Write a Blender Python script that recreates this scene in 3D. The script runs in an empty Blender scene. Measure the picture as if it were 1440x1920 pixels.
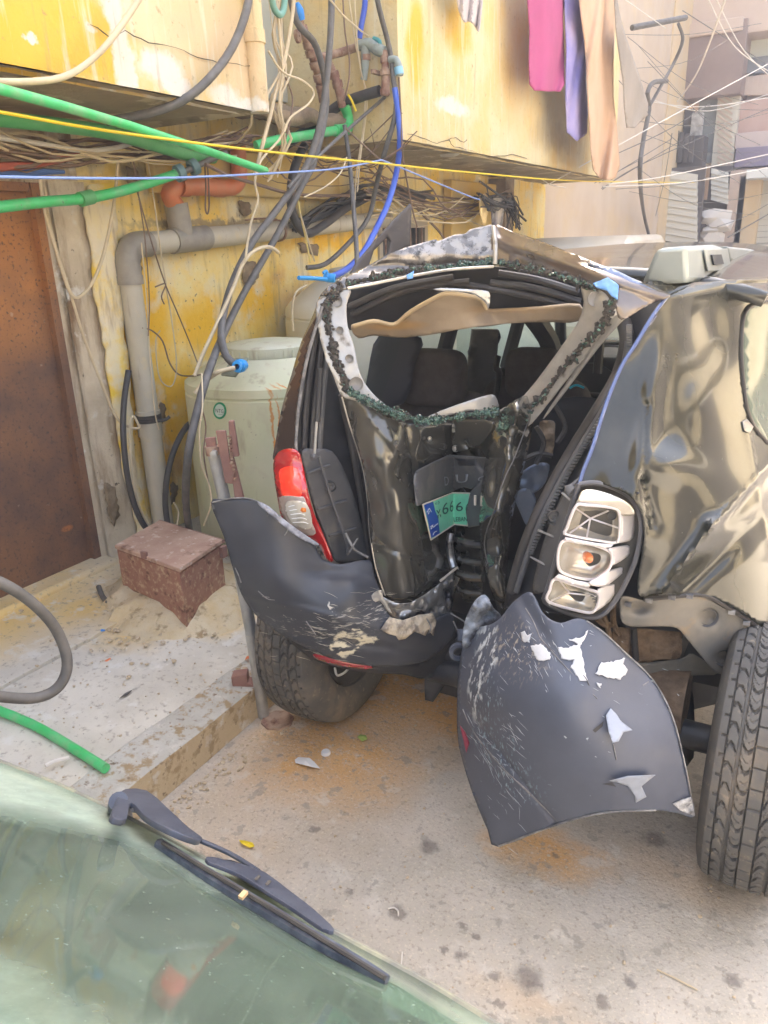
import bpy, math, random
import numpy as np
from mathutils import Vector, Matrix, noise as mnoise
from mathutils.geometry import delaunay_2d_cdt
random.seed(7); R = math.radians
# ------------------------------------------------------------------ camera, light, exposure
scn = bpy.context.scene; col = scn.collection
F_PX, CAM_H = 1442., 1.65
TH, YAW, ROLL = R(19.5), R(30), .035
fh = Vector((-math.sin(YAW), math.cos(YAW), 0)); r0 = Vector((math.cos(YAW), math.sin(YAW), 0)); zz = Vector((0, 0, 1))
cf = math.cos(TH)*fh - math.sin(TH)*zz; cu0 = math.sin(TH)*fh + math.cos(TH)*zz
cr = math.cos(ROLL)*r0 - math.sin(ROLL)*cu0; cu = math.sin(ROLL)*r0 + math.cos(ROLL)*cu0
CAM = Vector((0, 0, CAM_H))
cam = bpy.data.cameras.new('camera'); camo = bpy.data.objects.new('camera', cam); col.objects.link(camo)
cam.sensor_fit = 'HORIZONTAL'; cam.sensor_width = 36; cam.lens = 36*F_PX/1440; cam.clip_start = .02; cam.clip_end = 400
m = Matrix((cr, cu, -cf)).transposed().to_4x4(); m.translation = CAM; camo.matrix_world = m
scn.camera = camo
scn.render.resolution_x, scn.render.resolution_y = 768, 1024
SUN_DIR = Vector((-.50, .36, .80)).normalized()
world = bpy.data.worlds.new('World'); scn.world = world; world.use_nodes = True
wn = world.node_tree; wn.nodes.clear()
sky = wn.nodes.new('ShaderNodeTexSky'); sky.sky_type = 'NISHITA'; sky.sun_disc = False
sky.sun_elevation = math.asin(SUN_DIR.z); sky.sun_rotation = math.atan2(SUN_DIR.x, SUN_DIR.y); sky.dust_density = 6; sky.ozone_density = .3
bg = wn.nodes.new('ShaderNodeBackground'); bg.inputs[1].default_value = .13
wo = wn.nodes.new('ShaderNodeOutputWorld'); wn.links.new(sky.outputs[0], bg.inputs[0]); wn.links.new(bg.outputs[0], wo.inputs[0])
sl = bpy.data.lights.new('sun', 'SUN'); sl.energy = 4.6; sl.angle = R(2); sl.color = (1, .90, .74)
so = bpy.data.objects.new('sun', sl); col.objects.link(so); so.rotation_euler = SUN_DIR.to_track_quat('Z', 'Y').to_euler()
scn.view_settings.view_transform = 'Standard'; scn.view_settings.look = 'None'; scn.view_settings.gamma = 1
scn.view_settings.use_curve_mapping = False; scn.view_settings.exposure = 2.9
scn.render.engine = 'CYCLES'
scn.cycles.max_bounces = 8; scn.cycles.diffuse_bounces = 4; scn.cycles.transparent_max_bounces = 12
# ------------------------------------------------------------------ surveying the photograph: sight line through a pixel, met with a real plane
def ray(px, py): return cf + cr*((px-720)/F_PX) - cu*((py-960)/F_PX)
def at(px, py, D):
    d = ray(px, py); return CAM + d*(D/d.dot(fh))
def onx(px, py, n):
    d = ray(px, py); return CAM + d*(n/d.x)
def ony(px, py, t):
    d = ray(px, py); return CAM + d*(t/d.y)
def onz(px, py, h):
    d = ray(px, py); return CAM + d*((h-CAM_H)/d.z)
def recess(px, py, n):
    # same sight line, kept clear of the right balcony's parapet
    p = onx(px, py, n)
    if p.z > 2.1 and p.y > 4.07:
        q = ony(px, py, 4.06); p = q if q.x < -2.14 else onx(px, py, max(n, -2.14))
    return p
def onplane(px, py, p0, nrm):
    d = ray(px, py); return CAM + d*((Vector(p0)-CAM).dot(nrm)/d.dot(nrm))
# ------------------------------------------------------------------ materials
def srgb(r, g, b):
    f = lambda c: (c/255/12.92 if c <= 10 else ((c/255+.055)/1.055)**2.4)
    return (f(r), f(g), f(b), 1)
class NT:
    def __init__(s, name):
        s.m = bpy.data.materials.new(name); s.m.use_nodes = True; s.t = s.m.node_tree; s.t.nodes.clear()
        s.out = s.t.nodes.new('ShaderNodeOutputMaterial'); s.geo = s.t.nodes.new('ShaderNodeNewGeometry')
    def n(s, ty, **k):
        x = s.t.nodes.new('ShaderNode'+ty)
        for a, b in k.items(): setattr(x, a, b)
        return x
    def l(s, a, b): s.t.links.new(a, b)
    def setv(s, inp, v):
        if isinstance(v, bpy.types.NodeSocket): s.l(v, inp)
        else: inp.default_value = v
    def math(s, op, a, b=0, clamp=False):
        x = s.n('Math', operation=op, use_clamp=clamp); s.setv(x.inputs[0], a); s.setv(x.inputs[1], b); return x.outputs[0]
    def vmath(s, op, a, b=(0, 0, 0)):
        x = s.n('VectorMath', operation=op); s.setv(x.inputs[0], a); s.setv(x.inputs[1], b)
        return x.outputs[1] if op == 'LENGTH' else x.outputs[0]
    def noise(s, scale, detail=4, rough=.55, stretch=None, off=0, color=False):
        v = s.geo.outputs['Position']
        if stretch: v = s.vmath('MULTIPLY', v, stretch)
        if off: v = s.vmath('ADD', v, (off, off*.7, off*1.3))
        x = s.n('TexNoise'); x.inputs['Scale'].default_value = scale; x.inputs['Detail'].default_value = detail
        x.inputs['Roughness'].default_value = rough; s.l(v, x.inputs['Vector'])
        return x.outputs['Color' if color else 'Fac']
    def ramp(s, f, lo, hi):
        x = s.n('MapRange'); s.setv(x.inputs[0], f); x.inputs[1].default_value = lo; x.inputs[2].default_value = hi; return x.outputs[0]
    def mix(s, f, a, b):
        x = s.n('Mix', data_type='RGBA'); s.setv(x.inputs[0], f); s.setv(x.inputs[6], a); s.setv(x.inputs[7], b); return x.outputs[2]
    def spots(s, lst, amp=.05, sc=8, soft=.35):
        nz = s.noise(sc, 5, .6, color=True)
        d = s.vmath('MULTIPLY', s.vmath('SUBTRACT', nz, (.5, .5, .5)), (amp*2,)*3)
        pos = s.vmath('ADD', s.geo.outputs['Position'], d); acc = None
        for c, r in lst:
            if not isinstance(r, (tuple, list)): r = (r, r, r)
            q = s.vmath('MULTIPLY', s.vmath('SUBTRACT', pos, tuple(c)), tuple(1/a for a in r))
            v = s.ramp(s.vmath('LENGTH', q), 1.0, 1.0-soft)
            acc = v if acc is None else s.math('MAXIMUM', acc, v)
        return acc
def mat(name, c1, c2=None, scale=6, lo=.35, hi=.65, rough=.6, metal=0, coat=0, bump=0, bscale=40, layers=(), spec=.5, rvar=0, stretch=None,
        emis=None, trans=0, alpha=1, bdist=.01):
    """layers: dicts c=colour, spots=[(centre, radius)], amp, sc, soft, tex=(scale, lo, hi, stretch), rough, metal, k"""
    s = NT(name); base = c1
    if c2 is not None: base = s.mix(s.ramp(s.noise(scale, 5, .6, stretch), lo, hi), c1, c2)
    rg = rough; mt = metal
    for i, L in enumerate(layers):
        f = None
        if L.get('side'):
            sx_ = s.n('SeparateXYZ'); s.l(s.geo.outputs['Normal'], sx_.inputs[0]); f = s.ramp(sx_.outputs[2], .75, .35)
        if L.get('spots'): f = s.spots(L['spots'], L.get('amp', .05), L.get('sc', 8), L.get('soft', .35))
        if L.get('tex'):
            T = L['tex']; g = s.ramp(s.noise(T[0], 5, .6, T[3] if len(T) > 3 else None, off=3.1*(i+1)), T[1], T[2])
            f = g if f is None else s.math('MULTIPLY', f, g)
        if L.get('k'): f = s.math('MULTIPLY', f, L['k'])
        base = s.mix(f, base, L['c'])
        if 'rough' in L: rg = s.math('ADD', s.math('MULTIPLY', s.math('SUBTRACT', 1, f), rg), s.math('MULTIPLY', f, L['rough']))
        if 'metal' in L: mt = s.math('ADD', s.math('MULTIPLY', s.math('SUBTRACT', 1, f), mt), s.math('MULTIPLY', f, L['metal']))
    if rvar: rg = s.math('ADD', rg, s.math('MULTIPLY', s.math('SUBTRACT', s.noise(9, 4, off=9), .5), rvar), clamp=True)
    b = s.n('BsdfPrincipled'); s.setv(b.inputs['Base Color'], base); s.setv(b.inputs['Roughness'], rg); s.setv(b.inputs['Metallic'], mt)
    b.inputs['Coat Weight'].default_value = coat; b.inputs['Coat Roughness'].default_value = .03
    b.inputs['Specular IOR Level'].default_value = spec; b.inputs['Transmission Weight'].default_value = trans
    if emis: b.inputs['Emission Color'].default_value = emis[0]; b.inputs['Emission Strength'].default_value = emis[1]
    if bump:
        bp = s.n('Bump'); bp.inputs['Strength'].default_value = bump; bp.inputs['Distance'].default_value = bdist
        s.l(s.noise(bscale, 6, .65), bp.inputs['Height']); s.l(bp.outputs[0], b.inputs['Normal'])
    s.l(b.outputs[0], s.out.inputs[0]); return s.m
def glassmat(name, tint, k=.85, rough=.03, dust=None):
    s = NT(name); a = s.n('BsdfTransparent'); a.inputs[0].default_value = tint
    g = s.n('BsdfGlossy'); g.inputs['Roughness'].default_value = rough; g.inputs[0].default_value = (1, 1, 1, 1)
    lw = s.n('LayerWeight'); lw.inputs[0].default_value = .5; mx = s.n('MixShader')
    fr_ = s.math('ADD', s.math('MULTIPLY', s.math('POWER', lw.outputs['Facing'], 4), .7), .05)
    s.l(fr_, mx.inputs[0]); s.l(a.outputs[0], mx.inputs[1]); s.l(g.outputs[0], mx.inputs[2]); o = mx.outputs[0]
    if dust:
        d = s.n('BsdfDiffuse'); s.setv(d.inputs[0], s.mix(s.ramp(s.noise(5, 4), .4, .6), dust[0], dust[1]))
        f = s.ramp(s.noise(dust[4], 5, .65), dust[2], dust[3]); f = s.math('MULTIPLY', f, k)
        m2 = s.n('MixShader'); s.l(f, m2.inputs[0]); s.l(o, m2.inputs[1]); s.l(d.outputs[0], m2.inputs[2]); o = m2.outputs[0]
    s.l(o, s.out.inputs[0]); return s.m
# ------------------------------------------------------------------ mesh building
class G:
    def __init__(s): s.v = []; s.f = []
    def add(s, vs, fs):
        o = len(s.v); s.v += [Vector(p) for p in vs]; s.f += [tuple(i+o for i in q) for q in fs]; return s
    def box(s, c, size, rot=None, ax=None):
        x, y, z = (a/2 for a in size); vs = [Vector((i*x, j*y, k*z)) for i in (-1, 1) for j in (-1, 1) for k in (-1, 1)]
        M_ = rot if rot is not None else Matrix.Identity(3)
        return s.add([M_ @ p + Vector(c) for p in vs], [(0, 1, 3, 2), (4, 6, 7, 5), (0, 4, 5, 1), (2, 3, 7, 6), (0, 2, 6, 4), (1, 5, 7, 3)])
    def bb(s, a, b):
        a, b = Vector(a), Vector(b); return s.box((a+b)/2, [abs(q) for q in (b-a)])
    def hexa(s, p):  # 4 bottom + 4 top points
        return s.add(p, [(3, 2, 1, 0), (4, 5, 6, 7), (0, 1, 5, 4), (1, 2, 6, 5), (2, 3, 7, 6), (3, 0, 4, 7)])
    def prism(s, poly, d):  # polygon of 3D points extruded along d
        n = len(poly); d = Vector(d); vs = [Vector(p) for p in poly]
        return s.add(vs+[p+d for p in vs], [tuple(reversed(range(n))), tuple(range(n, 2*n))]+[(i, (i+1) % n, (i+1) % n+n, i+n) for i in range(n)])
    def tube(s, pts, r, seg=8, smooth=4, caps=True):
        P = [Vector(p) for p in pts]
        rr = list(r) if isinstance(r, (list, tuple)) else [r]*len(P)
        if smooth > 1 and len(P) > 2:
            Q = []; q = []
            for i in range(len(P)-1):
                a, b, c, d = P[max(i-1, 0)], P[i], P[i+1], P[min(i+2, len(P)-1)]
                for k in range(smooth):
                    t = k/smooth; Q.append(.5*((2*b)+(c-a)*t+(2*a-5*b+4*c-d)*t*t+(3*b-a-3*c+d)*t**3)); q.append(rr[i]*(1-t)+rr[i+1]*t)
            Q.append(P[-1]); q.append(rr[-1]); P, rr = Q, q
        n = len(P); up = None; vs = []
        for i in range(n):
            T = (P[min(i+1, n-1)]-P[max(i-1, 0)]).normalized()
            if up is None:
                up = T.orthogonal().normalized()
            else:
                up = up-T*up.dot(T)
                up = up.normalized() if up.length > 1e-6 else T.orthogonal().normalized()
            w = T.cross(up)
            vs += [P[i]+(up*math.cos(6.2832*k/seg)+w*math.sin(6.2832*k/seg))*rr[i] for k in range(seg)]
        fs = [(i*seg+k, i*seg+(k+1) % seg, (i+1)*seg+(k+1) % seg, (i+1)*seg+k) for i in range(n-1) for k in range(seg)]
        if caps: fs += [tuple(reversed(range(seg))), tuple(range((n-1)*seg, n*seg))]
        return s.add(vs, fs)
    def cyl(s, a, b, r, r2=None, seg=20): return s.tube([a, b], [r, r if r2 is None else r2], seg, 1)
    def lathe(s, prof, c, axis=(0, 0, 1), seg=32, close=False):  # prof [(r, h)]
        A = Vector(axis).normalized(); U = A.orthogonal().normalized(); W = A.cross(U); c = Vector(c); vs = []
        for r, h in prof: vs += [c+A*h+(U*math.cos(6.2832*k/seg)+W*math.sin(6.2832*k/seg))*max(r, 1e-4) for k in range(seg)]
        n = len(prof); rg = range(n if close else n-1)
        return s.add(vs, [(i*seg+k, i*seg+(k+1) % seg, ((i+1) % n)*seg+(k+1) % seg, ((i+1) % n)*seg+k) for i in rg for k in range(seg)])
    def ico(s, c, r, jit=.3, sq=1):
        t = 1.618; b = [(-1, t, 0), (1, t, 0), (-1, -t, 0), (1, -t, 0), (0, -1, t), (0, 1, t), (0, -1, -t), (0, 1, -t), (t, 0, -1), (t, 0, 1), (-t, 0, -1), (-t, 0, 1)]
        fs = [(0, 11, 5), (0, 5, 1), (0, 1, 7), (0, 7, 10), (0, 10, 11), (1, 5, 9), (5, 11, 4), (11, 10, 2), (10, 7, 6), (7, 1, 8), (3, 9, 4), (3, 4, 2), (3, 2, 6), (3, 6, 8), (3, 8, 9), (4, 9, 5), (2, 4, 11), (6, 2, 10), (8, 6, 7), (9, 8, 1)]
        c = Vector(c); r = Vector(r) if isinstance(r, (tuple, list, Vector)) else Vector((r, r, r))
        return s.add([c+Vector((p[0]*r.x, p[1]*r.y, p[2]*r.z*sq))*(.526*(1+random.uniform(-jit, jit))) for p in b], fs)
def rootloc(p):
    while p.parent: p = p.parent
    return p.location
def meshobj(name, g, material, parent=None, origin=None, smooth=40, bev=0, sol=0, tag_=None, label=None):
    o = Vector(origin) if origin is not None else (Vector(rootloc(parent)) if parent else None)
    if o is None:
        a = np.array(g.v); mn, mx = a.min(0), a.max(0); o = Vector(((mn[0]+mx[0])/2, (mn[1]+mx[1])/2, mn[2]))
    me = bpy.data.meshes.new(name); me.from_pydata([p-o for p in g.v], [], g.f); me.validate(); me.update()
    if smooth: me.shade_smooth(); me.set_sharp_from_angle(angle=R(smooth))
    me.materials.append(material); ob = bpy.data.objects.new(name, me); col.objects.link(ob)
    if parent: ob.parent = parent
    else: ob.location = o
    if sol: q = ob.modifiers.new('thick', 'SOLIDIFY'); q.thickness = sol; q.offset = 0
    if bev: q = ob.modifiers.new('bevel', 'BEVEL'); q.width = bev; q.segments = 2; q.limit_method = 'ANGLE'; q.angle_limit = R(35)
    if label: ob['label'] = label
    return ob
def tag(o, label, cat, group=None, kind=None):
    o['label'] = label; o['category'] = cat
    if group: o['group'] = group
    return o
def thing(name, loc, label, cat, group=None):
    o = bpy.data.objects.new(name, None); o.location = loc; o.empty_display_size = .1; col.objects.link(o); return tag(o, label, cat, group)
def struct(o): o['kind'] = 'structure'; return o
def stuff(o): o['kind'] = 'stuff'; return o
# surfaces: outline and depth readings -> a smooth sheet in space
class Dep:
    def __init__(s, ctrl, bumps=()):
        c = np.array(ctrl, float); s.p = c[:, :2]/100; s.bumps = bumps; n = len(c)
        K = s.k(np.linalg.norm(s.p[:, None]-s.p[None], axis=2))+np.eye(n)*1e-4
        P = np.hstack([np.ones((n, 1)), s.p]); A = np.block([[K, P], [P.T, np.zeros((3, 3))]])
        s.w = np.linalg.lstsq(A, np.concatenate([c[:, 2], np.zeros(3)]), rcond=None)[0]
    @staticmethod
    def k(r): return np.where(r > 1e-9, r*r*np.log(r+1e-12), 0)
    def __call__(s, px, py):
        q = np.array([px, py])/100; r = np.linalg.norm(s.p-q, axis=1)
        d = float(s.k(r) @ s.w[:-3] + s.w[-3] + s.w[-2]*q[0] + s.w[-1]*q[1])
        for bq in s.bumps:
            if len(bq) == 7:   # a sharp crease along a line
                x0, y0, x1, y1, w, am, _ = bq; dx, dy = x1-x0, y1-y0; t = max(0, min(1, ((px-x0)*dx+(py-y0)*dy)/(dx*dx+dy*dy)))
                e = math.hypot(px-x0-t*dx, py-y0-t*dy)/w
                if e < 6: d += am*math.exp(-e)
                continue
            (cx, cy, sx, sy, an, am) = bq
            a = math.radians(an); x, y = px-cx, py-cy; u = (x*math.cos(a)+y*math.sin(a))/sx; v = (-x*math.sin(a)+y*math.cos(a))/sy
            e = u*u+v*v
            if e < 9: d += am*math.exp(-e)
        return d
def smooth_outline(pts, k=3, closed=True):
    n = len(pts); out = []
    for i in range(n if closed else n-1):
        g = (lambda j: pts[j % n]) if closed else (lambda j: pts[min(max(j, 0), n-1)])
        a, b, c, d = g(i-1), g(i), g(i+1), g(i+2)
        for q in range(k):
            t = q/k; out.append(tuple(.5*((2*b[z])+(c[z]-a[z])*t+(2*a[z]-5*b[z]+4*c[z]-d[z])*t*t+(3*b[z]-a[z]-3*c[z]+d[z])*t**3) for z in (0, 1)))
    if not closed: out.append(pts[-1])
    return out
def inside(p, poly):
    x, y = p; c = False; j = len(poly)-1
    for i in range(len(poly)):
        xi, yi = poly[i][:2]; xj, yj = poly[j][:2]
        if (yi > y) != (yj > y) and x < (xj-xi)*(y-yi)/(yj-yi)+xi: c = not c
        j = i
    return c
def resample(pl, st, closed=True):
    out = []
    for i in range(len(pl) if closed else len(pl)-1):
        a, b = pl[i], pl[(i+1) % len(pl)]; L = math.hypot(b[0]-a[0], b[1]-a[1]); k = max(1, int(round(L/st)))
        out += [(a[0]+(b[0]-a[0])*q/k, a[1]+(b[1]-a[1])*q/k) for q in range(k)]
    return out
def sheet(g, outline, dep, step=8, holes=(), sm=3, rough=0, rs=8, proj=None):
    """fill the outline with a fine triangle net, each point at its own measured distance"""
    loops = [resample(smooth_outline(o, sm) if sm > 1 else list(o), step) for o in [outline]+list(holes)]
    pts = []; edges = []
    for L in loops:
        o = len(pts); pts += L; edges += [(o+i, o+(i+1) % len(L)) for i in range(len(L))]
    xs = [p[0] for p in loops[0]]; ys = [p[1] for p in loops[0]]; bp = np.array(pts)
    y = min(ys)+step*.5; row = 0
    while y < max(ys):
        x = min(xs)+(step*.5 if row % 2 else 0)
        while x < max(xs):
            if inside((x, y), loops[0]) and not any(inside((x, y), h) for h in loops[1:]) and np.min(np.hypot(bp[:, 0]-x, bp[:, 1]-y)) > step*.55: pts.append((x, y))
            x += step
        y += step*.87; row += 1
    vs, _, fs, *_ = delaunay_2d_cdt([Vector(p) for p in pts], edges, [], 0, .01)
    F_ = []
    for q in fs:
        c = (sum(vs[i][0] for i in q)/3, sum(vs[i][1] for i in q)/3)
        if inside(c, loops[0]) and not any(inside(c, h) for h in loops[1:]): F_.append(tuple(q))
    V_ = []
    for v in vs:
        if proj: p = proj(v[0], v[1])
        else:
            D = dep(v[0], v[1]) if callable(dep) else dep
            p = at(v[0], v[1], D)
            if rough:
                w = mnoise.noise(p*rs)+.5*mnoise.noise(p*rs*2.3); p = at(v[0], v[1], D+w*rough)
        V_.append(p)
    g.add(V_, F_); return loops[0]
def jag(pl, amp=1.6, st=4):
    return [(x+random.uniform(-amp, amp), y+random.uniform(-amp, amp)) for x, y in resample(pl, st)]
def dpts(pl, dep, off=0): return [at(x, y, (dep(x, y) if callable(dep) else dep)+off) for x, y in pl]
def textmesh(g, body, quad, place, size=1.0):
    """lettering as a real mesh: flat glyphs laid on the surface given by place(px, py)"""
    cu_ = bpy.data.curves.new('lettering', 'FONT'); cu_.body = body; cu_.size = size; cu_.resolution_u = 3
    o = bpy.data.objects.new('lettering', cu_); col.objects.link(o); dg = bpy.context.evaluated_depsgraph_get()
    me = o.evaluated_get(dg).to_mesh(); vs = [v.co.copy() for v in me.vertices]; fs = [tuple(p.vertices) for p in me.polygons]
    o.evaluated_get(dg).to_mesh_clear(); bpy.data.objects.remove(o); bpy.data.curves.remove(cu_)
    if not vs: return
    x0, x1 = min(v.x for v in vs), max(v.x for v in vs); y0, y1 = min(v.y for v in vs), max(v.y for v in vs); out = []
    a, b, c, d = quad  # tl tr br bl
    for v in vs:
        s_, t_ = (v.x-x0)/(x1-x0), (y1-v.y)/(y1-y0)
        px = (a[0]*(1-s_)+b[0]*s_)*(1-t_)+(d[0]*(1-s_)+c[0]*s_)*t_; py = (a[1]*(1-s_)+b[1]*s_)*(1-t_)+(d[1]*(1-s_)+c[1]*s_)*t_
        out.append(place(px, py))
    g.add(out, fs)
# ------------------------------------------------------------------ shared materials
W3 = lambda px, py: onx(px, py, -2.97)
yel, cream, grime = (.80, .52, .03, 1), (.72, .60, .34, 1), (.22, .17, .11, 1)
wall_m = mat('yellow_plaster', (.88, .62, .13, 1), (.84, .72, .38, 1), 3, .38, .62, rough=.85, bump=.5, bscale=30, layers=[
    dict(c=(.86, .50, .02, 1), spots=[(W3(290, 600), (.3, .20, .32)), (W3(385, 610), (.3, .32, .22)), (W3(300, 820), (.3, .22, .28)), (W3(330, 730), (.3, .38, .18)), (W3(235, 700), (.3, .07, .5)), (W3(480, 560), (.3, .25, .2)),
                       (W3(300, 900), (.3, .1, .3)), (W3(610, 450), (.3, .7, .09)), (W3(400, 780), (.3, .3, .2))], amp=.14, sc=6, soft=.6, k=.95),
    dict(c=(.78, .70, .50, 1), tex=(4, .52, .66)),
    dict(c=(.62, .32, .10, 1), spots=[(W3(560, 560), (.3, .3, .14)), (W3(520, 520), (.3, .12, .06)), (W3(330, 870), (.3, .12, .1))], amp=.1, sc=7, soft=.8, k=.6),
    dict(c=(.30, .24, .16, 1), spots=[(W3(190, 900), (.3, .04, .8)), (W3(250, 330), (.3, .12, .08)), (W3(240, 520), (.3, .015, .12)), (W3(455, 400), (.3, .06, .06)), (W3(462, 530), (.3, .05, .04)),
                                      (W3(330, 1020), (.3, .25, .09)), (W3(300, 770), (.3, .025, .05)), (W3(420, 420), (.3, .9, .03))], amp=.07, sc=14, soft=.5, k=.8),
    dict(c=(.16, .12, .09, 1), tex=(38, .63, .72)),
    dict(c=(.30, .22, .13, 1), tex=(5, .54, .75, (3, 3, .35)), k=.7)], bdist=.02)
conc_m = mat('stained_concrete', (.50, .41, .28, 1), (.66, .57, .43, 1), 5, .35, .65, rough=.9, bump=.6, bscale=25, layers=[
    dict(c=(.24, .15, .08, 1), tex=(4, .50, .68, (2, 2, .4))), dict(c=(.70, .66, .58, 1), tex=(9, .60, .68)), dict(c=(.10, .08, .06, 1), tex=(26, .66, .72))], bdist=.02)
bal_m = mat('balcony_plaster', (.70, .51, .20, 1), (.68, .59, .36, 1), 2.2, .35, .6, rough=.85, bump=.4, bscale=22, layers=[
    dict(c=(.72, .43, .02, 1), spots=[(onx(60, 40, -2.2), (.3, .30, .22)), (onx(160, 80, -2.2), (.3, .28, .18)), (onx(0, 110, -2.2), (.3, .35, .14)), (onx(780, 80, -2.2), (.3, .12, .3)), (onx(860, 50, -2.2), (.3, .25, .2))], amp=.1, sc=5, soft=.5, k=.85),
    dict(c=(.66, .48, .28, 1), spots=[(onx(400, 60, -2.2), (.3, .35, .22)), (onx(330, 130, -2.2), (.3, .15, .08)), (onx(460, 150, -2.2), (.3, .1, .2))], amp=.08, sc=6, soft=.5, k=.8),
    dict(c=(.72, .69, .62, 1), spots=[(onx(300, 130, -2.2), (.3, .14, .07)), (onx(330, 165, -2.2), (.3, .1, .05)), (onx(220, 60, -2.2), (.3, .05, .3)), (onx(245, 140, -2.2), (.3, .04, .1)), (onx(420, 180, -2.2), (.3, .12, .05)), (onx(170, 55, -2.2), (.3, .03, .02)),
                                      (onx(55, 80, -2.2), (.3, .02, .02)), (onx(450, 200, -2.2), (.3, .2, .03)), (onx(1080, 150, -2.2), (.3, .4, .4)), (onx(850, 200, -2.2), (.3, .3, .05))], amp=.06, sc=11, soft=.4, k=.85),
    dict(c=(.30, .22, .12, 1), spots=[(onx(1040, 260, -2.2), (.3, .7, .14)), (onx(1090, 240, -2.2), (.3, .5, .3))], amp=.1, sc=5, soft=.7, k=.55),
    dict(c=(.70, .64, .48, 1), tex=(7, .56, .66, (3, 3, .25)), k=.6), dict(c=(.34, .24, .12, 1), tex=(30, .62, .70), k=.6), dict(c=(.30, .22, .13, 1), tex=(6, .60, .8, (4, 4, .3)), k=.6)], bdist=.02)
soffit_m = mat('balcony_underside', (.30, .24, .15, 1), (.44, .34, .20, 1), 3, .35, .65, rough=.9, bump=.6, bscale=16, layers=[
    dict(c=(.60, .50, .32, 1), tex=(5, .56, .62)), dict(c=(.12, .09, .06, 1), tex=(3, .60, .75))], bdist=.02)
rust_m = mat('rusty_sheet_steel', (.13, .075, .055, 1), (.23, .115, .06, 1), 4, .35, .65, rough=.75, bump=.25, bscale=90, layers=[
    dict(c=(.50, .21, .06, 1), spots=[(W3(20, 450), (.3, .5, .35)), (W3(60, 520), (.3, .2, .15)), (W3(-40, 600), (.3, .5, .3))], amp=.15, sc=4, soft=.9, k=.85),
    dict(c=(.44, .17, .06, 1), spots=[(W3(130, 992), (.3, .04, .018))], amp=.01, sc=30, soft=.5),
    dict(c=(.07, .05, .045, 1), tex=(60, .55, .70)), dict(c=(.45, .34, .24, 1), tex=(12, .66, .72), k=.7)])
rustbox_m = mat('rusty_red_box', (.30, .14, .10, 1), (.36, .19, .13, 1), 14, .35, .65, rough=.7, bump=.4, bscale=120, layers=[dict(c=(.52, .38, .24, 1), tex=(45, .52, .68)), dict(c=(.14, .06, .04, 1), tex=(22, .58, .68))], bdist=.004)
rustpipe_m = mat('rusty_pipe', (.22, .11, .08, 1), (.40, .28, .20, 1), 22, .4, .6, rough=.7, bump=.5, bscale=120, bdist=.004)
white_m = mat('pale_wall', (.60, .48, .36, 1), (.66, .55, .43, 1), 2, rough=.9, bump=.3, bscale=14, layers=[dict(c=(.66, .50, .26, 1), tex=(2, .5, .7), k=.5), dict(c=(.3, .24, .2, 1), tex=(30, .68, .74))])
pvc_m = mat('grey_pvc', (.48, .44, .35, 1), (.54, .50, .41, 1), 7, rough=.45, layers=[dict(c=(.55, .48, .34, 1), tex=(14, .58, .68)), dict(c=(.25, .19, .12, 1), tex=(6, .6, .75, (4, 4, .4)))])
pvcd_m = mat('dark_grey_pvc_fitting', (.26, .24, .21, 1), (.34, .31, .26, 1), 12, rough=.45)
orange_m = mat('orange_pvc', (.62, .17, .06, 1), (.55, .22, .10, 1), 12, rough=.4)
green_m = mat('green_ppr', (.05, .50, .13, 1), (.09, .60, .22, 1), 6, rough=.4, layers=[dict(c=(.34, .44, .28, 1), tex=(14, .50, .72), k=.6), dict(c=(.2, .2, .14, 1), tex=(60, .64, .70))])
greend_m = mat('dusty_green_ppr', (.08, .36, .12, 1), (.14, .40, .17, 1), 6, rough=.5)
blue_m = mat('blue_hose', (.04, .10, .55, 1), (.07, .15, .62, 1), 9, rough=.35)
bluec_m = mat('blue_fitting', (.02, .25, .72, 1), rough=.4)
blk_m = mat('black_rubber', (.045, .042, .045, 1), (.07, .065, .06, 1), 20, rough=.5)
hose_m = mat('grey_black_hose', (.10, .095, .09, 1), (.16, .15, .14, 1), 20, rough=.55)
crm_m = mat('cream_cable', (.66, .55, .36, 1), (.54, .44, .29, 1), 10, rough=.6)
wht_m = mat('white_cable', (.72, .68, .62, 1), rough=.6)
brn_m = mat('brown_cable', (.20, .13, .09, 1), rough=.6)
red_m = mat('red_cable', (.40, .10, .06, 1), rough=.6)
yc_m = mat('yellow_cable', (.80, .60, .02, 1), rough=.5)
bc_m = mat('pale_blue_cable', (.25, .36, .70, 1), rough=.5)
steel_m = mat('galvanised_steel', (.50, .50, .48, 1), (.38, .38, .36, 1), 18, rough=.5, metal=.5, bump=.2, bscale=60)
TX, TY, TR = -2.42, 3.10, .43
def cylpt(px, py, off=.002):
    d = ray(px, py); A_ = d.x**2+d.y**2; ox, oy = CAM.x-TX, CAM.y-TY; B_ = 2*(ox*d.x+oy*d.y); C_ = ox*ox+oy*oy-(TR+off)**2
    k = (-B_-math.sqrt(max(0, B_*B_-4*A_*C_)))/(2*A_); return CAM+d*k
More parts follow.
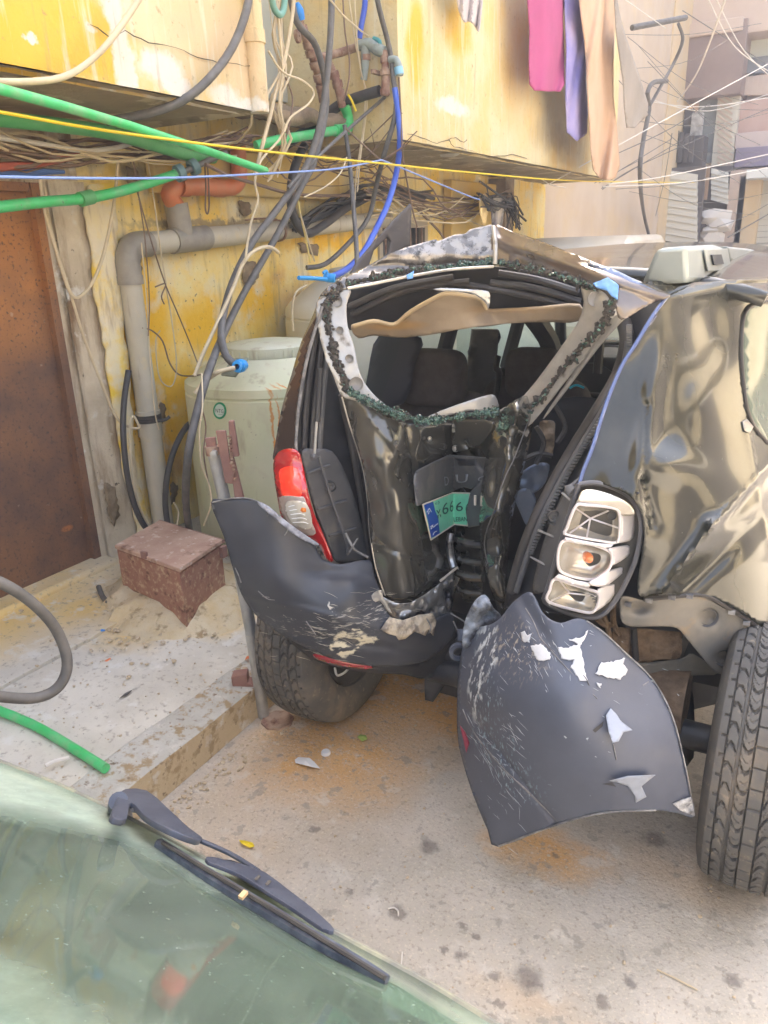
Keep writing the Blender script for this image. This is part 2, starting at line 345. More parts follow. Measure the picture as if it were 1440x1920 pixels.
tank_m = mat('pale_green_tank', (.60, .61, .38, 1), (.66, .64, .44, 1), 4, rough=.55, bump=.06, bscale=12, layers=[
    dict(c=(.60, .58, .44, 1), spots=[((-2.2, 2.9, 1.25), (.6, .6, .25))], amp=.1, soft=.8),
    dict(c=(.62, .25, .04, 1), spots=[(cylpt(525, 668, -.05), (.06, .045, .022)), (cylpt(516, 700, -.02), (.05, .010, .10)), (cylpt(508, 710, 0), (.05, .006, .11)), (cylpt(530, 705, -.02), (.05, .007, .10)), (cylpt(512, 800, 0), (.05, .005, .22)), (cylpt(524, 790, 0), (.05, .004, .14))], amp=.012, sc=30, soft=.5),
    dict(c=(.35, .27, .16, 1), tex=(16, .58, .72, (1, 1, .25)), k=.6), dict(c=(.2, .16, .1, 1), tex=(70, .68, .73)),
    dict(c=(.50, .42, .28, 1), tex=(5, .52, .7), k=.6)])
tank3_m = mat('white_green_tank', (.78, .84, .70, 1), (.74, .80, .66, 1), 5, rough=.5)
tank2_m = mat('beige_tank', (.70, .66, .54, 1), (.64, .60, .48, 1), 5, rough=.6)
# ------------------------------------------------------------------ ground
g0 = lambda px, py: onz(px, py, 0)
st = [(805, 1588, .035, 1), (745, 1712, .028, 1), (865, 1795, .02, 1), (990, 1835, .045, 1), (925, 1828, .02, 1), (865, 1738, .015, 1), (893, 1758, .014, 1), (830, 1787, .014, 1), (655, 1672, .02, 1),
      (1228, 1572, .045, 1), (1042, 1606, .013, 1), (1180, 1840, .02, 1), (1130, 1880, .02, 1), (590, 1555, .02, 1), (1375, 1838, .025, 1), (1255, 1687, .006, 1), (935, 1882, .012, 1), (1150, 1500, .05, 1)]
road_m = mat('dusty_concrete_road', (.46, .42, .35, 1), (.56, .51, .44, 1), 5, .35, .65, rough=.9, bump=1, bscale=70, layers=[
    dict(c=(.60, .42, .25, 1), spots=[(g0(480, 1470), (.35, .45, .1)), (g0(640, 1500), (.35, .3, .1)), (g0(1250, 1620), (.3, .15, .1)), (g0(1000, 1880), (.2, .08, .1)), (g0(430, 1600), (.3, .3, .1))], amp=.12, sc=6, soft=.9, k=.45),
    dict(c=(.68, .38, .13, 1), spots=[(g0(640, 1400), (.42, .36, .1)), (g0(740, 1300), (.55, .45, .1)), (g0(860, 1330), (.4, .3, .1)), (g0(1020, 1600), (.22, .12, .1)), (g0(540, 1440), (.12, .1, .1))], amp=.12, sc=8, soft=.7, k=.85),
    dict(c=(.64, .60, .53, 1), tex=(14, .58, .68), k=.6),
    dict(c=(.28, .23, .18, 1), tex=(75, .55, .66), k=.55), dict(c=(.70, .62, .50, 1), tex=(120, .56, .66), k=.6), dict(c=(.30, .27, .23, 1), tex=(17, .60, .64), k=.6),
    dict(c=(.13, .11, .10, 1), spots=[(g0(a, b), (r, r, .05)) for a, b, r, k in st], amp=.026, sc=34, soft=.55, k=.6)], bdist=.006)
g = G(); n = 150
for (x0, x1, y0, y1, nx, ny) in [(-3.0, 3.0, -.5, 6, 200, 200)]:
    vs = [Vector((x0+(x1-x0)*i/nx, y0+(y1-y0)*j/ny, 0)) for j in range(ny+1) for i in range(nx+1)]
    for v in vs:
        e = min(1, (v.x-x0)*2, (x1-v.x)*2, (v.y-y0)*2, (y1-v.y)*2); v.z = e*(.006*mnoise.noise(v*2.5)+.003*mnoise.noise(v*9)+.0012*mnoise.noise(v*40))
    g.add(vs, [(j*(nx+1)+i, j*(nx+1)+i+1, (j+1)*(nx+1)+i+1, (j+1)*(nx+1)+i) for j in range(ny) for i in range(nx)])
o = struct(meshobj('road', g, road_m, origin=(0, 0, 0)))
g = G(); X_ = [-40, -3, 3, 40]; Y_ = [-40, -.5, 6, 40]
for i in range(3):
    for j in range(3):
        if (i, j) != (1, 1): g.add([(X_[i], Y_[j], 0), (X_[i+1], Y_[j], 0), (X_[i+1], Y_[j+1], 0), (X_[i], Y_[j+1], 0)], [(0, 1, 2, 3)])
struct(meshobj('ground', g, road_m, origin=(0, 0, 0)))
pave_m = mat('worn_pavement_concrete', (.54, .50, .42, 1), (.66, .62, .53, 1), 4, .35, .65, rough=.9, bump=.6, bscale=45, layers=[
    dict(c=(.74, .50, .14, 1), spots=[((-2.85, 1.6, .2), (.38, 1.1, .3)), ((-2.4, 2.2, .2), (.35, .5, .3)), (onz(80, 1110, .17), (.3, .5, .2)), (onz(150, 1150, .17), (.25, .3, .2)), (onz(260, 1190, .15), (.2, .2, .2)), (onz(-50, 1180, .17), (.3, .4, .2)), (onz(440, 1150, .17), (.12, .25, .2))], amp=.1, sc=6, soft=.8, k=.8),
    dict(c=(.28, .24, .19, 1), tex=(34, .57, .70), k=.8), dict(c=(.70, .68, .62, 1), tex=(12, .58, .68), k=.7), dict(c=(.15, .13, .10, 1), tex=(80, .66, .72))], bdist=.006)
kerb_m = mat('kerb_face_concrete', (.48, .46, .40, 1), (.58, .56, .50, 1), 6, .35, .65, rough=.95, bump=1, bscale=50, layers=[dict(c=(.56, .45, .29, 1), side=1), dict(c=(.38, .28, .16, 1), tex=(22, .52, .62)), dict(c=(.66, .63, .56, 1), tex=(12, .56, .66)), dict(c=(.22, .16, .1, 1), tex=(40, .6, .7))], bdist=.01)
def pz(x): return .13+.07*max(0, min(1, (-1.64-x)/1.33))
pave = thing('pavement', (-2.3, 2, 0), '', ''); del pave['label'], pave['category']; struct(pave)
def slab(x0, x1, y0, y1, dz=0, m_=pave_m, nm='paving_slab'):
    g = G(); nx, ny = max(2, int((x1-x0)/.03)), max(2, int((y1-y0)/.03)); nx = min(nx, 60); ny = min(ny, 110)
    P = []
    for j in range(ny+1):
        for i in range(nx+1):
            x, y = x0+(x1-x0)*i/nx, y0+(y1-y0)*j/ny; v = Vector((x, y, 0))
            e = min(i, nx-i, j, ny-j) == 0
            P.append(Vector((x, y, pz(x)+dz+.006*mnoise.noise(v*4)+.003*mnoise.noise(v*17)-(.003 if e else 0))))
    fs = [(j*(nx+1)+i, j*(nx+1)+i+1, (j+1)*(nx+1)+i+1, (j+1)*(nx+1)+i) for j in range(ny) for i in range(nx)]
    g.add(P, fs)
    ed = [i for i in range(nx+1)]+[j*(nx+1)+nx for j in range(1, ny+1)]+[ny*(nx+1)+i for i in range(nx-1, -1, -1)]+[j*(nx+1) for j in range(ny-1, 0, -1)]
    lo = [Vector((P[i].x, P[i].y, -.05)) for i in ed]; k = len(g.v); g.v += lo; m_n = len(ed)
    g.f += [(ed[(i+1) % m_n], ed[i], k+i, k+(i+1) % m_n) for i in range(m_n)]
    return meshobj(nm, g, m_, pave)
for (a, b, c, d, z_) in [(-2.42, -1.80, -3, .846, 0), (-2.42, -1.80, .85, 3.4, -.003), (-3.0, -2.424, -3, 1.306, .004), (-3.0, -2.424, 1.31, 3.4, .008), (-3.0, -1.80, 3.404, 8, 0)]: slab(a, b, c, d, z_)
y = -3
for L in (1.6, 1.45, 1.10, 1.25, 1.2, 1.2, 1.2, 1.9):
    slab(-1.796, -1.635+random.uniform(-.004, .004), y, y+L-.006, random.uniform(-.003, .003), kerb_m, 'kerb_stone'); y += L
# broken mortar step under the metal door
g = G(); 
for (t0, t1, a, b, h) in [(1.2, 2.36, -3.0, -2.86, .235), (.2, 1.19, -3.0, -2.84, .225)]:
    P = [(a, t0), (b, t0), (b, t1), (a, t1)]; g.hexa([Vector((x, y, .1)) for x, y in P]+[Vector((x, y, h)) for x, y in P])
meshobj('door_step', g, pave_m, pave, bev=.02)
# ------------------------------------------------------------------ yellow building with two balconies
b1 = thing('apartment_building', (-4, 3, 0), 'flaking yellow apartment building with two low balconies over the pavement', 'building')
def P_(name, g, m_, parent, **k): return meshobj(name, g, m_, parent, **k)
def wallgrid(g, x, y0, y1, z0, z1, st=.04, amp=.008, hole=None, dirn=1):
    ny, nz = max(1, int((y1-y0)/st)), max(1, int((z1-z0)/st)); vs = []
    for j in range(nz+1):
        for i in range(ny+1):
            v = Vector((x, y0+(y1-y0)*i/ny, z0+(z1-z0)*j/nz)); v.x += amp*(mnoise.noise(v*2.2)+.35*mnoise.noise(v*9)); vs.append(v)
    fs = []
    for j in range(nz):
        for i in range(ny):
            cy, cz = y0+(y1-y0)*(i+.5)/ny, z0+(z1-z0)*(j+.5)/nz
            if hole and hole[0] < cy < hole[1] and hole[2] < cz < hole[3]: continue
            fs.append((j*(ny+1)+i, j*(ny+1)+i+1, (j+1)*(ny+1)+i+1, (j+1)*(ny+1)+i))
    g.add(vs, fs)
g = G(); wallgrid(g, -2.97, 2.55, 9, 0, 4.4, hole=(5.2, 6.0, .9, 1.78)); P_('ground_floor_wall', g, wall_m, b1)
g = G(); g.bb((-7, -6, 0), (-3.12, 10.5, 7.6)); P_('building_core', g, wall_m, b1)
g = G(); g.bb((-3.11, -6, 1.92), (-2.96, 2.54, 2.2)); P_('lintel', g, conc_m, b1)
# concrete door post, its inner edge stepped
g = G(); wallgrid(g, -2.93, 2.36, 2.545, .0, 1.93, .03, .012); g.bb((-3.1, 2.33, 0), (-2.95, 2.54, 1.93)); P_('door_post', g, conc_m, b1)
g = G(); wallgrid(g, -2.95, 2.545, 2.68, 0, 1.93, .03, .014); P_('plaster_edge', g, wall_m, b1)
# flakes of render and peeled paint, each a raised or bare island of its own
pcream = mat('loose_cream_render', (.84, .72, .44, 1), (.80, .70, .52, 1), 7, rough=.95, bump=.6, bscale=30, layers=[dict(c=(.88, .62, .08, 1), tex=(4, .50, .62)), dict(c=(.50, .38, .24, 1), tex=(6, .55, .7, (3, 3, .5)))], bdist=.015)
pbare = mat('bare_brown_render', (.34, .26, .17, 1), (.22, .16, .10, 1), 20, rough=1, bump=.9, bscale=50, bdist=.01)
g = G(); sheet(g, jag([(165, 345), (215, 345), (222, 500), (240, 700), (258, 900), (290, 1012), (262, 1015), (245, 940), (232, 880), (222, 800), (205, 730), (195, 640), (178, 560), (170, 470), (160, 400)], 3.0, 17), None, 12, sm=2, proj=lambda x, y: onx(x, y, -2.912))
P_('loose_render', g, pcream, b1, sol=.012)
for pl in ([(247, 470), (262, 475), (266, 510), (258, 545), (250, 555), (252, 510)], [(448, 375), (468, 380), (470, 400), (462, 405), (450, 398)], [(238, 310), (262, 322), (258, 352), (240, 350)], [(300, 755), (312, 760), (310, 785), (302, 800), (297, 775)], [(322, 905), (334, 910), (330, 940), (318, 950)],
           [(455, 490), (480, 492), (484, 520), (468, 540), (456, 528)], [(196, 905), (215, 915), (225, 965), (212, 985), (200, 950)], [(560, 455), (600, 460), (596, 478), (565, 474)]):
    g = G(); sheet(g, jag(pl, 2.5, 5), None, 6, sm=1, proj=lambda x, y: onx(x, y, -2.958 if x > 230 else -2.905)); P_('bare_patch', g, pbare, b1, sol=.003)
# metal door
door = P_('door', G().bb((-3.02, .9, .22), (-2.985, 2.29, 1.90)), rust_m, b1, label='rusty brown sheet metal door')
g = G(); g.bb((-3.04, 2.29, .2), (-2.95, 2.33, 1.92)); g.bb((-3.04, .86, 1.885), (-2.955, 2.285, 1.92)); P_('door_frame', g, rust_m, door)
g = G(); g.bb((-3.12, -6, 0), (-2.98, .85, 1.92)); P_('ground_floor_wall', g, conc_m, b1)
# balconies: solid parapets on slabs
def balcony(y0, y1, x1, zt=3.6, name='balcony'):
    g = G(); wallgrid(g, x1, y0, y1, 2.17, zt, .05, .012); wallgrid(g, x1-.1, y0, y1, 2.17, zt, .4, 0)
    ob = P_(name, g, bal_m, b1)
    g = G()
    for yy, s in ((y0, 1), (y1, -1)):
        g.add([(x1, yy, 2.17), (-3.1, yy, 2.17), (-3.1, yy, zt), (x1, yy, zt)], [(0, 1, 2, 3)])
    g.add([(x1-.1, y0, zt), (x1, y0, zt), (x1, y1, zt), (x1-.1, y1, zt)], [(0, 1, 2, 3)])
    P_('parapet_end', g, bal_m, ob)
    g = G(); nx, ny = 16, int((y1-y0)/.05); vs = []
    for j in range(ny+1):
        for i in range(nx+1):
            v = Vector((-3.0+(x1+3.0)*i/nx, y0+(y1-y0)*j/ny, 0)); lip = .035 if 0 < i < nx and 0 < j < ny else 0
            v.z = 2.168+lip*.3+.012*mnoise.noise(v*3)+.006*mnoise.noise(v*11); v.z = 2.166 if lip == 0 else v.z; vs.append(v)
    g.add(vs, [(j*(nx+1)+i, j*(nx+1)+i+1, (j+1)*(nx+1)+i+1, (j+1)*(nx+1)+i) for j in range(ny) for i in range(nx)])
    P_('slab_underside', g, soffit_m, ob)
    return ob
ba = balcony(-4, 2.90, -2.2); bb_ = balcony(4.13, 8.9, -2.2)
g = G(); g.bb((-3.1, -4, 5.0), (-2.2, 2.9, 6.0)); g.bb((-3.1, 4.13, 5.0), (-2.2, 8.9, 6.0)); P_('upper_balcony', g, bal_m, b1)
# cracks in the parapet plaster, cut as dark open lines
crk = mat('open_crack', (.10, .07, .04, 1), rough=1)
for pl in ([(170, 45), (205, 70), (235, 58), (280, 82), (330, 88), (370, 108), (410, 118), (445, 120), (478, 128)], ):
    g = G(); pp = []
    for i in range(len(pl)-1):
        for k in range(3):
            t = k/3; pp.append(onx(pl[i][0]*(1-t)+pl[i+1][0]*t+random.uniform(-2, 2), pl[i][1]*(1-t)+pl[i+1][1]*t+random.uniform(-2, 2), -2.192))
    g.tube(pp, [.0006+.0016*random.random() for _ in pp], 4, 1); P_('crack', g, crk, ba)
for pl in ([(765, 250), (790, 258), (820, 270), (840, 262), (850, 275), (885, 283), (920, 295), (960, 290), (1000, 302)], [(840, 262), (855, 258), (868, 268), (880, 258)]):
    g = G(); pp = []
    for i in range(len(pl)-1):
        for k in range(3):
            t = k/3; pp.append(onx(pl[i][0]*(1-t)+pl[i+1][0]*t+random.uniform(-2, 2), pl[i][1]*(1-t)+pl[i+1][1]*t+random.uniform(-1.5, 1.5), -2.19))
    g.tube(pp, [.001+.002*random.random() for _ in pp], 4, 1); P_('crack', g, crk, bb_)
# broken render patches: exposed grey flakes at the parapet foot
flk = mat('exposed_render', (.60, .55, .45, 1), (.45, .38, .28, 1), 20, rough=.95, bump=.8, bscale=60)
for c, w, h in ((( 845, 290), 13, 8),):
    g = G(); g.ico(onz(c[0], c[1], 2.165), (.07, .07, .01)); P_('broken_patch', g, flk, bb_)
# yellow downpipe at the parapet corner
o = meshobj('yellow_downpipe', G().lathe([(.0, 0), (.038, 0), (.040, .01), (.040, .25), (.046, .252), (.046, .30), (.040, .302), (.040, 1.4)], (-2.19, 2.875, 2.165), seg=20), bal_m)
tag(o, 'square ended yellow downpipe on the left balcony corner', 'pipe')
# recess between the balconies: grey metal-clad upper wall
gray_m = mat('pale_grey_cladding', (.44, .46, .40, 1), (.52, .52, .45, 1), 3, rough=.6, layers=[dict(c=(.34, .28, .2, 1), tex=(6, .55, .75, (4, 4, .3)))])
g = G()
for i in range(4): g.bb((-2.965, 2.93+i*.3, 2.42), (-2.93, 3.222+i*.3, 4.4))
P_('recess_cladding', g, gray_m, b1)
g = G(); nx = 24
vs = []
for j in range(13):
    for i in range(nx+1):
        v = Vector((-2.5-.46*j/12, 2.94+1.19*i/nx, 2.25)); v.z += .04*mnoise.noise(v*6)+.02*mnoise.noise(v*15)+.1*j/12; vs.append(v)
g.add(vs, [(j*(nx+1)+i, j*(nx+1)+i+1, (j+1)*(nx+1)+i+1, (j+1)*(nx+1)+i) for j in range(12) for i in range(nx)])
dirt_m = mat('grimy_slab', (.20, .15, .10, 1), (.34, .26, .17, 1), 9, rough=.95, bump=.8, bscale=40)
P_('recess_slab', g, dirt_m, b1, sol=.06)
# barred ground floor window behind the car
win = P_('window', G().bb((-3.06, 5.2, .9), (-3.02, 6.0, 1.78)), mat('dark_pane', (.03, .035, .04, 1), rough=.1), b1)
fr_m = mat('window_paint', (.42, .36, .28, 1), rough=.6)
g = G(); g.bb((-3.03, 5.2, .9), (-2.96, 5.25, 1.78)); g.bb((-3.03, 5.95, .9), (-2.96, 6.0, 1.78)); g.bb((-3.03, 5.25, 1.73), (-2.96, 5.95, 1.78)); P_('frame', g, fr_m, win)
for i in range(7): P_('bar', G().cyl((-2.965, 5.3+i*.1, .9), (-2.965, 5.3+i*.1, 1.74), .008, seg=6), rustpipe_m, win)
ypan = mat('yellow_panel', (.66, .44, .10, 1), (.62, .50, .26, 1), 3, rough=.8)
g = G(); g.bb((-2.96, 2.95, 1.90), (-2.90, 4.6, 2.13)); P_('lintel_beam', g, ypan, b1, bev=.01)
g = G(); g.bb((-2.96, 6.3, 1.2), (-2.88, 7.3, 2.1)); P_('yellow_door_panel', g, ypan, b1, bev=.01)
g = G(); g.bb((-2.98, 7.32, .2), (-2.80, 7.55, 2.15)); P_('brown_pier', g, dirt_m, b1)
# ------------------------------------------------------------------ next buildings along the street
b2 = thing('pink_building', (-3.6, 12, 0), 'pinkish beige blank walled building past the right balcony', 'building')
g = G(); wallgrid(g, -2.97, 9.0, 15.4, 0, 9, .25, .02); P_('wall', g, white_m, b2)
g = G(); g.bb((-7, 9.0, 0), (-3.05, 15.4, 9)); P_('building_core', g, white_m, b2)
warm_m = mat('warm_pilaster', (.72, .54, .30, 1), (.68, .56, .40, 1), 2, rough=.9)
g = G(); g.bb((-3.3, 15.4, 0), (-2.95, 17.6, 9)); P_('corner_pilaster', g, warm_m, b2)
b3 = thing('end_building', (1, 19, 0), 'shuttered grey and mauve shop building closing the end of the street', 'building')
mauve = mat('mauve_wall', (.58, .46, .38, 1), (.66, .54, .45, 1), 1.5, rough=.9, bump=.2)
gw = mat('grey_slats', (.66, .63, .54, 1), rough=.5, metal=.2)
gd = mat('dark_gap', (.13, .115, .11, 1), rough=.9)  # dark colour; on solid opening panels it stands in for unlit depth
YB = 17.8
def fz(px, py, t=YB): return ony(px, py, t)
def panel(name, px0, py0, px1, py1, t, dep_, m_, parent=b3, bev=.01, **k):
    a, b = ony(px0, py0, t), ony(px1, py1, t); return P_(name, G().bb((a.x, t, b.z), (b.x, t+dep_, a.z)), m_, parent, bev=bev, **k)
g = G(); g.bb((-4, 18.0, 0), (9, 22, 11)); P_('facade', g, mauve, b3)
panel('upper_storey', 1296, -60, 1500, 48, 17.0, 1, mauve)
box_ = panel('enclosed_balcony', 1292, 50, 1388, 175, 16.9, 1.1, mat('dull_purple_brown', (.28, .21, .19, 1), (.34, .26, .23, 1), 2, rough=.9))
panel('rim', 1290, 46, 1392, 56, 16.85, 1.1, mauve, box_)
panel('window', 1394, 72, 1470, 108, 17.7, .1, mat('pale_pane', (.74, .76, .66, 1), rough=.3))
panel('grey_parapet', 1392, 110, 1480, 135, 17.5, .3, mat('slate', (.24, .25, .27, 1), rough=.8))
for i in range(7): panel('baluster', 1396+i*9, 136, 1401+i*9, 178, 17.5, .1, mauve)
panel('grey_shaft', 1312, 176, 1346, 305, 17.3, .6, mat('grey_green', (.30, .31, .32, 1), (.36, .38, .36, 1), 2, rough=.7))
g = G(); a, b = fz(1347, 176, 17.2), fz(1372, 330, 17.2)
g.bb((a.x, 17.2, b.z), (b.x, 17.7, a.z)); sc_ = P_('lattice_column', g, gw, b3)
for i in range(14):
    c = ony(1359, 182+i*11, 17.18); P_('lattice_bar', G().box(c, (.34, .03, .03), Matrix.Rotation(R(35), 3, 'Y')), mauve, sc_)
panel('framed_opening', 1284, 205, 1296, 258, 17.0, .2, gd)
panel('white_panel', 1297, 212, 1313, 262, 16.9, .2, mat('speckled_white', (.62, .60, .56, 1), (.3, .28, .26, 1), 9, rough=.8))
for i in range(5): panel('rail_post', 1254+i*10, 242+i*3, 1258+i*10, 305, 16.6, .06, gd)
panel('dark_cabinet', 1262, 258, 1316, 312, 16.75, .5, gd)
panel('mauve_band', 1374, 190, 1480, 248, 17.4, .5, mat('rose_band', (.52, .34, .28, 1), (.58, .42, .36, 1), 2, rough=.9))
panel('pale_sign_panel', 1378, 250, 1440, 275, 17.2, .2, mat('rose_white', (.62, .52, .48, 1), rough=.8))
panel('violet_box', 1380, 278, 1470, 308, 17.1, .4, mat('violet_grey', (.26, .22, .30, 1), rough=.8))
aw = panel('awning', 1400, 318, 1490, 330, 16.4, 1.2, mat('awning_white', (.72, .74, .72, 1), rough=.6))
def shutter(px0, py0, px1, py1, t, n_, skew=0, name='roller_shutter'):
    base = panel(name, px0-2, py0-2, px1+2, py1+2, t+.05, .1, gd)
    for i in range(n_):
        y0, y1 = py0+(py1-py0)*i/n_, py0+(py1-py0)*(i+.78)/n_; a, b = ony(px0, y0, t), ony(px1, y1, t); h = a.z-b.z
        g = G(); g.hexa([Vector(q) for q in ((a.x, t-.03, b.z), (b.x, t-.03, b.z-skew), (b.x, t+.06, b.z-skew), (a.x, t+.06, b.z), (a.x, t, a.z), (b.x, t, a.z-skew), (b.x, t+.06, a.z-skew), (a.x, t+.06, a.z))]); P_('slat', g, gw, base)
    return base
shutter(1246, 318, 1308, 452, 16.2, 10, .12)
shutter(1334, 315, 1366, 375, 17.0, 6, .1)
shutter(1412, 335, 1470, 490, 17.4, 14, 0)
panel('shop_pier', 1370, 320, 1384, 480, 17.0, .4, mauve); panel('shop_pier', 1388, 330, 1410, 490, 17.0, .5, warm_m)
panel('shop_opening', 1316, 375, 1368, 470, 17.3, .3, gd)
o = thing('stacked_white_sacks', ony(1342, 440, 16.5), 'crumpled white sacks heaped in the dark shop opening', 'sack')
for a, b, r in ((1340, 408, .28), (1348, 425, .25), (1335, 432, .22), (1338, 447, .3)): P_('sack', G().ico(ony(a, b, 16.5), (r, .2, r*.6)), wht_m, o)
# light pinkish building filling the strip right of the laundry
# opposite side of the street: seen only mirrored in the car's paint
b4 = thing('opposite_building', (5, 3, 0), 'cream building across the street, behind the camera', 'building')
opp = mat('opposite_cream', (.52, .45, .32, 1), (.60, .54, .42, 1), 1.2, rough=.9, layers=[dict(c=(.4, .32, .2, 1), tex=(1.5, .55, .75))])
g = G(); g.bb((4.8, -9, 0), (9, 20, 3.6)); P_('wall', g, opp, b4)
for y in (-6.5, -1.0, 4.6, 11.5):  # dark openings added to put dark zones into the car paint's reflections
    for z in (0.1,):
        w = P_('window', G().bb((4.72, y, z), (4.83, y+3.6, z+(2.3 if z < 1 else 1.5))), gd, b4)
        P_('frame', G().bb((4.7, y-.1, z+(2.3 if z < 1 else 1.5)), (4.85, y+3.7, z+(2.45 if z < 1 else 1.65))), wht_m, w)
for z in (2.9,): P_('ledge', G().bb((4.5, -9, z), (4.8, 20, z+.15)), opp, b4)
b5 = thing('rear_building', (0, -16, 0), 'cream building at the near end of the street, behind the camera', 'building')
g = G(); g.bb((-7, -18, 0), (4, -14, 4.2)); P_('wall', g, opp, b5)
for x in (-4, -1, 2):
    for z in (.9,): P_('window', G().bb((x, -14.05, z), (x+1.2, -13.9, z+1.7)), gd, b5)
# white parked car further along
pc = thing('parked_car', (-1.2, 8.6, 0), 'white parked car with a dusty roof beyond the wrecked car', 'car')
wp = mat('dusty_white_paint', (.66, .62, .52, 1), (.58, .52, .42, 1), 3, rough=.4, coat=.3)
def carbody(pc, x0, x1, y0, y1, H_, m_, van=False):
    L = y1-y0; pr = [(0, .35), (0, .95), (.06*L, 1.0), (.13*L, H_-.08), (.2*L, H_), (.55*L, H_), (.72*L, 1.02), (.97*L, .86), (L, .7), (L, .35)]
    g = G(); n = len(pr); ins = lambda z: .16*max(0, z-.95)/.55
    A = [Vector((x0+ins(z), y0+y, z)) for y, z in pr]; B = [Vector((x1-ins(z), y0+y, z)) for y, z in pr]
    g.add(A+B, [tuple(range(n)), tuple(range(2*n-1, n-1, -1))]+[(i, i+n, (i+1) % n+n, (i+1) % n) for i in range(n)])
    P_('body', g, m_, pc, bev=.05)
    gl = mat('car_glass_dark', (.10, .13, .12, 1), rough=.06)
    for s, x in ((-1, x0), (1, x1)):
        xi = lambda z: x+(ins(z)-.004)*(1 if s < 0 else -1)
        for a, b in ((.16, .38), (.40, .60)):
            q = [(y0+a*L, 1.02), (y0+b*L, 1.02), (y0+min(b, .54)*L, H_-.1), (y0+(a+.03)*L, H_-.1)]
            g = G(); g.add([Vector((xi(z), y, z)) for y, z in q], [(0, 1, 2, 3)]); P_('side_window', g, gl, pc, sol=.006)
    for a, b in (((.05*L, 1.04), (.125*L, H_-.12)),):
        g = G(); w = .14; g.add([Vector((x0+w, y0+a[0], a[1])), Vector((x1-w, y0+a[0], a[1])), Vector((x1-w-.08, y0+b[0]-.012, b[1])), Vector((x0+w+.08, y0+b[0]-.012, b[1]))], [(0, 1, 2, 3)]); P_('rear_window', g, gl, pc, sol=.006)
    for x in (x0+.1, x1-.1):
        for y in (y0+.18*L, y0+.8*L): P_('wheel', G().lathe([(.02, -.09), (.2, -.09), (.3, -.08), (.31, 0), (.3, .08), (.2, .09), (.02, .09)], (x, y, .31), (1, 0, 0), 24), blk_m, pc)
carbody(pc, -2.9, -1.42, 6.6, 10.4, 1.61, wp)
# ------------------------------------------------------------------ drain pipes
dp = thing('drain_pipe', (-2.88, 2.76, .2), 'grey plastic drain pipe running along the yellow wall and down beside the post', 'pipe')
pb = Vector((-2.89, 2.695, .15)); pt = Vector((-2.89, 2.695, 1.57))
P_('vertical_pipe', G().cyl(pb, pt, .053, seg=28), pvc_m, dp)
P_('pipe_socket', G().lathe([(.053, 0), (.060, .002), (.060, .13), (.053, .132)], (-2.89, 2.695, .76), seg=28), pvc_m, dp)
P_('elbow', G().tube([(-2.89, 2.695, 1.51), (-2.89, 2.695, 1.59), (-2.89, 2.715, 1.635), (-2.89, 2.76, 1.662), (-2.89, 2.84, 1.668)], .060, 28, 5), pvcd_m, dp)
P_('elbow_collar', G().cyl((-2.89, 2.695, 1.49), (-2.89, 2.695, 1.53), .064, seg=28), pvcd_m, dp)
P_('horizontal_pipe', G().tube([(-2.89, 2.82, 1.668), (-2.89, 3.8, 1.715), (-2.89, 5.2, 1.79)], .053, 28, 2), pvc_m, dp)
P_('tee_fitting', G().tube([(-2.89, 3.00, 1.677), (-2.89, 3.25, 1.690)], .061, 28, 1).cyl((-2.89, 3.08, 1.68), (-2.89, 3.06, 1.85), .058, seg=28), pvcd_m, dp)
for y, z in ((3.88, 1.719),):
    g = G(); g.lathe([(.055, -.008), (.062, -.008), (.062, .008), (.055, .008)], (-2.89, y, z), (0, 1, .04), 24, True); g.tube([(-2.89, y, z+.06), (-2.96, y-.05, z+.07), (-2.97, y-.2, z+.06)], .006, 6); P_('wire_clamp', g, rustpipe_m, dp)
g = G()
for k in range(3): g.lathe([(.055, -.006), (.064, -.006), (.064, .006), (.055, .006)], (-2.89, 2.695, .84+.013*k), (0, 0, 1), 24, True)
g.tube([(-2.83, 2.68, .85), (-2.80, 2.71, .845), (-2.78, 2.73, .86)], .008, 6); g.tube([(-2.94, 2.74, .85), (-2.95, 2.70, .83), (-2.94, 2.71, .60)], .005, 6)
P_('pipe_strap', g, blk_m, dp)
op = thing('orange_pipe', (-2.88, 3.2, 1.9), 'dull orange plastic waste pipe bending down into the grey tee', 'pipe')
a = (-2.89, 3.06, 1.84)
q = [Vector(a), onx(318, 365, -2.88), onx(335, 350, -2.87), onx(370, 350, -2.86), onx(410, 352, -2.85), onx(436, 350, -2.85), onx(448, 335, -2.85), onx(448, 310, -2.85), onx(445, 270, -2.85)]
P_('orange_bend', G().tube(q, .043, 22, 5), orange_m, op)
for x, y in ((343, 350), (410, 352)): P_('socket_ring', G().lathe([(.043, -.03), (.047, -.03), (.047, .03), (.043, .03)], onx(x, y, -2.86), (0, 1, 0), 22), orange_m, op)
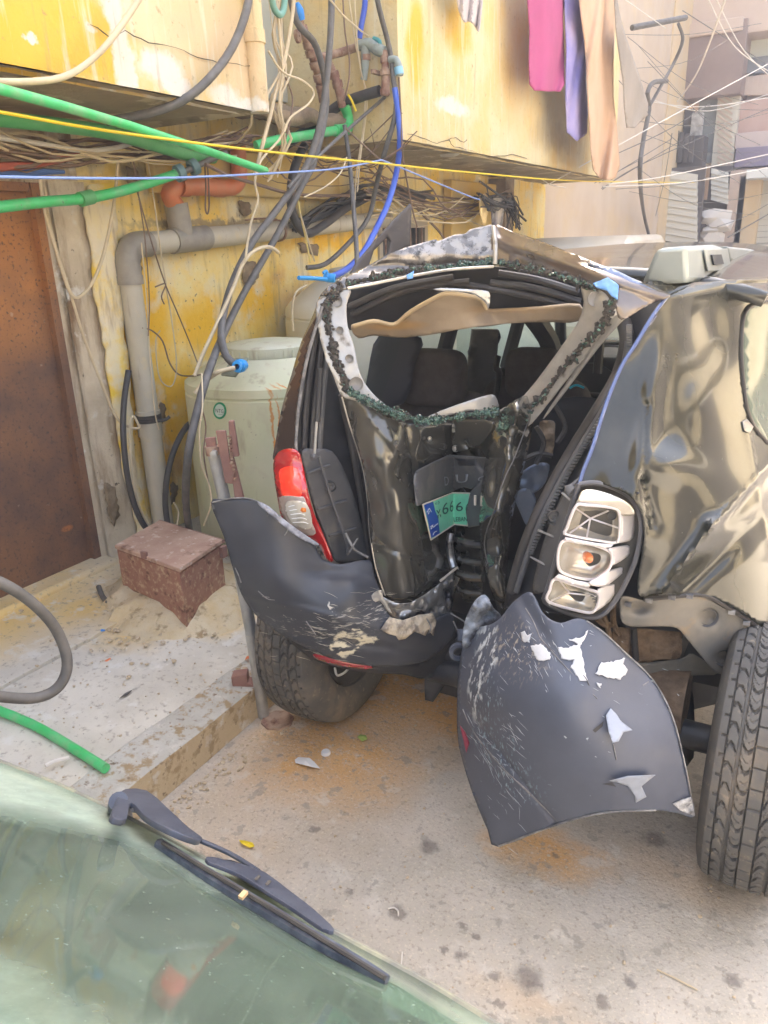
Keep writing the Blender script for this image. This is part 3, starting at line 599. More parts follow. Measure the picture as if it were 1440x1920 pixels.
# ------------------------------------------------------------------ green pipes under the left balcony
def line(name, label, cat, m_, r, pts, seg=8, sm=4, group=None, **k):
    P = [recess(*p) if len(p) == 3 else Vector(p[:3]) for p in pts]
    o = meshobj(name, G().tube(P, r, seg, sm), m_, **k); return tag(o, label, cat, group)
line('green_pipe', 'straight bright green pipe end slanting down in front of the yellow cable', 'pipe', green_m, .0150, [(-40, 163, -2.0), (0, 167, -2.02), (250, 238, -2.1), (498, 320, -2.2)], 14, 2)
gp = thing('green_pipe', (-2.6, 2, 1.8), 'lowest green pipe, passing left over the rusty door top to a threaded union', 'pipe')
gl_ = [onx(*p) for p in ((-60, 395, -2.72), (0, 388, -2.72), (90, 378, -2.72), (160, 372, -2.72), (240, 355, -2.70), (335, 325, -2.68))]
P_('pipe_run', G().tube(gl_, .021, 16, 4), green_m, gp)
c = onx(163, 371, -2.72); P_('coupling', G().cyl(onx(150, 374, -2.72), onx(172, 369, -2.72), .029, seg=16), greend_m, gp)
for (a, b) in (((330, 327), (352, 319)), ((357, 317), (376, 306))):
    o = P_('union_nut', G().lathe([(.024, 0), (.038, .004), (.038, .035), (.026, .04)], onx(a[0], a[1], -2.68), onx(b[0], b[1], -2.66)-onx(a[0], a[1], -2.68), 10), mat('union_blue_grey', (.14, .24, .26, 1), rough=.5) if 'union_blue_grey' not in bpy.data.materials else bpy.data.materials['union_blue_grey'], gp)
P_('metal_nipple', G().cyl(onx(345, 322, -2.68), onx(425, 286, -2.62), .014, seg=12), hose_m, gp)
line('green_pipe', 'thick dusty green pipe in the shade against the balcony underside', 'pipe', greend_m, .027, [(-60, 218, -2.62), (0, 223, -2.62), (120, 236, -2.64), (210, 250, -2.66), (290, 272, -2.68), (350, 290, -2.70), (400, 296, -2.72)], 14, 3)
line('red_conduit', 'dull red conduit under the shaded green pipe', 'pipe', red_m, .016, [(-40, 318, -2.85), (0, 313, -2.85), (60, 308, -2.85), (110, 298, -2.85), (165, 288, -2.85)], 8, 3)
line('white_conduit', 'white cable sagging beneath the dusty green pipe', 'cable', wht_m, .010, [(-40, 252, -2.8), (0, 258, -2.8), (80, 270, -2.8), (150, 282, -2.8), (210, 278, -2.8), (250, 268, -2.8)])
line('blue_strip', 'dark blue ribbon of cloth tied over the door top', 'ribbon', mat('blue_strip', (.08, .16, .42, 1), rough=.6), [.018, .015, .02, .012, .008], [(-20, 322, -2.9), (20, 325, -2.9), (50, 323, -2.9), (90, 322, -2.9), (120, 322, -2.9)], 6, 3)
# green riser in the recess
gr = thing('green_pipe', (-2.4, 3.3, 2.2), 'green pipe elbow joining a rusty riser between the balconies', 'pipe')
P_('arm', G().tube([onx(480, 274, -2.55), onx(520, 263, -2.52), onx(640, 243, -2.5)], .024, 16, 2), green_m, gr)
P_('elbow', G().tube([onx(628, 245, -2.5), onx(648, 243, -2.5), onx(653, 234, -2.5), onx(652, 215, -2.5), onx(645, 197, -2.5)], [.030, .032, .030, .027, .032], 16, 4), green_m, gr)
rp = thing('rusty_riser', (-2.5, 3.4, 2.4), 'rusty threaded steel water pipe leaning down into the green elbow', 'pipe')
P_('riser', G().tube([onx(*p) for p in ((642, 200, -2.5), (630, 150, -2.5), (612, 110, -2.55))], .022, 14, 2), rustpipe_m, rp)
P_('lower_pipe', G().tube([onx(*p) for p in ((563, 38, -2.5), (572, 70, -2.5), (588, 110, -2.52), (600, 145, -2.52), (606, 190, -2.55))], [.016, .019, .024, .03, .024], 14, 3), rustpipe_m, rp)
for x, y, r in ((568, 55, .026), (577, 84, .026), (583, 100, .03), (592, 122, .032), (599, 145, .034), (603, 165, .030), (633, 158, .030), (638, 175, .026), (626, 140, .03)):
    P_('coupling', G().lathe([(.012, -.018), (r, -.016), (r, .016), (.012, .018)], onx(x, y, -2.51), onx(x+3, y+12, -2.51)-onx(x, y, -2.51), 12), rustpipe_m, rp)
P_('valve_handle', G().lathe([(.005, -.01), (.03, -.008), (.03, .008), (.005, .01)], onx(558, 68, -2.45), (1, .2, .1), 12), rustpipe_m, rp)
P_('blue_cap', G().tube([onx(*p) for p in ((556, 5, -2.49), (560, 20, -2.49), (564, 38, -2.49))], [.012, .026, .022], 12, 3), bluec_m, rp)
va = thing('valve_cluster', (-2.4, 3.6, 2.4), 'grey and rusty cluster of water valves beside the right balcony end', 'valve')
P_('header_pipe', G().tube([recess(*p) for p in ((600, 108, -2.5), (640, 98, -2.5), (682, 84, -2.5))], .021, 14, 2), rustpipe_m, va)
gg = mat('grey_green_fitting', (.34, .40, .38, 1), (.25, .28, .26, 1), 20, rough=.6)
P_('tee', G().tube([recess(*p) for p in ((672, 86, -2.49), (692, 82, -2.48), (706, 92, -2.48), (722, 98, -2.48))], [.026, .028, .030, .028], 14, 3), gg, va)
P_('drop', G().tube([recess(*p) for p in ((686, 84, -2.48), (685, 110, -2.48), (684, 135, -2.48), (682, 150, -2.48))], [.026, .024, .018, .018], 12, 2), gg, va)
P_('drop', G().tube([recess(*p) for p in ((720, 96, -2.47), (722, 118, -2.47), (723, 150, -2.47), (722, 180, -2.47))], [.024, .02, .024, .022], 12, 2), rustpipe_m, va)
for x, y, r in ((686, 108, .026), (722, 112, .026), (723, 136, .03), (722, 172, .028), (708, 90, .032)): P_('nut', G().lathe([(.01, -.016), (r, -.014), (r, .014), (.01, .016)], recess(x, y, -2.46), (0, 0, 1), 8), rustpipe_m if y > 100 else gg, va)
P_('tap_handle', G().tube([recess(*p) for p in ((700, 72, -2.44), (712, 78, -2.44), (712, 95, -2.46))], .011, 8, 3), mat('teal_tap', (.05, .30, .32, 1), rough=.4), va)
P_('tap_handle', G().box(recess(706, 136, -2.42), (.02, .09, .02)), rustpipe_m, va)
P_('elbow', G().tube([recess(*p) for p in ((730, 112, -2.40), (742, 112, -2.39), (748, 124, -2.38), (750, 142, -2.38))], .018, 12, 3), gg, va)
P_('blue_ring', G().cyl(recess(747, 126, -2.38), recess(749, 140, -2.38), .024, seg=14), mat('pale_blue_ring', (.25, .50, .66, 1), rough=.4), va)
line('black_conduit', 'thick black pipe slanting behind the green elbow', 'pipe', blk_m, .028, [(712, 170, -2.6), (680, 180, -2.6), (640, 195, -2.62), (600, 225, -2.66), (560, 255, -2.7), (530, 275, -2.75)], 12, 3)
line('corrugated_hose', 'fat black corrugated hose looping down in front of the grey drain pipe', 'hose', blk_m, .024, [(598, 240, -2.66), (570, 275, -2.66), (551, 320, -2.66), (545, 370, -2.66), (552, 410, -2.66), (575, 438, -2.66), (610, 420, -2.7), (650, 390, -2.8), (690, 370, -2.85)], 12, 4)
# ------------------------------------------------------------------ hoses
line('black_hose', 'long grey-black hose curving into the tank fitting with the blue collar', 'hose', hose_m, .0165,
     [(622, -40, -2.3), (620, 60, -2.3), (610, 170, -2.32), (596, 250, -2.34), (570, 320, -2.36), (520, 392, -2.38), (475, 452, -2.38), (440, 520, -2.36), (421, 580, -2.32), (415, 630, -2.25), (425, 668, -2.18), (444, 686, -2.15)], 12, 5)
line('black_hose', 'black hose crossing the first one and dropping left of the tank to the pavement', 'hose', hose_m, .0165,
     [(540, -40, -2.4), (556, 40, -2.4), (594, 90, -2.42), (612, 190, -2.42), (590, 300, -2.4), (565, 350, -2.4), (520, 440, -2.4), (460, 545, -2.4), (420, 625, -2.3), (390, 700, -2.16), (365, 790, -2.12), (352, 860, -2.13), (348, 930, -2.3), (352, 975, -2.42), (357, 1000, -2.5)], 12, 5)
fit = mat('blue_collar', (.03, .34, .80, 1), rough=.4)
o = meshobj('blue_hose_fitting', G().lathe([(.012, -.03), (.024, -.028), (.024, -.012), (.028, -.01), (.028, .012), (.022, .014), (.022, .035), (.01, .036)], onx(450, 686, -2.13), onx(460, 684, -2.14)-onx(444, 688, -2.12), 14), fit); tag(o, 'blue compression fitting where the hose enters the tank shoulder', 'fitting')
o = meshobj('blue_hose_fitting', G().lathe([(.016, -.03), (.027, -.028), (.027, -.01), (.022, -.006), (.024, .02), (.02, .03)], onx(358, 1008, -2.5), (.05, 0, -1), 14), fit); tag(o, 'blue fitting at the hose foot just behind the rusty box', 'fitting')
line('black_hose', 'thin black hose bowing left of the drain pipe down to its foot', 'hose', blk_m, .014, [(241, 695, -2.86), (233, 750, -2.84), (231, 810, -2.82), (237, 880, -2.80), (250, 940, -2.79), (270, 985, -2.78), (300, 1015, -2.76)], 10, 5)
line('black_hose', 'black hose arching from the tank side down right of the drain pipe foot', 'hose', blk_m, .015, [(378, 780, -2.72), (350, 800, -2.72), (328, 840, -2.72), (314, 890, -2.74), (310, 940, -2.75), (314, 980, -2.75), (321, 1012, -2.75)], 10, 5)
line('grey_hose', 'grey hose curving down in front of the flaking left balcony', 'hose', hose_m, .016, [(470, -40, -2.12), (462, 20, -2.12), (435, 90, -2.13), (390, 150, -2.14), (340, 190, -2.2), (280, 212, -2.3), (200, 228, -2.45)], 12, 4)
line('cream_hose', 'cream hose sagging across the bright yellow paint at top left', 'hose', crm_m, .010, [(285, -40, -2.1), (240, 30, -2.1), (190, 95, -2.1), (130, 140, -2.1), (60, 153, -2.1), (-40, 152, -2.1)], 10, 4)
line('black_hose', 'black hose passing left of the valves and down behind the green elbow', 'hose', hose_m, .014, [(700, -40, -2.2), (712, 20, -2.2), (730, 90, -2.22), (738, 150, -2.25), (742, 210, -2.3), (720, 290, -2.35), (705, 350, -2.4), (690, 410, -2.45), (650, 460, -2.5), (610, 495, -2.55), (575, 502, -2.6)], 10, 4)
line('black_hose', 'straight black hose falling from the green elbow to behind the car roof', 'hose', hose_m, .0125, [(646, 235, -2.45), (655, 300, -2.4), (662, 380, -2.3), (667, 440, -2.2), (670, 500, -2.1)], 10, 3)
line('blue_hose', 'bright blue hose hanging in a long bow beside the right balcony end', 'hose', blue_m, .0165, [(740, 165, -2.2), (745, 200, -2.2), (750, 260, -2.2), (744, 320, -2.2), (728, 380, -2.2), (705, 430, -2.2), (680, 475, -2.2), (650, 505, -2.22), (620, 520, -2.24)], 12, 4)
line('blue_hose', 'short blue hose entering the valve cluster from above', 'hose', blue_m, .015, [(686, -40, -2.4), (684, 10, -2.4), (678, 45, -2.42), (674, 72, -2.44)], 12, 3)
o = meshobj('blue_valve', G().lathe([(.01, -.03), (.022, -.028), (.024, .01), (.018, .03)], onx(618, 521, -2.22), (-1, -.4, .1), 12).tube([onx(606, 512, -2.2), onx(612, 508, -2.2), onx(613, 520, -2.2)], .007, 6).tube([onx(560, 521, -2.2), onx(590, 522, -2.2), onx(612, 524, -2.2)], .01, 8), fit); tag(o, 'small blue tap at the low end of the long blue hose', 'valve')
line('teal_hose', 'dull teal hose looping at the top edge beside the yellow downpipe', 'hose', mat('teal_hose', (.16, .34, .28, 1), rough=.5), .014, [(508, -40, -2.25), (512, 10, -2.25), (525, 28, -2.25), (533, 10, -2.25), (534, -40, -2.25)], 10, 4)
line('white_pipe_end', 'cut off cream pipe end curling past the black hoses', 'pipe', crm_m, .0085, [(365, 705, -2.3), (380, 665, -2.3), (410, 600, -2.3), (437, 540, -2.3), (455, 495, -2.3), (475, 472, -2.3), (497, 463, -2.3), (512, 466, -2.3), (522, 474, -2.3)], 10, 4)
line('white_pipe', 'cream flexible pipe running to the tank shoulder under the blue collar', 'pipe', crm_m, .010, [(366, 738, -2.25), (385, 715, -2.22), (410, 697, -2.16), (440, 690, -2.12)], 10, 4)
# ------------------------------------------------------------------ overhead lines
line('yellow_cable', 'thin bright yellow cable strung right across the scene under both balconies', 'cable', yc_m, .0052, [(-60, 203, -2.1), (0, 210, -2.1), (200, 245, -2.1), (480, 282, -2.1), (720, 307, -2.1), (900, 325, -2.1), (1100, 340, -2.1), (1300, 342, -2.1)], 6, 3)
line('pale_blue_cable', 'pale blue cable strung level over the rusty door and orange pipe', 'cable', bc_m, .0042, [(-60, 330, -2.0), (150, 334, -2.05), (340, 333, -2.1), (560, 322, -2.1), (640, 315, -2.1), (715, 300, -2.1)], 6, 3)
line('pale_blue_cable', 'pale blue cable slanting down to the junction behind the car roof', 'cable', bc_m, .0048, [(715, 300, -2.1), (760, 318, -2.15), (880, 368, -2.3), (900, 374, -2.3)], 6, 2)
cb = 'cables looped against the yellow wall'
L_ = [
 ('cream_cable', 'cream cable looping from above the door down to a low bend beside the drain elbow', crm_m, .0072, [(75, 330, -2.86), (85, 400, -2.86), (108, 480, -2.86), (128, 540, -2.85), (145, 558, -2.84), (170, 535, -2.83), (190, 490, -2.82), (205, 430, -2.82), (215, 370, -2.83), (222, 300, -2.84)]),
 ('cream_cable', 'long cream cable slanting down the post to the black pipe strap', crm_m, .0062, [(84, 350, -2.87), (95, 430, -2.87), (135, 560, -2.87), (160, 640, -2.87), (195, 730, -2.86), (220, 785, -2.85), (245, 802, -2.82), (262, 802, -2.80)]),
 ('cream_cable', 'cream cable running inside the thin black hose to the pipe foot', crm_m, .0058, [(262, 802, -2.80), (250, 780, -2.81), (244, 800, -2.81), (246, 870, -2.80), (255, 930, -2.79), (275, 980, -2.78), (296, 1008, -2.76)]),
 ('brown_cable', 'thin brown wire hanging in front of the drain elbow', brn_m, .003, [(250, 300, -2.83), (262, 380, -2.8), (272, 450, -2.8), (280, 560, -2.8), (278, 630, -2.8)]),
 ('cream_cable', 'thin cream wire dropping past the tee to a knot on the wall', crm_m, .0034, [(275, 290, -2.84), (288, 370, -2.8), (300, 460, -2.8), (311, 530, -2.82)]),
 ('brown_cable', 'brown knotted wire running from the wall knot to the tank', brn_m, .0034, [(255, 350, -2.84), (280, 440, -2.8), (309, 530, -2.84), (330, 580, -2.85), (355, 640, -2.85), (372, 685, -2.8)]),
 ('cream_cable', 'cream wire making a long narrow loop on the bright yellow paint', crm_m, .0036, [(311, 535, -2.86), (322, 600, -2.86), (331, 680, -2.86), (325, 720, -2.86), (310, 722, -2.86), (297, 700, -2.86), (292, 640, -2.86), (300, 620, -2.86)]),
 ('brown_cable', 'twisted brown wire sagging between the drain pipe and the tank', brn_m, .0040, [(266, 615, -2.84), (285, 620, -2.85), (305, 640, -2.85), (318, 680, -2.85), (335, 702, -2.85), (360, 705, -2.7), (376, 702, -2.5)]),
 ('brown_cable', 'short knotted wire end sticking out left of the wall knot', brn_m, .0035, [(291, 538, -2.84), (311, 532, -2.83), (303, 555, -2.83), (308, 570, -2.84)]),
 ('cream_cable', 'thin cream wire falling straight to the pipe strap', crm_m, .003, [(265, 455, -2.81), (275, 560, -2.81), (282, 680, -2.81), (290, 770, -2.8), (298, 805, -2.8)]),
 ('cream_cable', 'cream cable hanging in a wave right of the yellow downpipe', crm_m, .0050, [(503, 95, -2.25), (530, 135, -2.25), (565, 150, -2.25), (588, 172, -2.25), (578, 195, -2.25), (545, 220, -2.25), (533, 248, -2.25)]),
 ('cream_cable', 'thick cream cable coming down from the top edge beside the teal hose', crm_m, .009, [(552, -40, -2.3), (549, 20, -2.3), (538, 90, -2.3), (528, 135, -2.3), (515, 180, -2.3), (506, 220, -2.3), (490, 280, -2.3), (478, 330, -2.32)]),
 ('cream_cable', 'cream cable descending through the loose bundle to the black hoses', crm_m, .0055, [(515, -20, -2.28), (524, 60, -2.28), (530, 130, -2.28), (524, 190, -2.28), (530, 250, -2.28), (490, 300, -2.28), (478, 340, -2.28), (484, 375, -2.28), (470, 420, -2.28), (462, 470, -2.28), (461, 490, -2.28)]),
 ('cream_cable', 'cream cable leaving the bundle to the left under the balcony corner', crm_m, .0050, [(528, 130, -2.3), (500, 180, -2.3), (474, 210, -2.3), (470, 235, -2.35), (450, 262, -2.45), (430, 270, -2.55)]),
 ('brown_cable', 'dark wire hanging inside the loose bundle below the yellow downpipe', brn_m, .004, [(535, 145, -2.3), (548, 180, -2.3), (545, 220, -2.3), (536, 260, -2.3)]),
 ('cream_cable', 'pair of cream cables hanging right of the green elbow', crm_m, .0045, [(652, -20, -2.4), (660, 40, -2.4), (668, 90, -2.4), (682, 150, -2.4), (684, 200, -2.4), (678, 260, -2.4), (668, 330, -2.4), (664, 400, -2.4)]),
 ('cream_cable', 'second cream cable of the hanging pair right of the green elbow', crm_m, .004, [(664, -20, -2.38), (668, 60, -2.38), (676, 130, -2.38), (688, 180, -2.38), (683, 240, -2.38), (675, 300, -2.38), (670, 360, -2.38)]),
 ('cream_cable', 'cream cable crossing from the hoses down to the valve cluster', crm_m, .0045, [(612, -10, -2.25), (640, 25, -2.25), (665, 48, -2.28), (690, 68, -2.35)]),
 ('brown_cable', 'dark wire dropping between the two black hoses', brn_m, .0045, [(642, -20, -2.35), (647, 60, -2.35), (655, 110, -2.35), (654, 150, -2.35), (645, 190, -2.38)]),
 ('brown_cable', 'black cable stretched from the union nut past the orange pipe to the right', brn_m, .0095, [(385, 308, -2.6), (430, 330, -2.6), (480, 345, -2.6), (540, 362, -2.62), (600, 367, -2.65), (660, 366, -2.7)]),
 ('brown_cable', 'narrow dark wire loop hanging over the orange pipe', brn_m, .004, [(384, 310, -2.75), (386, 350, -2.75), (385, 390, -2.75), (389, 401, -2.75), (392, 385, -2.75), (391, 340, -2.75), (389, 312, -2.75)]),
 ('cream_cable', 'cream cable swinging from the yellow cable across the dark recess', crm_m, .004, [(650, 295, -2.3), (638, 325, -2.3), (610, 350, -2.32), (570, 370, -2.34)]),
 ('yellow_wire', 'pair of pale yellow wires dropping to the hose hook', mat('pale_yellow_wire', (.74, .60, .22, 1), rough=.6), .0045, [(558, 370, -2.45), (565, 410, -2.45), (574, 450, -2.45), (582, 493, -2.45)]),
 ('yellow_wire', 'second pale yellow wire beside the pair at the hose hook', crm_m, .004, [(563, 400, -2.44), (576, 445, -2.44), (590, 490, -2.44)]),
 ('yellow_hook', 'short bright yellow wire end bent beside the green elbow', yc_m, .006, [(653, 178, -2.35), (660, 190, -2.35), (667, 208, -2.35)]),
 ('black_cable', 'grey cable slanting from the valve cluster down left to the hoses', hose_m, .009, [(722, 182, -2.35), (690, 210, -2.35), (650, 245, -2.35), (600, 290, -2.35), (560, 330, -2.35), (540, 352, -2.36)]),
 ('black_cable', 'dark cable falling behind the blue hose bow', brn_m, .005, [(748, 145, -2.25), (752, 220, -2.25), (755, 290, -2.25), (765, 350, -2.25), (775, 400, -2.25), (782, 425, -2.25)]),
 ('brown_cable', 'brown wire slanting from the green elbow to the blue hose', brn_m, .0045, [(648, 240, -2.3), (690, 280, -2.25), (730, 315, -2.22), (745, 340, -2.2)]),
 ('cream_cable', 'cream cable arcing behind the black trim blade over the car roof', crm_m, .006, [(705, 392, -2.7), (740, 400, -2.7), (780, 400, -2.7), (820, 385, -2.7), (850, 378, -2.7), (880, 380, -2.7)]),
 ('cream_cable', 'thin cream cable sagging just under the arcing one behind the car', crm_m, .0045, [(770, 400, -2.65), (810, 403, -2.65), (845, 390, -2.65), (872, 366, -2.65)]),
 ('cream_cable', 'cream cable dropping from the recess to the dark window', crm_m, .007, [(705, 355, -2.7), (740, 375, -2.7), (760, 392, -2.7), (765, 400, -2.7)]),
 ('brown_cable', 'dark cable run along the underside of the right balcony', brn_m, .008, [(740, 345, -2.75), (790, 362, -2.78), (850, 372, -2.8), (900, 372, -2.8)]),
 ('brown_cable', 'dark cable slanting down behind the black trim blade', brn_m, .009, [(770, 378, -2.75), (795, 405, -2.75), (820, 430, -2.75), (835, 450, -2.75)]),
 ('cream_cable', 'cream wire at the tank top running down its left side', crm_m, .0032, [(378, 700, -2.1), (380, 760, -2.0), (374, 810, -2.0), (378, 870, -2.0), (392, 910, -2.0), (396, 945, -2.0), (382, 985, -2.05)]),
 ('brown_cable', 'brown wire down the tank side crossing the cream wire', brn_m, .003, [(378, 765, -2.0), (386, 800, -2.0), (382, 850, -2.0), (390, 900, -2.0), (396, 925, -2.0)]),
 ('cream_cable', 'cream wire curling at the foot of the black hose arch', crm_m, .005, [(326, 942, -2.7), (335, 960, -2.7), (330, 990, -2.7), (322, 1000, -2.7)]),
 ('cream_cable', 'twin cream cables hanging below the blue tap behind the car', crm_m, .0055, [(575, 535, -2.45), (555, 548, -2.45), (548, 580, -2.45), (550, 620, -2.45)]),
]
for nm, lb, m_, r, pts in L_: line(nm, lb, 'cable', m_, r, pts, 6, 4)
# strands no one could count: the tangles under the balconies
def tangle(name, label, pts, n, spread, m_, r=.003, steps=6):
    g = G(); P = [recess(*p) for p in pts]
    for k in range(n):
        off = [Vector([random.gauss(0, spread) for _ in range(3)]) for _ in P]
        g.tube([p+o for p, o in zip(P, off)], r*random.uniform(.6, 1.7), 5, 3)
    o = meshobj(name, g, m_); tag(o, label, 'cables'); return stuff(o)
tangle('wire_tangle', 'tangled dark wires under the left balcony', [(-40, 285, -2.85), (60, 290, -2.85), (140, 290, -2.85), (230, 282, -2.84), (320, 292, -2.8), (400, 275, -2.7), (470, 250, -2.6)], 12, .03, brn_m, .005)
tangle('wire_tangle', 'tangled pale wires under the left balcony', [(-40, 262, -2.82), (80, 280, -2.82), (200, 292, -2.82), (320, 290, -2.75), (440, 262, -2.65)], 5, .03, crm_m, .004)
tangle('wire_tangle', 'pale cables bunched below the yellow downpipe', [(520, -40, -2.35), (528, 60, -2.33), (530, 135, -2.32), (515, 200, -2.32), (525, 270, -2.35), (500, 330, -2.4)], 6, .022, crm_m, .004)
tangle('wire_tangle', 'black cables bundled under the recess', [(552, 420, -2.8), (600, 400, -2.85), (660, 375, -2.85), (720, 355, -2.8), (800, 372, -2.8)], 14, .028, blk_m, .008)
tangle('wire_tangle', 'mixed wires strung below the right balcony', [(690, 340, -2.6), (760, 362, -2.7), (830, 400, -2.7), (900, 385, -2.75), (950, 372, -2.8)], 10, .05, brn_m, .004)
tangle('wire_tangle', 'pale wires strung below the right balcony', [(700, 380, -2.7), (780, 410, -2.75), (850, 400, -2.75), (900, 400, -2.8)], 6, .05, crm_m, .0045)
tangle('wire_tangle', 'dark wires and rags knotted at the balcony bracket', [(900, 368, -2.6), (930, 385, -2.6), (955, 380, -2.65), (965, 420, -2.6)], 22, .045, blk_m, .006)
tangle('wire_tangle', 'thin dark wires crossing the recess', [(510, 240, -2.6), (560, 300, -2.6), (610, 330, -2.65), (700, 300, -2.6), (740, 240, -2.5)], 7, .06, brn_m, .003)
# long thin street wires at upper right
far = [((870, 85), (1000, 320), (1060, 352)), ((1030, 345), (1200, 250), (1440, 120)), ((1140, 345), (1250, 330), (1460, 285)), ((1130, 350), (1300, 340), (1460, 310)), ((1060, 330), (1240, 250), (1330, 195)),
       ((1367, -20), (1310, 130), (1270, 190)), ((1320, -20), (1380, 90), (1470, 150)), ((1335, -20), (1395, 95), (1470, 165)), ((1130, 355), (1210, 305), (1460, 195)), ((960, 405), (1100, 350), (1200, 300)),
       ((980, 425), (1120, 345), (1260, 260)), ((985, 440), (1150, 340), (1300, 250)), ((1215, 190), (1320, 200), (1460, 180)), ((1215, 185), (1330, 208), (1460, 170)), ((1280, 20), (1390, 90), (1460, 135)),
       ((1365, 445), (1400, 425), (1470, 385)), ((1345, 425), (1400, 405), (1470, 365)), ((965, 395), (1070, 402), (1180, 365)), ((1150, 330), (1185, 400), (1225, 500)), ((1260, 250), (1245, 340), (1220, 440))]
random.seed(11)
for _ in range(12):
    a, b = random.uniform(1150, 1260), random.uniform(60, 360); c, d = random.uniform(1380, 1470), random.uniform(20, 420); far.append(((a, b), ((a+c)/2, (b+d)/2+random.uniform(5, 30)), (c, d)))
for i, q in enumerate(far):
    x = -1.6-.05*i
    P = [onx(a, b, x-.4*k) if a < 1300 or True else None for k, (a, b) in enumerate(q)]
    P = [at(a, b, 7+.3*(i % 20)+1.2*k) for k, (a, b) in enumerate(q)]
    r = (.0055 if i not in (5, 15) else .010) if i < 20 else .0028
    o = meshobj('street_wire', G().tube(P, r, 5, 6), wht_m if i in (0, 1, 2, 3, 5, 6, 7, 12, 13, 17) else hose_m)
    tag(o, {0: 'pale line slanting from the top edge down across the face of the right balcony', 5: 'thick pale cable coming steeply down at the top right corner', 15: 'dark cable rising to the right edge just above the roof rail',
            18: 'thin line dropping from the balcony end to the foot of the black cable bundle', 19: 'thin line falling past the left edge of the roller shutter'}.get(i, 'thin wire strung across the street between the balcony end and the shuttered building'), 'wire', 'thin wires strung across the street')
# conduit on the pink building
line('black_conduit', 'black cable bundle climbing the pink wall in a hooked bend', 'cable', hose_m, .026, [Vector((0, 0, 0))]*0 + [tuple(ony(a, b, 9.2+.0*a)) for a, b in ((1235, 500), (1222, 460), (1207, 400), (1200, 330), (1205, 270), (1217, 205), (1214, 175), (1225, 155), (1260, 152), (1290, 160))] if False else [(1235, 500, -2.75), (1222, 460, -2.8), (1207, 400, -2.8), (1200, 330, -2.8), (1205, 270, -2.8), (1217, 205, -2.8), (1214, 175, -2.8), (1225, 155, -2.8), (1250, 152, -2.8)], 8, 4)
line('black_cable', 'black cable bowing out from the hooked bend and back to a bracket arm', 'cable', hose_m, .02, [(1214, 205, -2.6), (1240, 160, -2.4), (1265, 115, -2.2), (1280, 75, -2.0), (1272, 45, -2.0)], 6, 5)
o = meshobj('bracket_arm', G().tube([onx(1185, 52, -2.3), onx(1286, 33, -1.9)], .03, 8, 1), hose_m); tag(o, 'short iron bracket arm sticking out past the laundry', 'bracket')
# ------------------------------------------------------------------ water tanks
def tank(loc, r, h, m_, label, seg=64, lidr=.24, dome=.215):
    t = thing('water_tank', loc, label, 'water tank', 'plastic water tanks along the wall'); x, y, z = loc
    P_('body', G().lathe([(r*.97, 0), (r, .03), (r, h*.80-.05), (r, h*.80-.006), (r*.985, h*.80), (r*.985, h*.80+.006), (r*1.0, h*.80+.012), (r*.99, h*.80+.05), (r*.93, h*.80+dome*.4), (r*.66, h*.80+dome*.88), (r*.55, h*.80+dome)], (x, y, z), seg=seg), m_, t)
    zl = z+h*.80+dome
    lid = P_('lid', G().lathe([(lidr*1.0, -.01), (lidr*1.0, .045), (lidr*.97, .052), (lidr*.5, .066), (.0, .07)], (x, y, zl), seg=seg), m_, t)
    for k in range(32):
        a = k*6.2832/32; P_('lid_rib', G().box((x+math.cos(a)*(lidr+.002), y+math.sin(a)*(lidr+.002), zl+.018), (.012, .008, .036), Matrix.Rotation(a, 3, 'Z')), m_, lid)
    return t
t1 = tank((TX, TY, .19), TR, .98, tank_m, 'pale green water tank with a round green sticker and rust streaks', dome=.16, lidr=.225)
# flat panel where the hose enters, its recess shade put into the colour
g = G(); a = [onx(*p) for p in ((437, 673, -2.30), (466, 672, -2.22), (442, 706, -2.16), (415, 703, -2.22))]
g.add(a, [(0, 1, 2, 3)]); P_('inlet_shade_panel', g, mat('recess_shade_plastic', (.26, .28, .20, 1), rough=.7), t1, sol=.008)
# sticker on the drum: ring, disc, lettering wrapped to its curve
def ell(cx, cy, rx, ry, n=28): return [(cx+rx*math.cos(6.2832*k/n), cy+ry*math.sin(6.2832*k/n)) for k in range(n)]
g = G(); sheet(g, ell(412, 770, 12.5, 16), None, 4, sm=0, proj=lambda x, y: cylpt(x, y, .002)); stk = P_('sticker', g, mat('sticker_green', (.01, .30, .12, 1), rough=.4), t1)
g = G(); sheet(g, ell(411.5, 770, 9.2, 12.2), None, 4, sm=0, proj=lambda x, y: cylpt(x, y, .004)); P_('sticker_disc', g, mat('sticker_white', (.62, .72, .60, 1), rough=.4), stk)
ink = mat('dark_ink', (.02, .03, .03, 1), rough=.5)
g = G(); textmesh(g, 'NTG', ((404, 766), (419, 768), (419, 775), (404, 773)), lambda x, y: cylpt(x, y, .006)); P_('lettering', g, ink, stk)
g = G()
for x in range(409, 419, 2): textmesh(g, '-', ((x, 777), (x+1.4, 777.3), (x+1.4, 778), (x, 777.7)), lambda a, b: cylpt(a, b, .006))
P_('small_print', g, ink, stk)
t2 = tank((-2.44, 4.15, .19), .52, 1.30, tank2_m, 'taller beige water tank behind the green one, half hidden by the car')
t3 = tank((-2.3, 5.6, .19), .55, 1.25, tank3_m, 'pale tank glimpsed through the wrecked car windows')
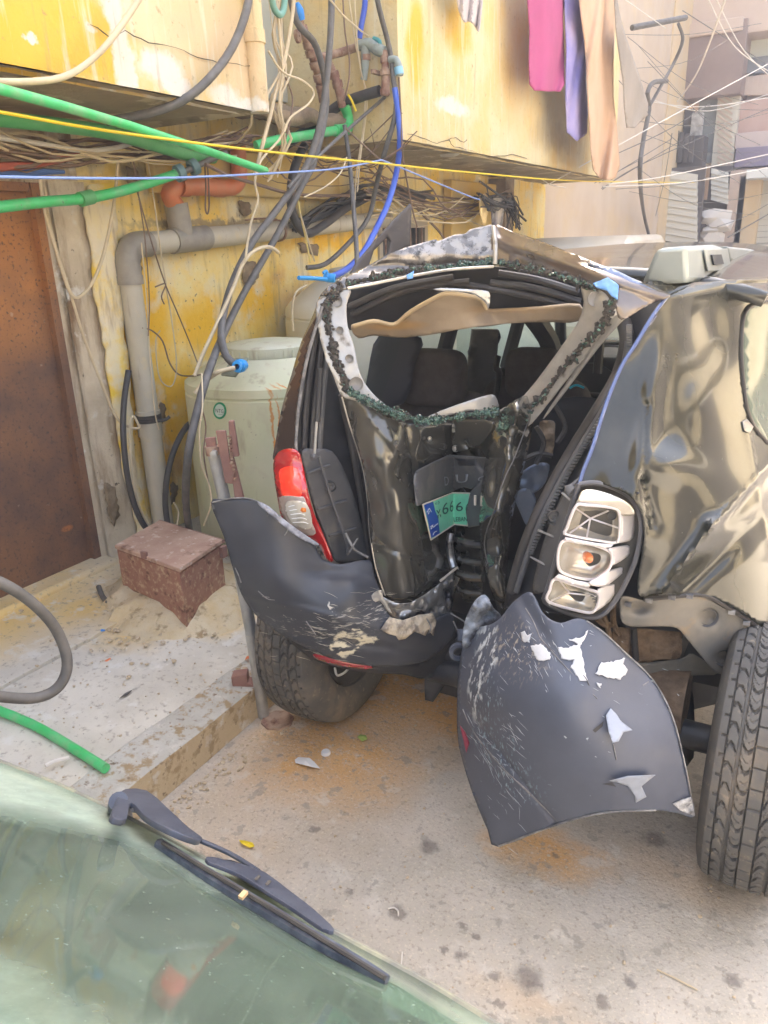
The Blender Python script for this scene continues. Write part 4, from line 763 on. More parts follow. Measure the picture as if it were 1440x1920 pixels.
# ------------------------------------------------------------------ galvanised post with rusty brackets
po = thing('steel_post', (-1.66, 1.87, 0), 'galvanised post with a rusty flat bar standing at the kerb behind the bumper', 'post')
D0 = onz(492, 1345, 0).dot(fh)
pl_ = lambda x, y, o=0: at(x, y, D0+o)
P_('pole', G().tube([pl_(495, 1345), pl_(470, 1180), pl_(440, 1020), pl_(400, 845)], .021, 16, 1), steel_m, po)
P_('pole_cap', G().tube([pl_(401, 852), pl_(398, 836)], .025, 12, 1), rustpipe_m, po)
ru = mat('red_brown_steel', (.24, .12, .10, 1), (.32, .18, .14, 1), 14, rough=.7, bump=.3, bscale=80)
def flat(name, pl, off, d=.012): 
    P = [pl_(x, y, off) for x, y in pl]; return P_(name, G().prism(P, fh*d), ru, po, bev=.002)
flat('flat_bar', [(404, 808), (423, 808), (438, 908), (422, 906)], -.03)
flat('flat_bar', [(428, 790), (438, 790), (448, 856), (437, 857), (457, 935), (440, 937), (432, 870)], -.035, .02)
flat('tab', [(384, 822), (403, 820), (406, 838), (387, 840)], -.01)
g = G()
for k in range(14): g.ico(pl_(430+k*.75+random.uniform(-1.5, 1.5), 818+k*6.2, -.04), .006, .4)
P_('weld_bead', g, rustpipe_m, po)
P_('bolt', G().lathe([(.0, -.012), (.012, -.01), (.012, .01), (.0, .012)], pl_(401, 851, -.03), fh, 6), steel_m, po)
P_('foot_bracket', G().prism([pl_(433, 1270, .0), pl_(462, 1266, .0), pl_(464, 1281, .0), pl_(485, 1290, .0), pl_(483, 1302, .0), pl_(436, 1288, .0)], fh*.05), ru, po, bev=.003)
P_('foot_plate', G().lathe([(.0, 0), (.06, 0), (.06, .012), (.0, .012)], (-1.56, 1.87, .0), seg=8).ico((-1.56, 1.85, .018), .012), rustpipe_m, po)
# ------------------------------------------------------------------ rusty box on its mortar bed
A0, B0, C0 = onz(350, 1172, .185), onz(234, 1122, .185), onz(425, 1112, .185); hz = .235
bx = thing('rusty_box', A0, 'rusty red sheet steel box with a hinged lid set in mortar', 'box')
D1 = B0+C0-A0
def up(p, h): return Vector((p.x, p.y, p.z+h))
P_('box_body', G().hexa([up(q, -.08) for q in (A0, C0, D1, B0)]+[up(q, hz) for q in (A0, C0, D1, B0)]), rustbox_m, bx, bev=.003)
ctr = (A0+D1)/2
ex = lambda p, k: Vector((ctr.x+(p.x-ctr.x)*k, ctr.y+(p.y-ctr.y)*k, p.z))
lid = P_('lid', G().hexa([up(ex(q, 1.035), hz+.004) for q in (A0, C0, D1, B0)]+[up(ex(q, 1.03), hz+.022) for q in (A0, C0, D1, B0)]), mat('rusty_lid', (.46, .28, .20, 1), (.56, .38, .28, 1), 12, rough=.75, bump=.3, bscale=70, layers=[dict(c=(.20, .10, .06, 1), tex=(10, .58, .70)), dict(c=(.66, .54, .44, 1), tex=(24, .58, .66))]), bx, bev=.003)
P_('hinge', G().cyl(up(ex(D1, 1.05), hz+.012), up(ex(C0, 1.05), hz+.012), .009, seg=8), ru, lid)
m0 = A0.lerp(B0, .52); P_('hasp', G().box((m0.x, m0.y-.004, m0.z+hz+.025), (.03, .012, .03)), ru, lid)
P_('latch', G().box(up(C0.lerp(A0, .02), hz-.03)+Vector((.012, 0, 0)), (.02, .03, .05)), ru, bx)
mort = mat('mortar_bed', (.62, .47, .25, 1), (.66, .56, .38, 1), 9, rough=.95, bump=.8, bscale=50, layers=[dict(c=(.34, .24, .13, 1), tex=(18, .55, .68))])
g = G(); n = 60; vs = []; cc = (A0+D1)/2
for j in range(n+1):
    for i in range(n+1):
        x, y = cc.x-.52+1.04*i/n, cc.y-.55+1.1*j/n; d = math.hypot((x-cc.x)/1.05, (y-cc.y-.02))+.05*mnoise.noise(Vector((x*5, y*5, 0))); v = Vector((x, y, 0))
        h = max(0, .13-.55*max(0, d-.20)**1.0-.05*abs(mnoise.noise(v*7)))
        bite = .06 if math.hypot(x-cc.x+.18, y-cc.y+.30) < .09 else 0
        vs.append(Vector((x, y, pz(x)-.02+h*.75-bite*.5+.012*mnoise.noise(v*18))))
g.add(vs, [(j*(n+1)+i, j*(n+1)+i+1, (j+1)*(n+1)+i+1, (j+1)*(n+1)+i) for j in range(n) for i in range(n)]); P_('mortar', g, mort, bx)
# ------------------------------------------------------------------ laundry
lm = lambda n, c, c2=None: mat(n, c, c2 or tuple(min(1, k*1.2) for k in c[:3])+(1,), 3, rough=.95, bump=.3, bscale=200, bdist=.002)
def cloth(label, m_, outline, n0, folds, name='hanging_cloth', amp=.022, step=3.5, cat='laundry', group=None):
    g = G(); ys = [p[1] for p in outline]
    def pr(x, y): return onx(x, y, n0+amp*math.sin((x+.10*y)/(folds*.55)+1.3*math.sin(y/60+x/30))*(.4+.6*(y-min(ys))/(max(ys)-min(ys)+1)))
    sheet(g, outline, None, step, sm=2, proj=pr); o = meshobj(name, g, m_, smooth=80, sol=.006); return tag(o, label, cat, group)
cloth('magenta towel hanging leftmost of the coloured laundry', lm('magenta_cloth', (.40, .08, .19, 1)), [(992, -60), (1055, -60), (1055, 40), (1058, 158), (1040, 171), (1015, 170), (993, 158), (993, 60)], -2.0, 14)
cloth('violet towel hanging between the magenta towel and the tan sheet', lm('violet_cloth', (.22, .20, .50, 1), (.40, .34, .56, 1)), [(1060, -60), (1095, -60), (1098, 150), (1100, 250), (1063, 248), (1062, 100)], -1.98, 11)
cloth('long tan sheet hanging lowest of the laundry', lm('tan_cloth', (.56, .36, .22, 1), (.64, .44, .30, 1)), [(1085, -60), (1158, -60), (1152, 60), (1150, 180), (1162, 310), (1140, 338), (1112, 318), (1105, 230), (1096, 80)], -1.9, 12, amp=.04)
cloth('grey brown towel hanging on the right end of the laundry', lm('taupe_cloth', (.28, .24, .20, 1), (.36, .31, .26, 1)), [(1150, -60), (1160, 20), (1180, 90), (1215, 195), (1205, 225), (1175, 240), (1168, 150), (1155, 60)], -1.8, 13)
cloth('crumpled pale cloth peeking in at the top above the balcony', lm('pale_cloth', (.52, .46, .44, 1)), [(855, -60), (905, -60), (902, 30), (897, 60), (888, 45), (876, 40), (872, 42), (860, 20)], -2.05, 5)
for a, b, z in ((-2.0, -2.0, 2.9),): 
    o = meshobj('clothes_line', G().tube([(-2.0, 3.8, 3.62), (-1.98, 6, 3.5), (-1.9, 9.5, 3.62)], .004, 6, 4), wht_m); tag(o, 'clothes line carrying the laundry above the frame', 'clothes line')
cloth('yellow rag caught in the wires behind the car roof', lm('rag_yellow', (.70, .52, .24, 1)), [(899, 366), (918, 368), (914, 400), (908, 425), (900, 400)], -2.6, 6, name='rag', cat='rag', amp=.02)
cloth('dark patterned rag hanging right of the yellow rag', lm('rag_dark', (.10, .08, .14, 1), (.62, .56, .44, 1)), [(925, 372), (945, 368), (944, 400), (938, 432), (922, 420)], -2.6, 5, name='rag', cat='rag', amp=.02)
# ------------------------------------------------------------------ things lying on the pavement and road
o = meshobj('green_pipe', G().tube([onz(-20, 1325, .19), onz(60, 1358, .165), onz(130, 1398, .158), onz(198, 1441, .155)], .016, 12, 3), green_m); tag(o, 'green plastic pipe lying on the pavement near the glass', 'pipe')
o = meshobj('black_hose', G().tube([at(*p) for p in ((-60, 1075, 1.30), (0, 1092, 1.32), (60, 1130, 1.36), (105, 1180, 1.40), (126, 1240, 1.40), (112, 1285, 1.38), (70, 1308, 1.35), (0, 1306, 1.30), (-60, 1290, 1.26))], .011, 12, 6), hose_m); tag(o, 'grey-black hose looping in from the left edge over the pavement', 'hose')
o = meshobj('scrap_hose', G().tube([onz(*p) for p in ((185, 1100, .22), (192, 1118, .2), (205, 1130, .2), (235, 1134, .2))], .012, 8, 4), hose_m); tag(o, 'short rubber hose scrap on the sandy pavement beside the box', 'scrap')
def litter(name, label, cat, px, py, z, size, m_, n=6):
    c = onz(px, py, z); vs = [c+Vector((size[0]*math.cos(k*6.28/n)*random.uniform(.6, 1.1), size[1]*math.sin(k*6.28/n)*random.uniform(.6, 1.1), .004+size[2]*random.random())) for k in range(n)]
    g = G().add(vs+[c+Vector((0, 0, .006+size[2]))], [(k, (k+1) % n, n) for k in range(n)]); o = meshobj(name, g, m_, smooth=0, sol=.001); return tag(o, label, cat)
pap = mat('white_paper', (.74, .74, .74, 1), rough=.8)
litter('tissue', 'torn white tissue on the sandy road behind the wreck', 'tissue', 574, 1434, .004, (.055, .022, .012), pap, 8)
o = meshobj('bottle_cap', G().lathe([(.0, .010), (.014, .010), (.0165, .006), (.0165, 0)], onz(611, 1413, .004), seg=20), pap); tag(o, 'white plastic bottle cap beside the tissue', 'bottle cap')
litter('leaf', 'yellow leaf on the road near the wiper', 'leaf', 465, 1586, .004, (.032, .01, .006), yc_m)
litter('leaf', 'green yellow leaf on the sandy patch behind the wheel', 'leaf', 680, 1387, .004, (.02, .02, .008), mat('leaf_green', (.30, .40, .08, 1), rough=.7), 5)
litter('plastic_scrap', 'blue plastic scrap on the pavement below the box', 'scrap', 192, 1186, .165, (.022, .014, .01), bluec_m)
litter('plastic_scrap', 'orange plastic scrap on the pavement joint', 'scrap', 205, 1240, .15, (.014, .02, .006), mat('orange_scrap', (.70, .18, .04, 1), rough=.5))
litter('plastic_scrap', 'orange red scrap beside the wheel on the pavement', 'scrap', 467, 1236, .14, (.014, .02, .008), bpy.data.materials['orange_scrap'])
litter('black_clip', 'dark flat clip lying mid pavement', 'clip', 237, 1304, .15, (.008, .035, .004), blk_m)
litter('stone', 'pale flat stone lying beside the box mortar', 'stone', 212, 1146, .2, (.02, .016, .02), mort)
litter('paper_scrap', 'tiny white scrap near the kerb top', 'scrap', 205, 1262, .15, (.008, .006, .003), pap)
o = meshobj('wire_scrap', G().tube([onz(*p, .006) for p in ((728, 1704), (738, 1702), (746, 1708), (747, 1718))], .0022, 6, 4), wht_m); tag(o, 'bent white wire scrap in the dark oil stain', 'wire')
o = meshobj('straw', G().tube([onz(*p, .006) for p in ((1232, 1818), (1262, 1832), (1308, 1856))], .0018, 6, 2), crm_m); tag(o, 'long pale straw lying on the road at lower right', 'straw')
o = meshobj('nail', G().tube([onz(752, 1815, .01), onz(754, 1785, .012)], .002, 6, 1), wht_m); tag(o, 'pale stick lying near the glass edge', 'stick')
o = meshobj('plastic_strip', G().tube([onz(*p, .165) for p in ((85, 1436), (100, 1428), (130, 1420))], .006, 6, 2), wht_m); tag(o, 'white plastic strip beside the green pipe on the pavement', 'scrap')
# loose grit: uncountable
g = G()
def grit(n, f, rmin, rmax):
    for _ in range(n):
        c = f()
        if c is not None: g.ico(c+Vector((0, 0, .002)), random.uniform(rmin, rmax), .4, .6)
grit(700, lambda: Vector((random.uniform(-1.62, .6), random.uniform(.7, 3.6), .002)), .0015, .0055)
grit(400, lambda: Vector((-1.6+abs(random.gauss(0, .05)), random.uniform(.8, 3.2), .002)), .002, .009)
grit(500, lambda: (lambda x: Vector((x, random.uniform(.9, 3.2), pz(x)+.002)))(random.uniform(-2.9, -1.68)), .0015, .0055)
grit(260, lambda: (lambda x: Vector((x, cc.y+random.gauss(-.1, .22), pz(x)+.006)))(cc.x+random.gauss(0, .22)), .003, .012)
stuff(tag(meshobj('grit', g, mat('grit_stone', (.60, .50, .36, 1), (.44, .34, .22, 1), 60, rough=.95), origin=(0, 0, 0), smooth=0), 'loose grit and crumbs on the road and pavement', 'grit'))
# ------------------------------------------------------------------ the wrecked car
car = thing('wrecked_car', (-.75, 2.2, 0), 'dark wrecked SUV with its tailgate folded in and bumper torn off', 'car')
gpaint = mat('lightened_gate_paint', (.085, .083, .074, 1), (.12, .115, .10, 1), 3, rough=.20, metal=.4, coat=1, layers=[dict(c=(.34, .32, .28, 1), tex=(60, .68, .74), rough=.6, k=.5)])  # the car's paint again, lightened to put brighter reflections into the tailgate
paint = mat('black_green_paint', (.026, .028, .024, 1), (.036, .037, .032, 1), 3, rough=.16, metal=.0, coat=.3, rvar=.08, layers=[dict(c=(.32, .30, .25, 1), tex=(4, .45, .85), rough=.5, k=.12), dict(c=(.34, .32, .28, 1), tex=(70, .70, .76), rough=.6, k=.5)])
primer = mat('torn_primer_metal', (.34, .32, .29, 1), (.52, .50, .46, 1), 7, rough=.30, metal=.35, bump=.15, bscale=20, layers=[dict(c=(.16, .14, .12, 1), tex=(13, .62, .72), rough=.6), dict(c=(.46, .34, .24, 1), tex=(8, .58, .75), k=.6)])
crush = mat('crushed_silver_metal', (.50, .50, .50, 1), (.06, .06, .07, 1), 10, .45, .6, rough=.28, metal=.75, bump=.5, bscale=22, layers=[dict(c=(.55, .48, .38, 1), tex=(12, .56, .68), rough=.6, metal=.1)], bdist=.01)
glue = mat('black_glue', (.022, .02, .02, 1), (.10, .085, .07, 1), 60, rough=.55, bump=1, bscale=160, bdist=.004)
crumb = mat('green_glass_crumbs', (.02, .045, .035, 1), (.12, .22, .17, 1), 90, .45, .65, rough=.08, spec=.8)
plas = mat('dark_bumper_plastic', (.045, .049, .060, 1), (.062, .066, .080, 1), 6, rough=.42, bump=.12, bscale=300, bdist=.001, rvar=.15, layers=[
    dict(c=(.68, .62, .46, 1), spots=[(at(664, 1195, 1.93), (.045, .1, .045)), (at(650, 1215, 1.93), (.03, .1, .03)), (at(690, 1198, 1.93), (.03, .1, .03)), (at(672, 1180, 1.93), (.02, .1, .02))], amp=.035, sc=30, soft=.25, tex=(24, .44, .52, (1, 1, 2)), rough=.6),
    dict(c=(.42, .40, .36, 1), spots=[(at(600, 1180, 1.93), (.20, .25, .05)), (at(700, 1140, 1.94), (.14, .2, .05))], amp=.05, sc=10, soft=.6, tex=(26, .57, .63, (1.2, 1.2, 7)), rough=.6),
    dict(c=(.55, .52, .46, 1), spots=[(at(600, 1150, 1.93), (.30, .3, .16))], amp=.03, soft=.5, tex=(34, .685, .71, (1, 1, 1)), rough=.6)])
plas2 = mat('torn_bumper_plastic', (.078, .090, .125, 1), (.10, .115, .155, 1), 5, rough=.40, bump=.12, bscale=300, bdist=.001, rvar=.15, layers=[
    dict(c=(.30, .42, .48, 1), spots=[(at(930, 1400, 1.6), (.13, .25, .10)), (at(900, 1340, 1.6), (.07, .2, .12)), (at(960, 1470, 1.55), (.10, .2, .08))], amp=.05, sc=9, soft=.7, tex=(46, .56, .66, (2.6, 2.6, 1.1)), rough=.6),
    dict(c=(.62, .66, .68, 1), spots=[(at(885, 1290, 1.66), (.04, .2, .14)), (at(900, 1230, 1.66), (.05, .2, .08))], amp=.04, sc=16, soft=.5, tex=(30, .52, .60, (2, 2, .8)), rough=.5),
    dict(c=(.40, .36, .30, 1), spots=[(at(960, 1220, 1.6), (.12, .2, .08))], amp=.04, sc=10, soft=.7, tex=(36, .55, .64, (3, 3, .8)), rough=.6),
    dict(c=(.50, .55, .58, 1), spots=[(at(1050, 1300, 1.5), (.5, .5, .5))], amp=.03, soft=.5, tex=(42, .70, .73), rough=.6)])
trim = mat('black_trim_plastic', (.028, .029, .034, 1), (.040, .042, .048, 1), 8, rough=.45, bump=.2, bscale=120, bdist=.002)
trimg = mat('grey_trim_plastic', (.085, .088, .095, 1), (.12, .12, .125, 1), 8, rough=.5, layers=[dict(c=(.28, .25, .20, 1), tex=(9, .54, .72), k=.5)])
head = mat('beige_headliner', (.40, .31, .22, 1), (.50, .40, .29, 1), 5, rough=.9, bump=.4, bscale=70, bdist=.003, layers=[dict(c=(.62, .36, .12, 1), spots=[(at(1000, 570, 2.3), (.3, .2, .02)), (at(740, 612, 2.3), (.1, .2, .02))], amp=.02, soft=.6, k=.6)])
seatm = mat('dark_seat_fabric', (.060, .050, .048, 1), (.085, .072, .070, 1), 30, rough=.9, bump=.3, bscale=300, bdist=.002)
edge = mat('bare_plastic_edge', (.34, .33, .32, 1), (.10, .10, .11, 1), 30, rough=.6)
bluep = mat('masking_blue', (.10, .30, .72, 1), (.22, .42, .74, 1), 30, rough=.45)
def S(name, outline, dep, m_, parent=None, step=8, holes=(), sm=3, rough=0, rs=8, sol=.003, **k):
    g = G(); sheet(g, outline, dep, step, holes, sm, rough, rs); return P_(name, g, m_, parent or car, sol=sol, smooth=60, **k)
def T(name, pts, r, m_, parent=None, seg=8, sm=4, **k): return P_(name, G().tube([at(*p) for p in pts], r, seg, sm), m_, parent or car, **k)
# tailgate: left half, folded about a deep crease
dL = Dep([(640, 745, 2.03), (655, 800, 2.04), (690, 950, 2.07), (704, 1060, 2.06), (722, 1116, 2.05), (690, 770, 2.01), (720, 790, 2.0), (735, 870, 1.97), (750, 960, 1.99), (750, 1050, 2.01), (765, 1120, 2.03), (785, 800, 2.08), (800, 900, 2.13), (805, 1000, 2.15), (805, 1100, 2.12), (850, 795, 2.30), (850, 900, 2.34), (850, 1000, 2.36), (858, 1062, 2.30)],
         bumps=[(663, 800, 705, 1000, 9, -.02, 'c'), (760, 800, 775, 900, 10, .025, 'c'), (775, 900, 800, 1095, 9, -.018, 'c'), (720, 790, 745, 850, 8, -.015, 'c'), (700, 850, 26, 90, -14, -.02), (790, 820, 14, 22, 0, -.02), (765, 880, 18, 26, 20, .02), (660, 800, 10, 40, -10, .02), (705, 1020, 790, 1050, 7, .012, 'c'), (790, 1050, 845, 1020, 7, .012, 'c'), (690, 780, 760, 860, 8, -.012, 'c'), (800, 960, 848, 1000, 7, -.015, 'c')])
dR = Dep([(850, 790, 2.30), (850, 900, 2.34), (850, 1000, 2.36), (858, 1062, 2.30), (935, 790, 2.16), (920, 900, 2.18), (905, 1000, 2.20), (905, 1100, 2.20), (880, 850, 2.26), (880, 1000, 2.3)], bumps=[(862, 1000, 900, 1010, 6, -.02, 'c'), (860, 1040, 905, 1035, 6, .02, 'c'), (870, 830, 920, 900, 7, .02, 'c')])
dV = lambda x, y: dL(x, y) if x < 850 else dR(x, y)
gate = S('tailgate', [(640, 742), (668, 748), (705, 770), (750, 790), (800, 799), (850, 795), (852, 850), (848, 930), (850, 1000), (858, 1062), (835, 1087), (800, 1108), (765, 1122), (722, 1116), (704, 1060), (694, 1000), (690, 940), (682, 880), (668, 830), (655, 790)], dL, gpaint, step=5, rough=.004, rs=9)
S('tailgate_right_half', [(851, 795), (900, 790), (938, 785), (950, 800), (935, 870), (915, 930), (905, 1000), (905, 1110), (880, 1130), (860, 1110), (858, 1062), (850, 1000), (848, 930), (852, 850)], dR, gpaint, gate, step=6, rough=.010, rs=14)
g = G()
for (x, y, r) in ((652, 790, .0025), (697, 1000, .0025)): pass
T('bare_edge', [(641, 744, 2.022), (655, 795, 2.03), (668, 835, 2.045), (682, 885, 2.055), (690, 945, 2.06), (694, 1000, 2.06), (704, 1062, 2.05), (722, 1117, 2.04)], .0022, primer, gate, 6)
# recess with handle holes in the upper panel
S('wiper_mount_panel', [(848, 795), (862, 786), (925, 792), (905, 830), (880, 842), (852, 846)], lambda x, y: dV(x, y)-.035, gpaint, gate, step=5, rough=.004)
for x, y, r in ((854, 841, .010), (806, 823, .006)): P_('hole_plug', G().lathe([(.0, -.002), (r*.5, -.002), (r, -.006), (r, .004)], at(x, y, dV(x, y)-.04), -fh, 16), primer, gate)
# crushed rail under the crease
for i, (y, r) in enumerate(((1016, .013), (1050, .011), (1078, .014), (1108, .010))):
    T('crushed_rib', [(852, y-8, 2.27), (868, y, 2.22), (885, y+4, 2.2), (905, y+5, 2.18)], r, gpaint, gate, 8)
T('crushed_rib', [(846, 1000, 2.25), (843, 1020, 2.24), (846, 1045, 2.24), (851, 1065, 2.22)], .012, crush, gate)
# licence plate recess cover and plate, folded with the gate
dS = lambda x, y: dV(x, y)-(.055 if x < 850 else .055)
S('plate_surround', [(777, 902), (779, 889), (786, 881), (812, 868), (838, 857), (849, 856), (880, 857), (917, 860), (911, 894), (885, 917), (870, 913), (843, 923), (793, 945), (782, 948)], dS, trimg, gate, step=4, sm=0)
T('surround_rim', [(782, 947, dS(782, 947)-.004), (777, 902, dS(777, 902)-.004), (780, 888, dS(780, 888)-.004), (788, 880, dS(788, 880)-.004), (838, 856, dS(838, 856)-.004), (849, 855, dS(849, 855)-.004), (882, 857, dS(880, 857)-.004), (916, 860, dS(916, 860)-.004)], .003, trimg, gate, 6, 2)
S('lamp_slot', [(856, 860), (894, 861), (893, 873), (860, 873)], lambda x, y: dS(x, y)-.004, trim, gate, step=4, sm=0, sol=.001)
sil = mat('faint_silver_letter', (.30, .31, .33, 1), rough=.4, metal=.3)
g = G()
for ch, q in (('D', ((833, 894), (841, 893), (841, 909), (834, 911))), ('U', ((854, 890), (877, 889), (876, 905), (855, 906))), ('C', ((897, 894), (909, 893), (906, 902), (896, 903)))): g = G(); textmesh(g, ch, q, lambda x, y: at(x, y, dS(x, y)-.004)); P_('raised_letter', g, sil, gate, sol=.001)
dP = lambda x, y: dV(x, 960)-.075
PO = [(792.6, 946.4), (849, 924), (881, 925), (877, 986), (852, 983), (808, 1012)]
plate = S('licence_plate', PO, dP, mat('plate_green', (.22, .72, .50, 1), (.28, .78, .56, 1), 30, rough=.35, layers=[dict(c=(.45, .60, .35, 1), tex=(24, .58, .7), k=.6)]), gate, step=3, sm=0, sol=.001)
platerim = mat('plate_rim', (.70, .62, .52, 1), rough=.4)
g = G(); q = [at(x, y, dP(x, y)-.002) for x, y in resample(PO, 6)]; g.tube(q+[q[0]], .0024, 6, 1); P_('plate_rim', g, platerim, plate)
S('plate_blue_band', [(795, 947), (812, 940.5), (816, 958), (822, 972), (824.5, 1000), (808.5, 1009), (802, 975)], lambda x, y: dP(x, y)-.003, mat('plate_blue', (.01, .08, .52, 1), rough=.35), plate, step=3, sm=0, sol=0)
tp = lambda x, y: at(x, y, dP(x, y)-.006); g = G()
textmesh(g, '6', ((829, 944), (841, 941), (841, 962), (830, 966)), tp); textmesh(g, '6', ((843, 940), (850.5, 937.5), (850, 958), (844, 961)), tp); textmesh(g, '6', ((854.5, 941), (868, 941), (868, 958), (855, 959)), tp)
textmesh(g, '6', ((873, 944), (879, 944), (878, 960), (873, 960)), tp)
textmesh(g, 'v', ((818, 957), (826, 954), (826, 962), (819, 965)), tp); textmesh(g, 'n', ((820, 966), (827, 964), (827, 969), (821, 972)), tp); textmesh(g, 'c)', ((815.5, 942), (824, 938.5), (824, 945), (816, 948)), tp)
textmesh(g, 'LEBAN', ((850.5, 970), (876, 969), (876, 977), (851, 978)), tp)
P_('plate_lettering', g, mat('plate_ink', (.02, .10, .08, 1), rough=.4), plate)
wi = mat('plate_white_ink', (.75, .78, .80, 1), rough=.4)
g = G()
for pl in ([(801, 960), (805, 953), (809, 960)], [(803, 964), (805, 958)], [(808, 992), (811, 986), (813, 989), (816, 985), (821, 982)], [(812, 1003), (814, 998), (819, 996)], [(807, 988), (812, 984)]): g.tube([at(x, y, dP(x, y)-.005) for x, y in pl], .0011, 5, 1)
P_('plate_emblem', g, wi, plate)
S('surround_flap', [(883, 921), (911, 893), (917, 880), (914, 930), (903, 985), (879, 989), (874, 960)], lambda x, y: dR(x, y)-.11+.0006*(x-880), trimg, gate, step=4, sm=0)
P_('flap_clip', G().box(at(891, 938, dR(891, 938)-.125), (.006, .006, .030)), platerim, gate)
# torn metal and crushed lip under the gate
dC = lambda x, y: dV(x, y)-.05
S('crushed_lip', [(715, 1118), (740, 1130), (770, 1130), (800, 1112), (830, 1090), (858, 1062), (861, 1085), (850, 1112), (845, 1148), (815, 1160), (775, 1166), (740, 1158), (724, 1140)], dC, crush, gate, step=4, rough=.022, rs=26, sm=2)
T('lip_edge', [(826, 1089, 2.13), (840, 1078, 2.17), (857, 1064, 2.22)], .004, platerim, gate)
# folded strip of the right half standing towards the camera
dF = Dep([(935, 785, 2.08), (915, 860, 2.08), (900, 950, 2.08), (903, 1050, 2.07), (935, 1140, 2.04), (970, 770, 1.93), (955, 860, 1.93), (935, 960, 1.93), (930, 1060, 1.94), (945, 1130, 1.97), (1000, 760, 2.05), (990, 850, 2.08), (965, 960, 2.08), (953, 1060, 2.06), (950, 1140, 2.03)], bumps=[(930, 900, 9, 60, 8, .03), (955, 820, 12, 16, 0, -.03), (925, 1060, 8, 40, 0, .02)])
fold = S('folded_panel', [(925, 800), (932, 775), (955, 758), (985, 742), (1002, 760), (992, 830), (976, 900), (962, 960), (952, 1040), (948, 1143), (935, 1146), (918, 1095), (903, 1030), (900, 960), (908, 880), (918, 835)], dF, gpaint, gate, step=5, rough=.006, rs=16)
T('fold_edge', [(1000, 762, 2.03), (968, 850, 1.95), (945, 900, 1.90), (925, 960, 1.90), (908, 1020, 2.0), (925, 1090, 1.98), (942, 1140, 1.98)], .0018, trimg, gate, 6)
# window surround
dW = Dep([(592, 575, 2.10), (600, 640, 2.07), (640, 742, 2.03), (640, 560, 2.10), (655, 650, 2.06), (700, 745, 2.02), (770, 470, 2.16), (780, 515, 2.14), (925, 425, 2.25), (925, 500, 2.20), (850, 445, 2.22), (1050, 470, 2.02), (1040, 525, 2.0), (1180, 525, 1.86), (1150, 570, 1.84), (1250, 553, 1.84), (1080, 640, 1.92), (1000, 760, 2.02), (950, 785, 2.06)])
plug_m = mat('grey_plug', (.26, .25, .24, 1), rough=.5)
fr = S('window_surround', [(592, 575), (600, 560), (625, 548), (652, 540), (658, 548), (650, 572), (652, 612), (664, 650), (672, 690), (685, 720), (706, 745), (724, 762), (702, 769), (668, 752), (641, 742), (625, 705), (610, 670), (598, 622)], lambda x, y: dW(x, y)-.01, primer, gate, step=5, rough=.004, rs=20)
for x, y, r in ((631, 564, .015), (637, 619, .010), (655, 672, .011), (668, 719, .018), (1115, 560, .017)): P_('rubber_plug', G().lathe([(.0, -.006), (r*.6, -.005), (r, -.001), (r, .004)], at(x, y, dW(x, y)-.02), -fh, 18), plug_m, fr)
S('roof_edge_left', [(600, 556), (612, 541), (640, 522), (690, 498), (740, 472), (780, 459), (815, 449), (822, 452), (850, 441), (872, 438), (880, 431), (905, 425), (926, 424), (930, 470), (928, 492), (880, 496), (830, 501), (770, 514), (700, 532), (650, 543), (620, 550)],
  lambda x, y: dW(x, y)-.012+.02*math.exp(-((y-(500+.0*x))/14)**2), mat('scuffed_roof_edge', (.10, .09, .085, 1), (.20, .18, .16, 1), 6, rough=.18, metal=.5, coat=.8, layers=[
      dict(c=(.36, .34, .32, 1), spots=[(at(860, 462, 2.2), (.14, .2, .03)), (at(800, 475, 2.18), (.06, .2, .03)), (at(910, 450, 2.2), (.05, .2, .04))], amp=.03, sc=16, soft=.4, tex=(22, .42, .56), rough=.4),
      dict(c=(.015, .015, .015, 1), spots=[(at(850, 470, 2.2), (.2, .2, .05))], amp=.03, sc=16, soft=.5, tex=(30, .54, .62), rough=.6)]), gate, step=5, rough=.006, rs=18)
S('roof_edge_right', [(926, 424), (960, 434), (1000, 447), (1060, 470), (1110, 490), (1180, 520), (1240, 545), (1256, 556), (1215, 572), (1165, 600), (1152, 572), (1122, 541), (1060, 524), (1000, 508), (929, 492)], lambda x, y: dW(x, y)-.012-.012*math.exp(-((y-(448+.34*(x-925)))/10)**2), mat('roof_edge_paint', (.16, .13, .11, 1), (.24, .20, .18, 1), 4, rough=.16, metal=.5, coat=1), gate, step=5, rough=.004, rs=12)
T('peak_seam', [(925, 425, 2.22), (929, 460, 2.17), (928, 495, 2.16)], .006, primer, gate)
T('bent_gutter', [(652, 541, 2.075), (700, 532, 2.09), (780, 516, 2.11), (850, 505, 2.15), (925, 500, 2.17)], .004, primer, gate, 6)
S('window_surround', [(1090, 533), (1130, 530), (1158, 548), (1160, 585), (1140, 606), (1100, 665), (1045, 735), (1005, 785), (985, 802), (968, 800), (955, 785), (965, 762), (1005, 715), (1060, 640), (1086, 600), (1095, 565)], lambda x, y: dW(x, y)-.012, primer, gate, step=5, rough=.004, rs=20)
S('hinge_plate', [(1130, 600), (1165, 560), (1215, 572), (1180, 590), (1120, 655), (1060, 735), (1020, 785), (1030, 765), (1080, 690)], lambda x, y: dW(x, y)+.0, primer, gate, step=6)
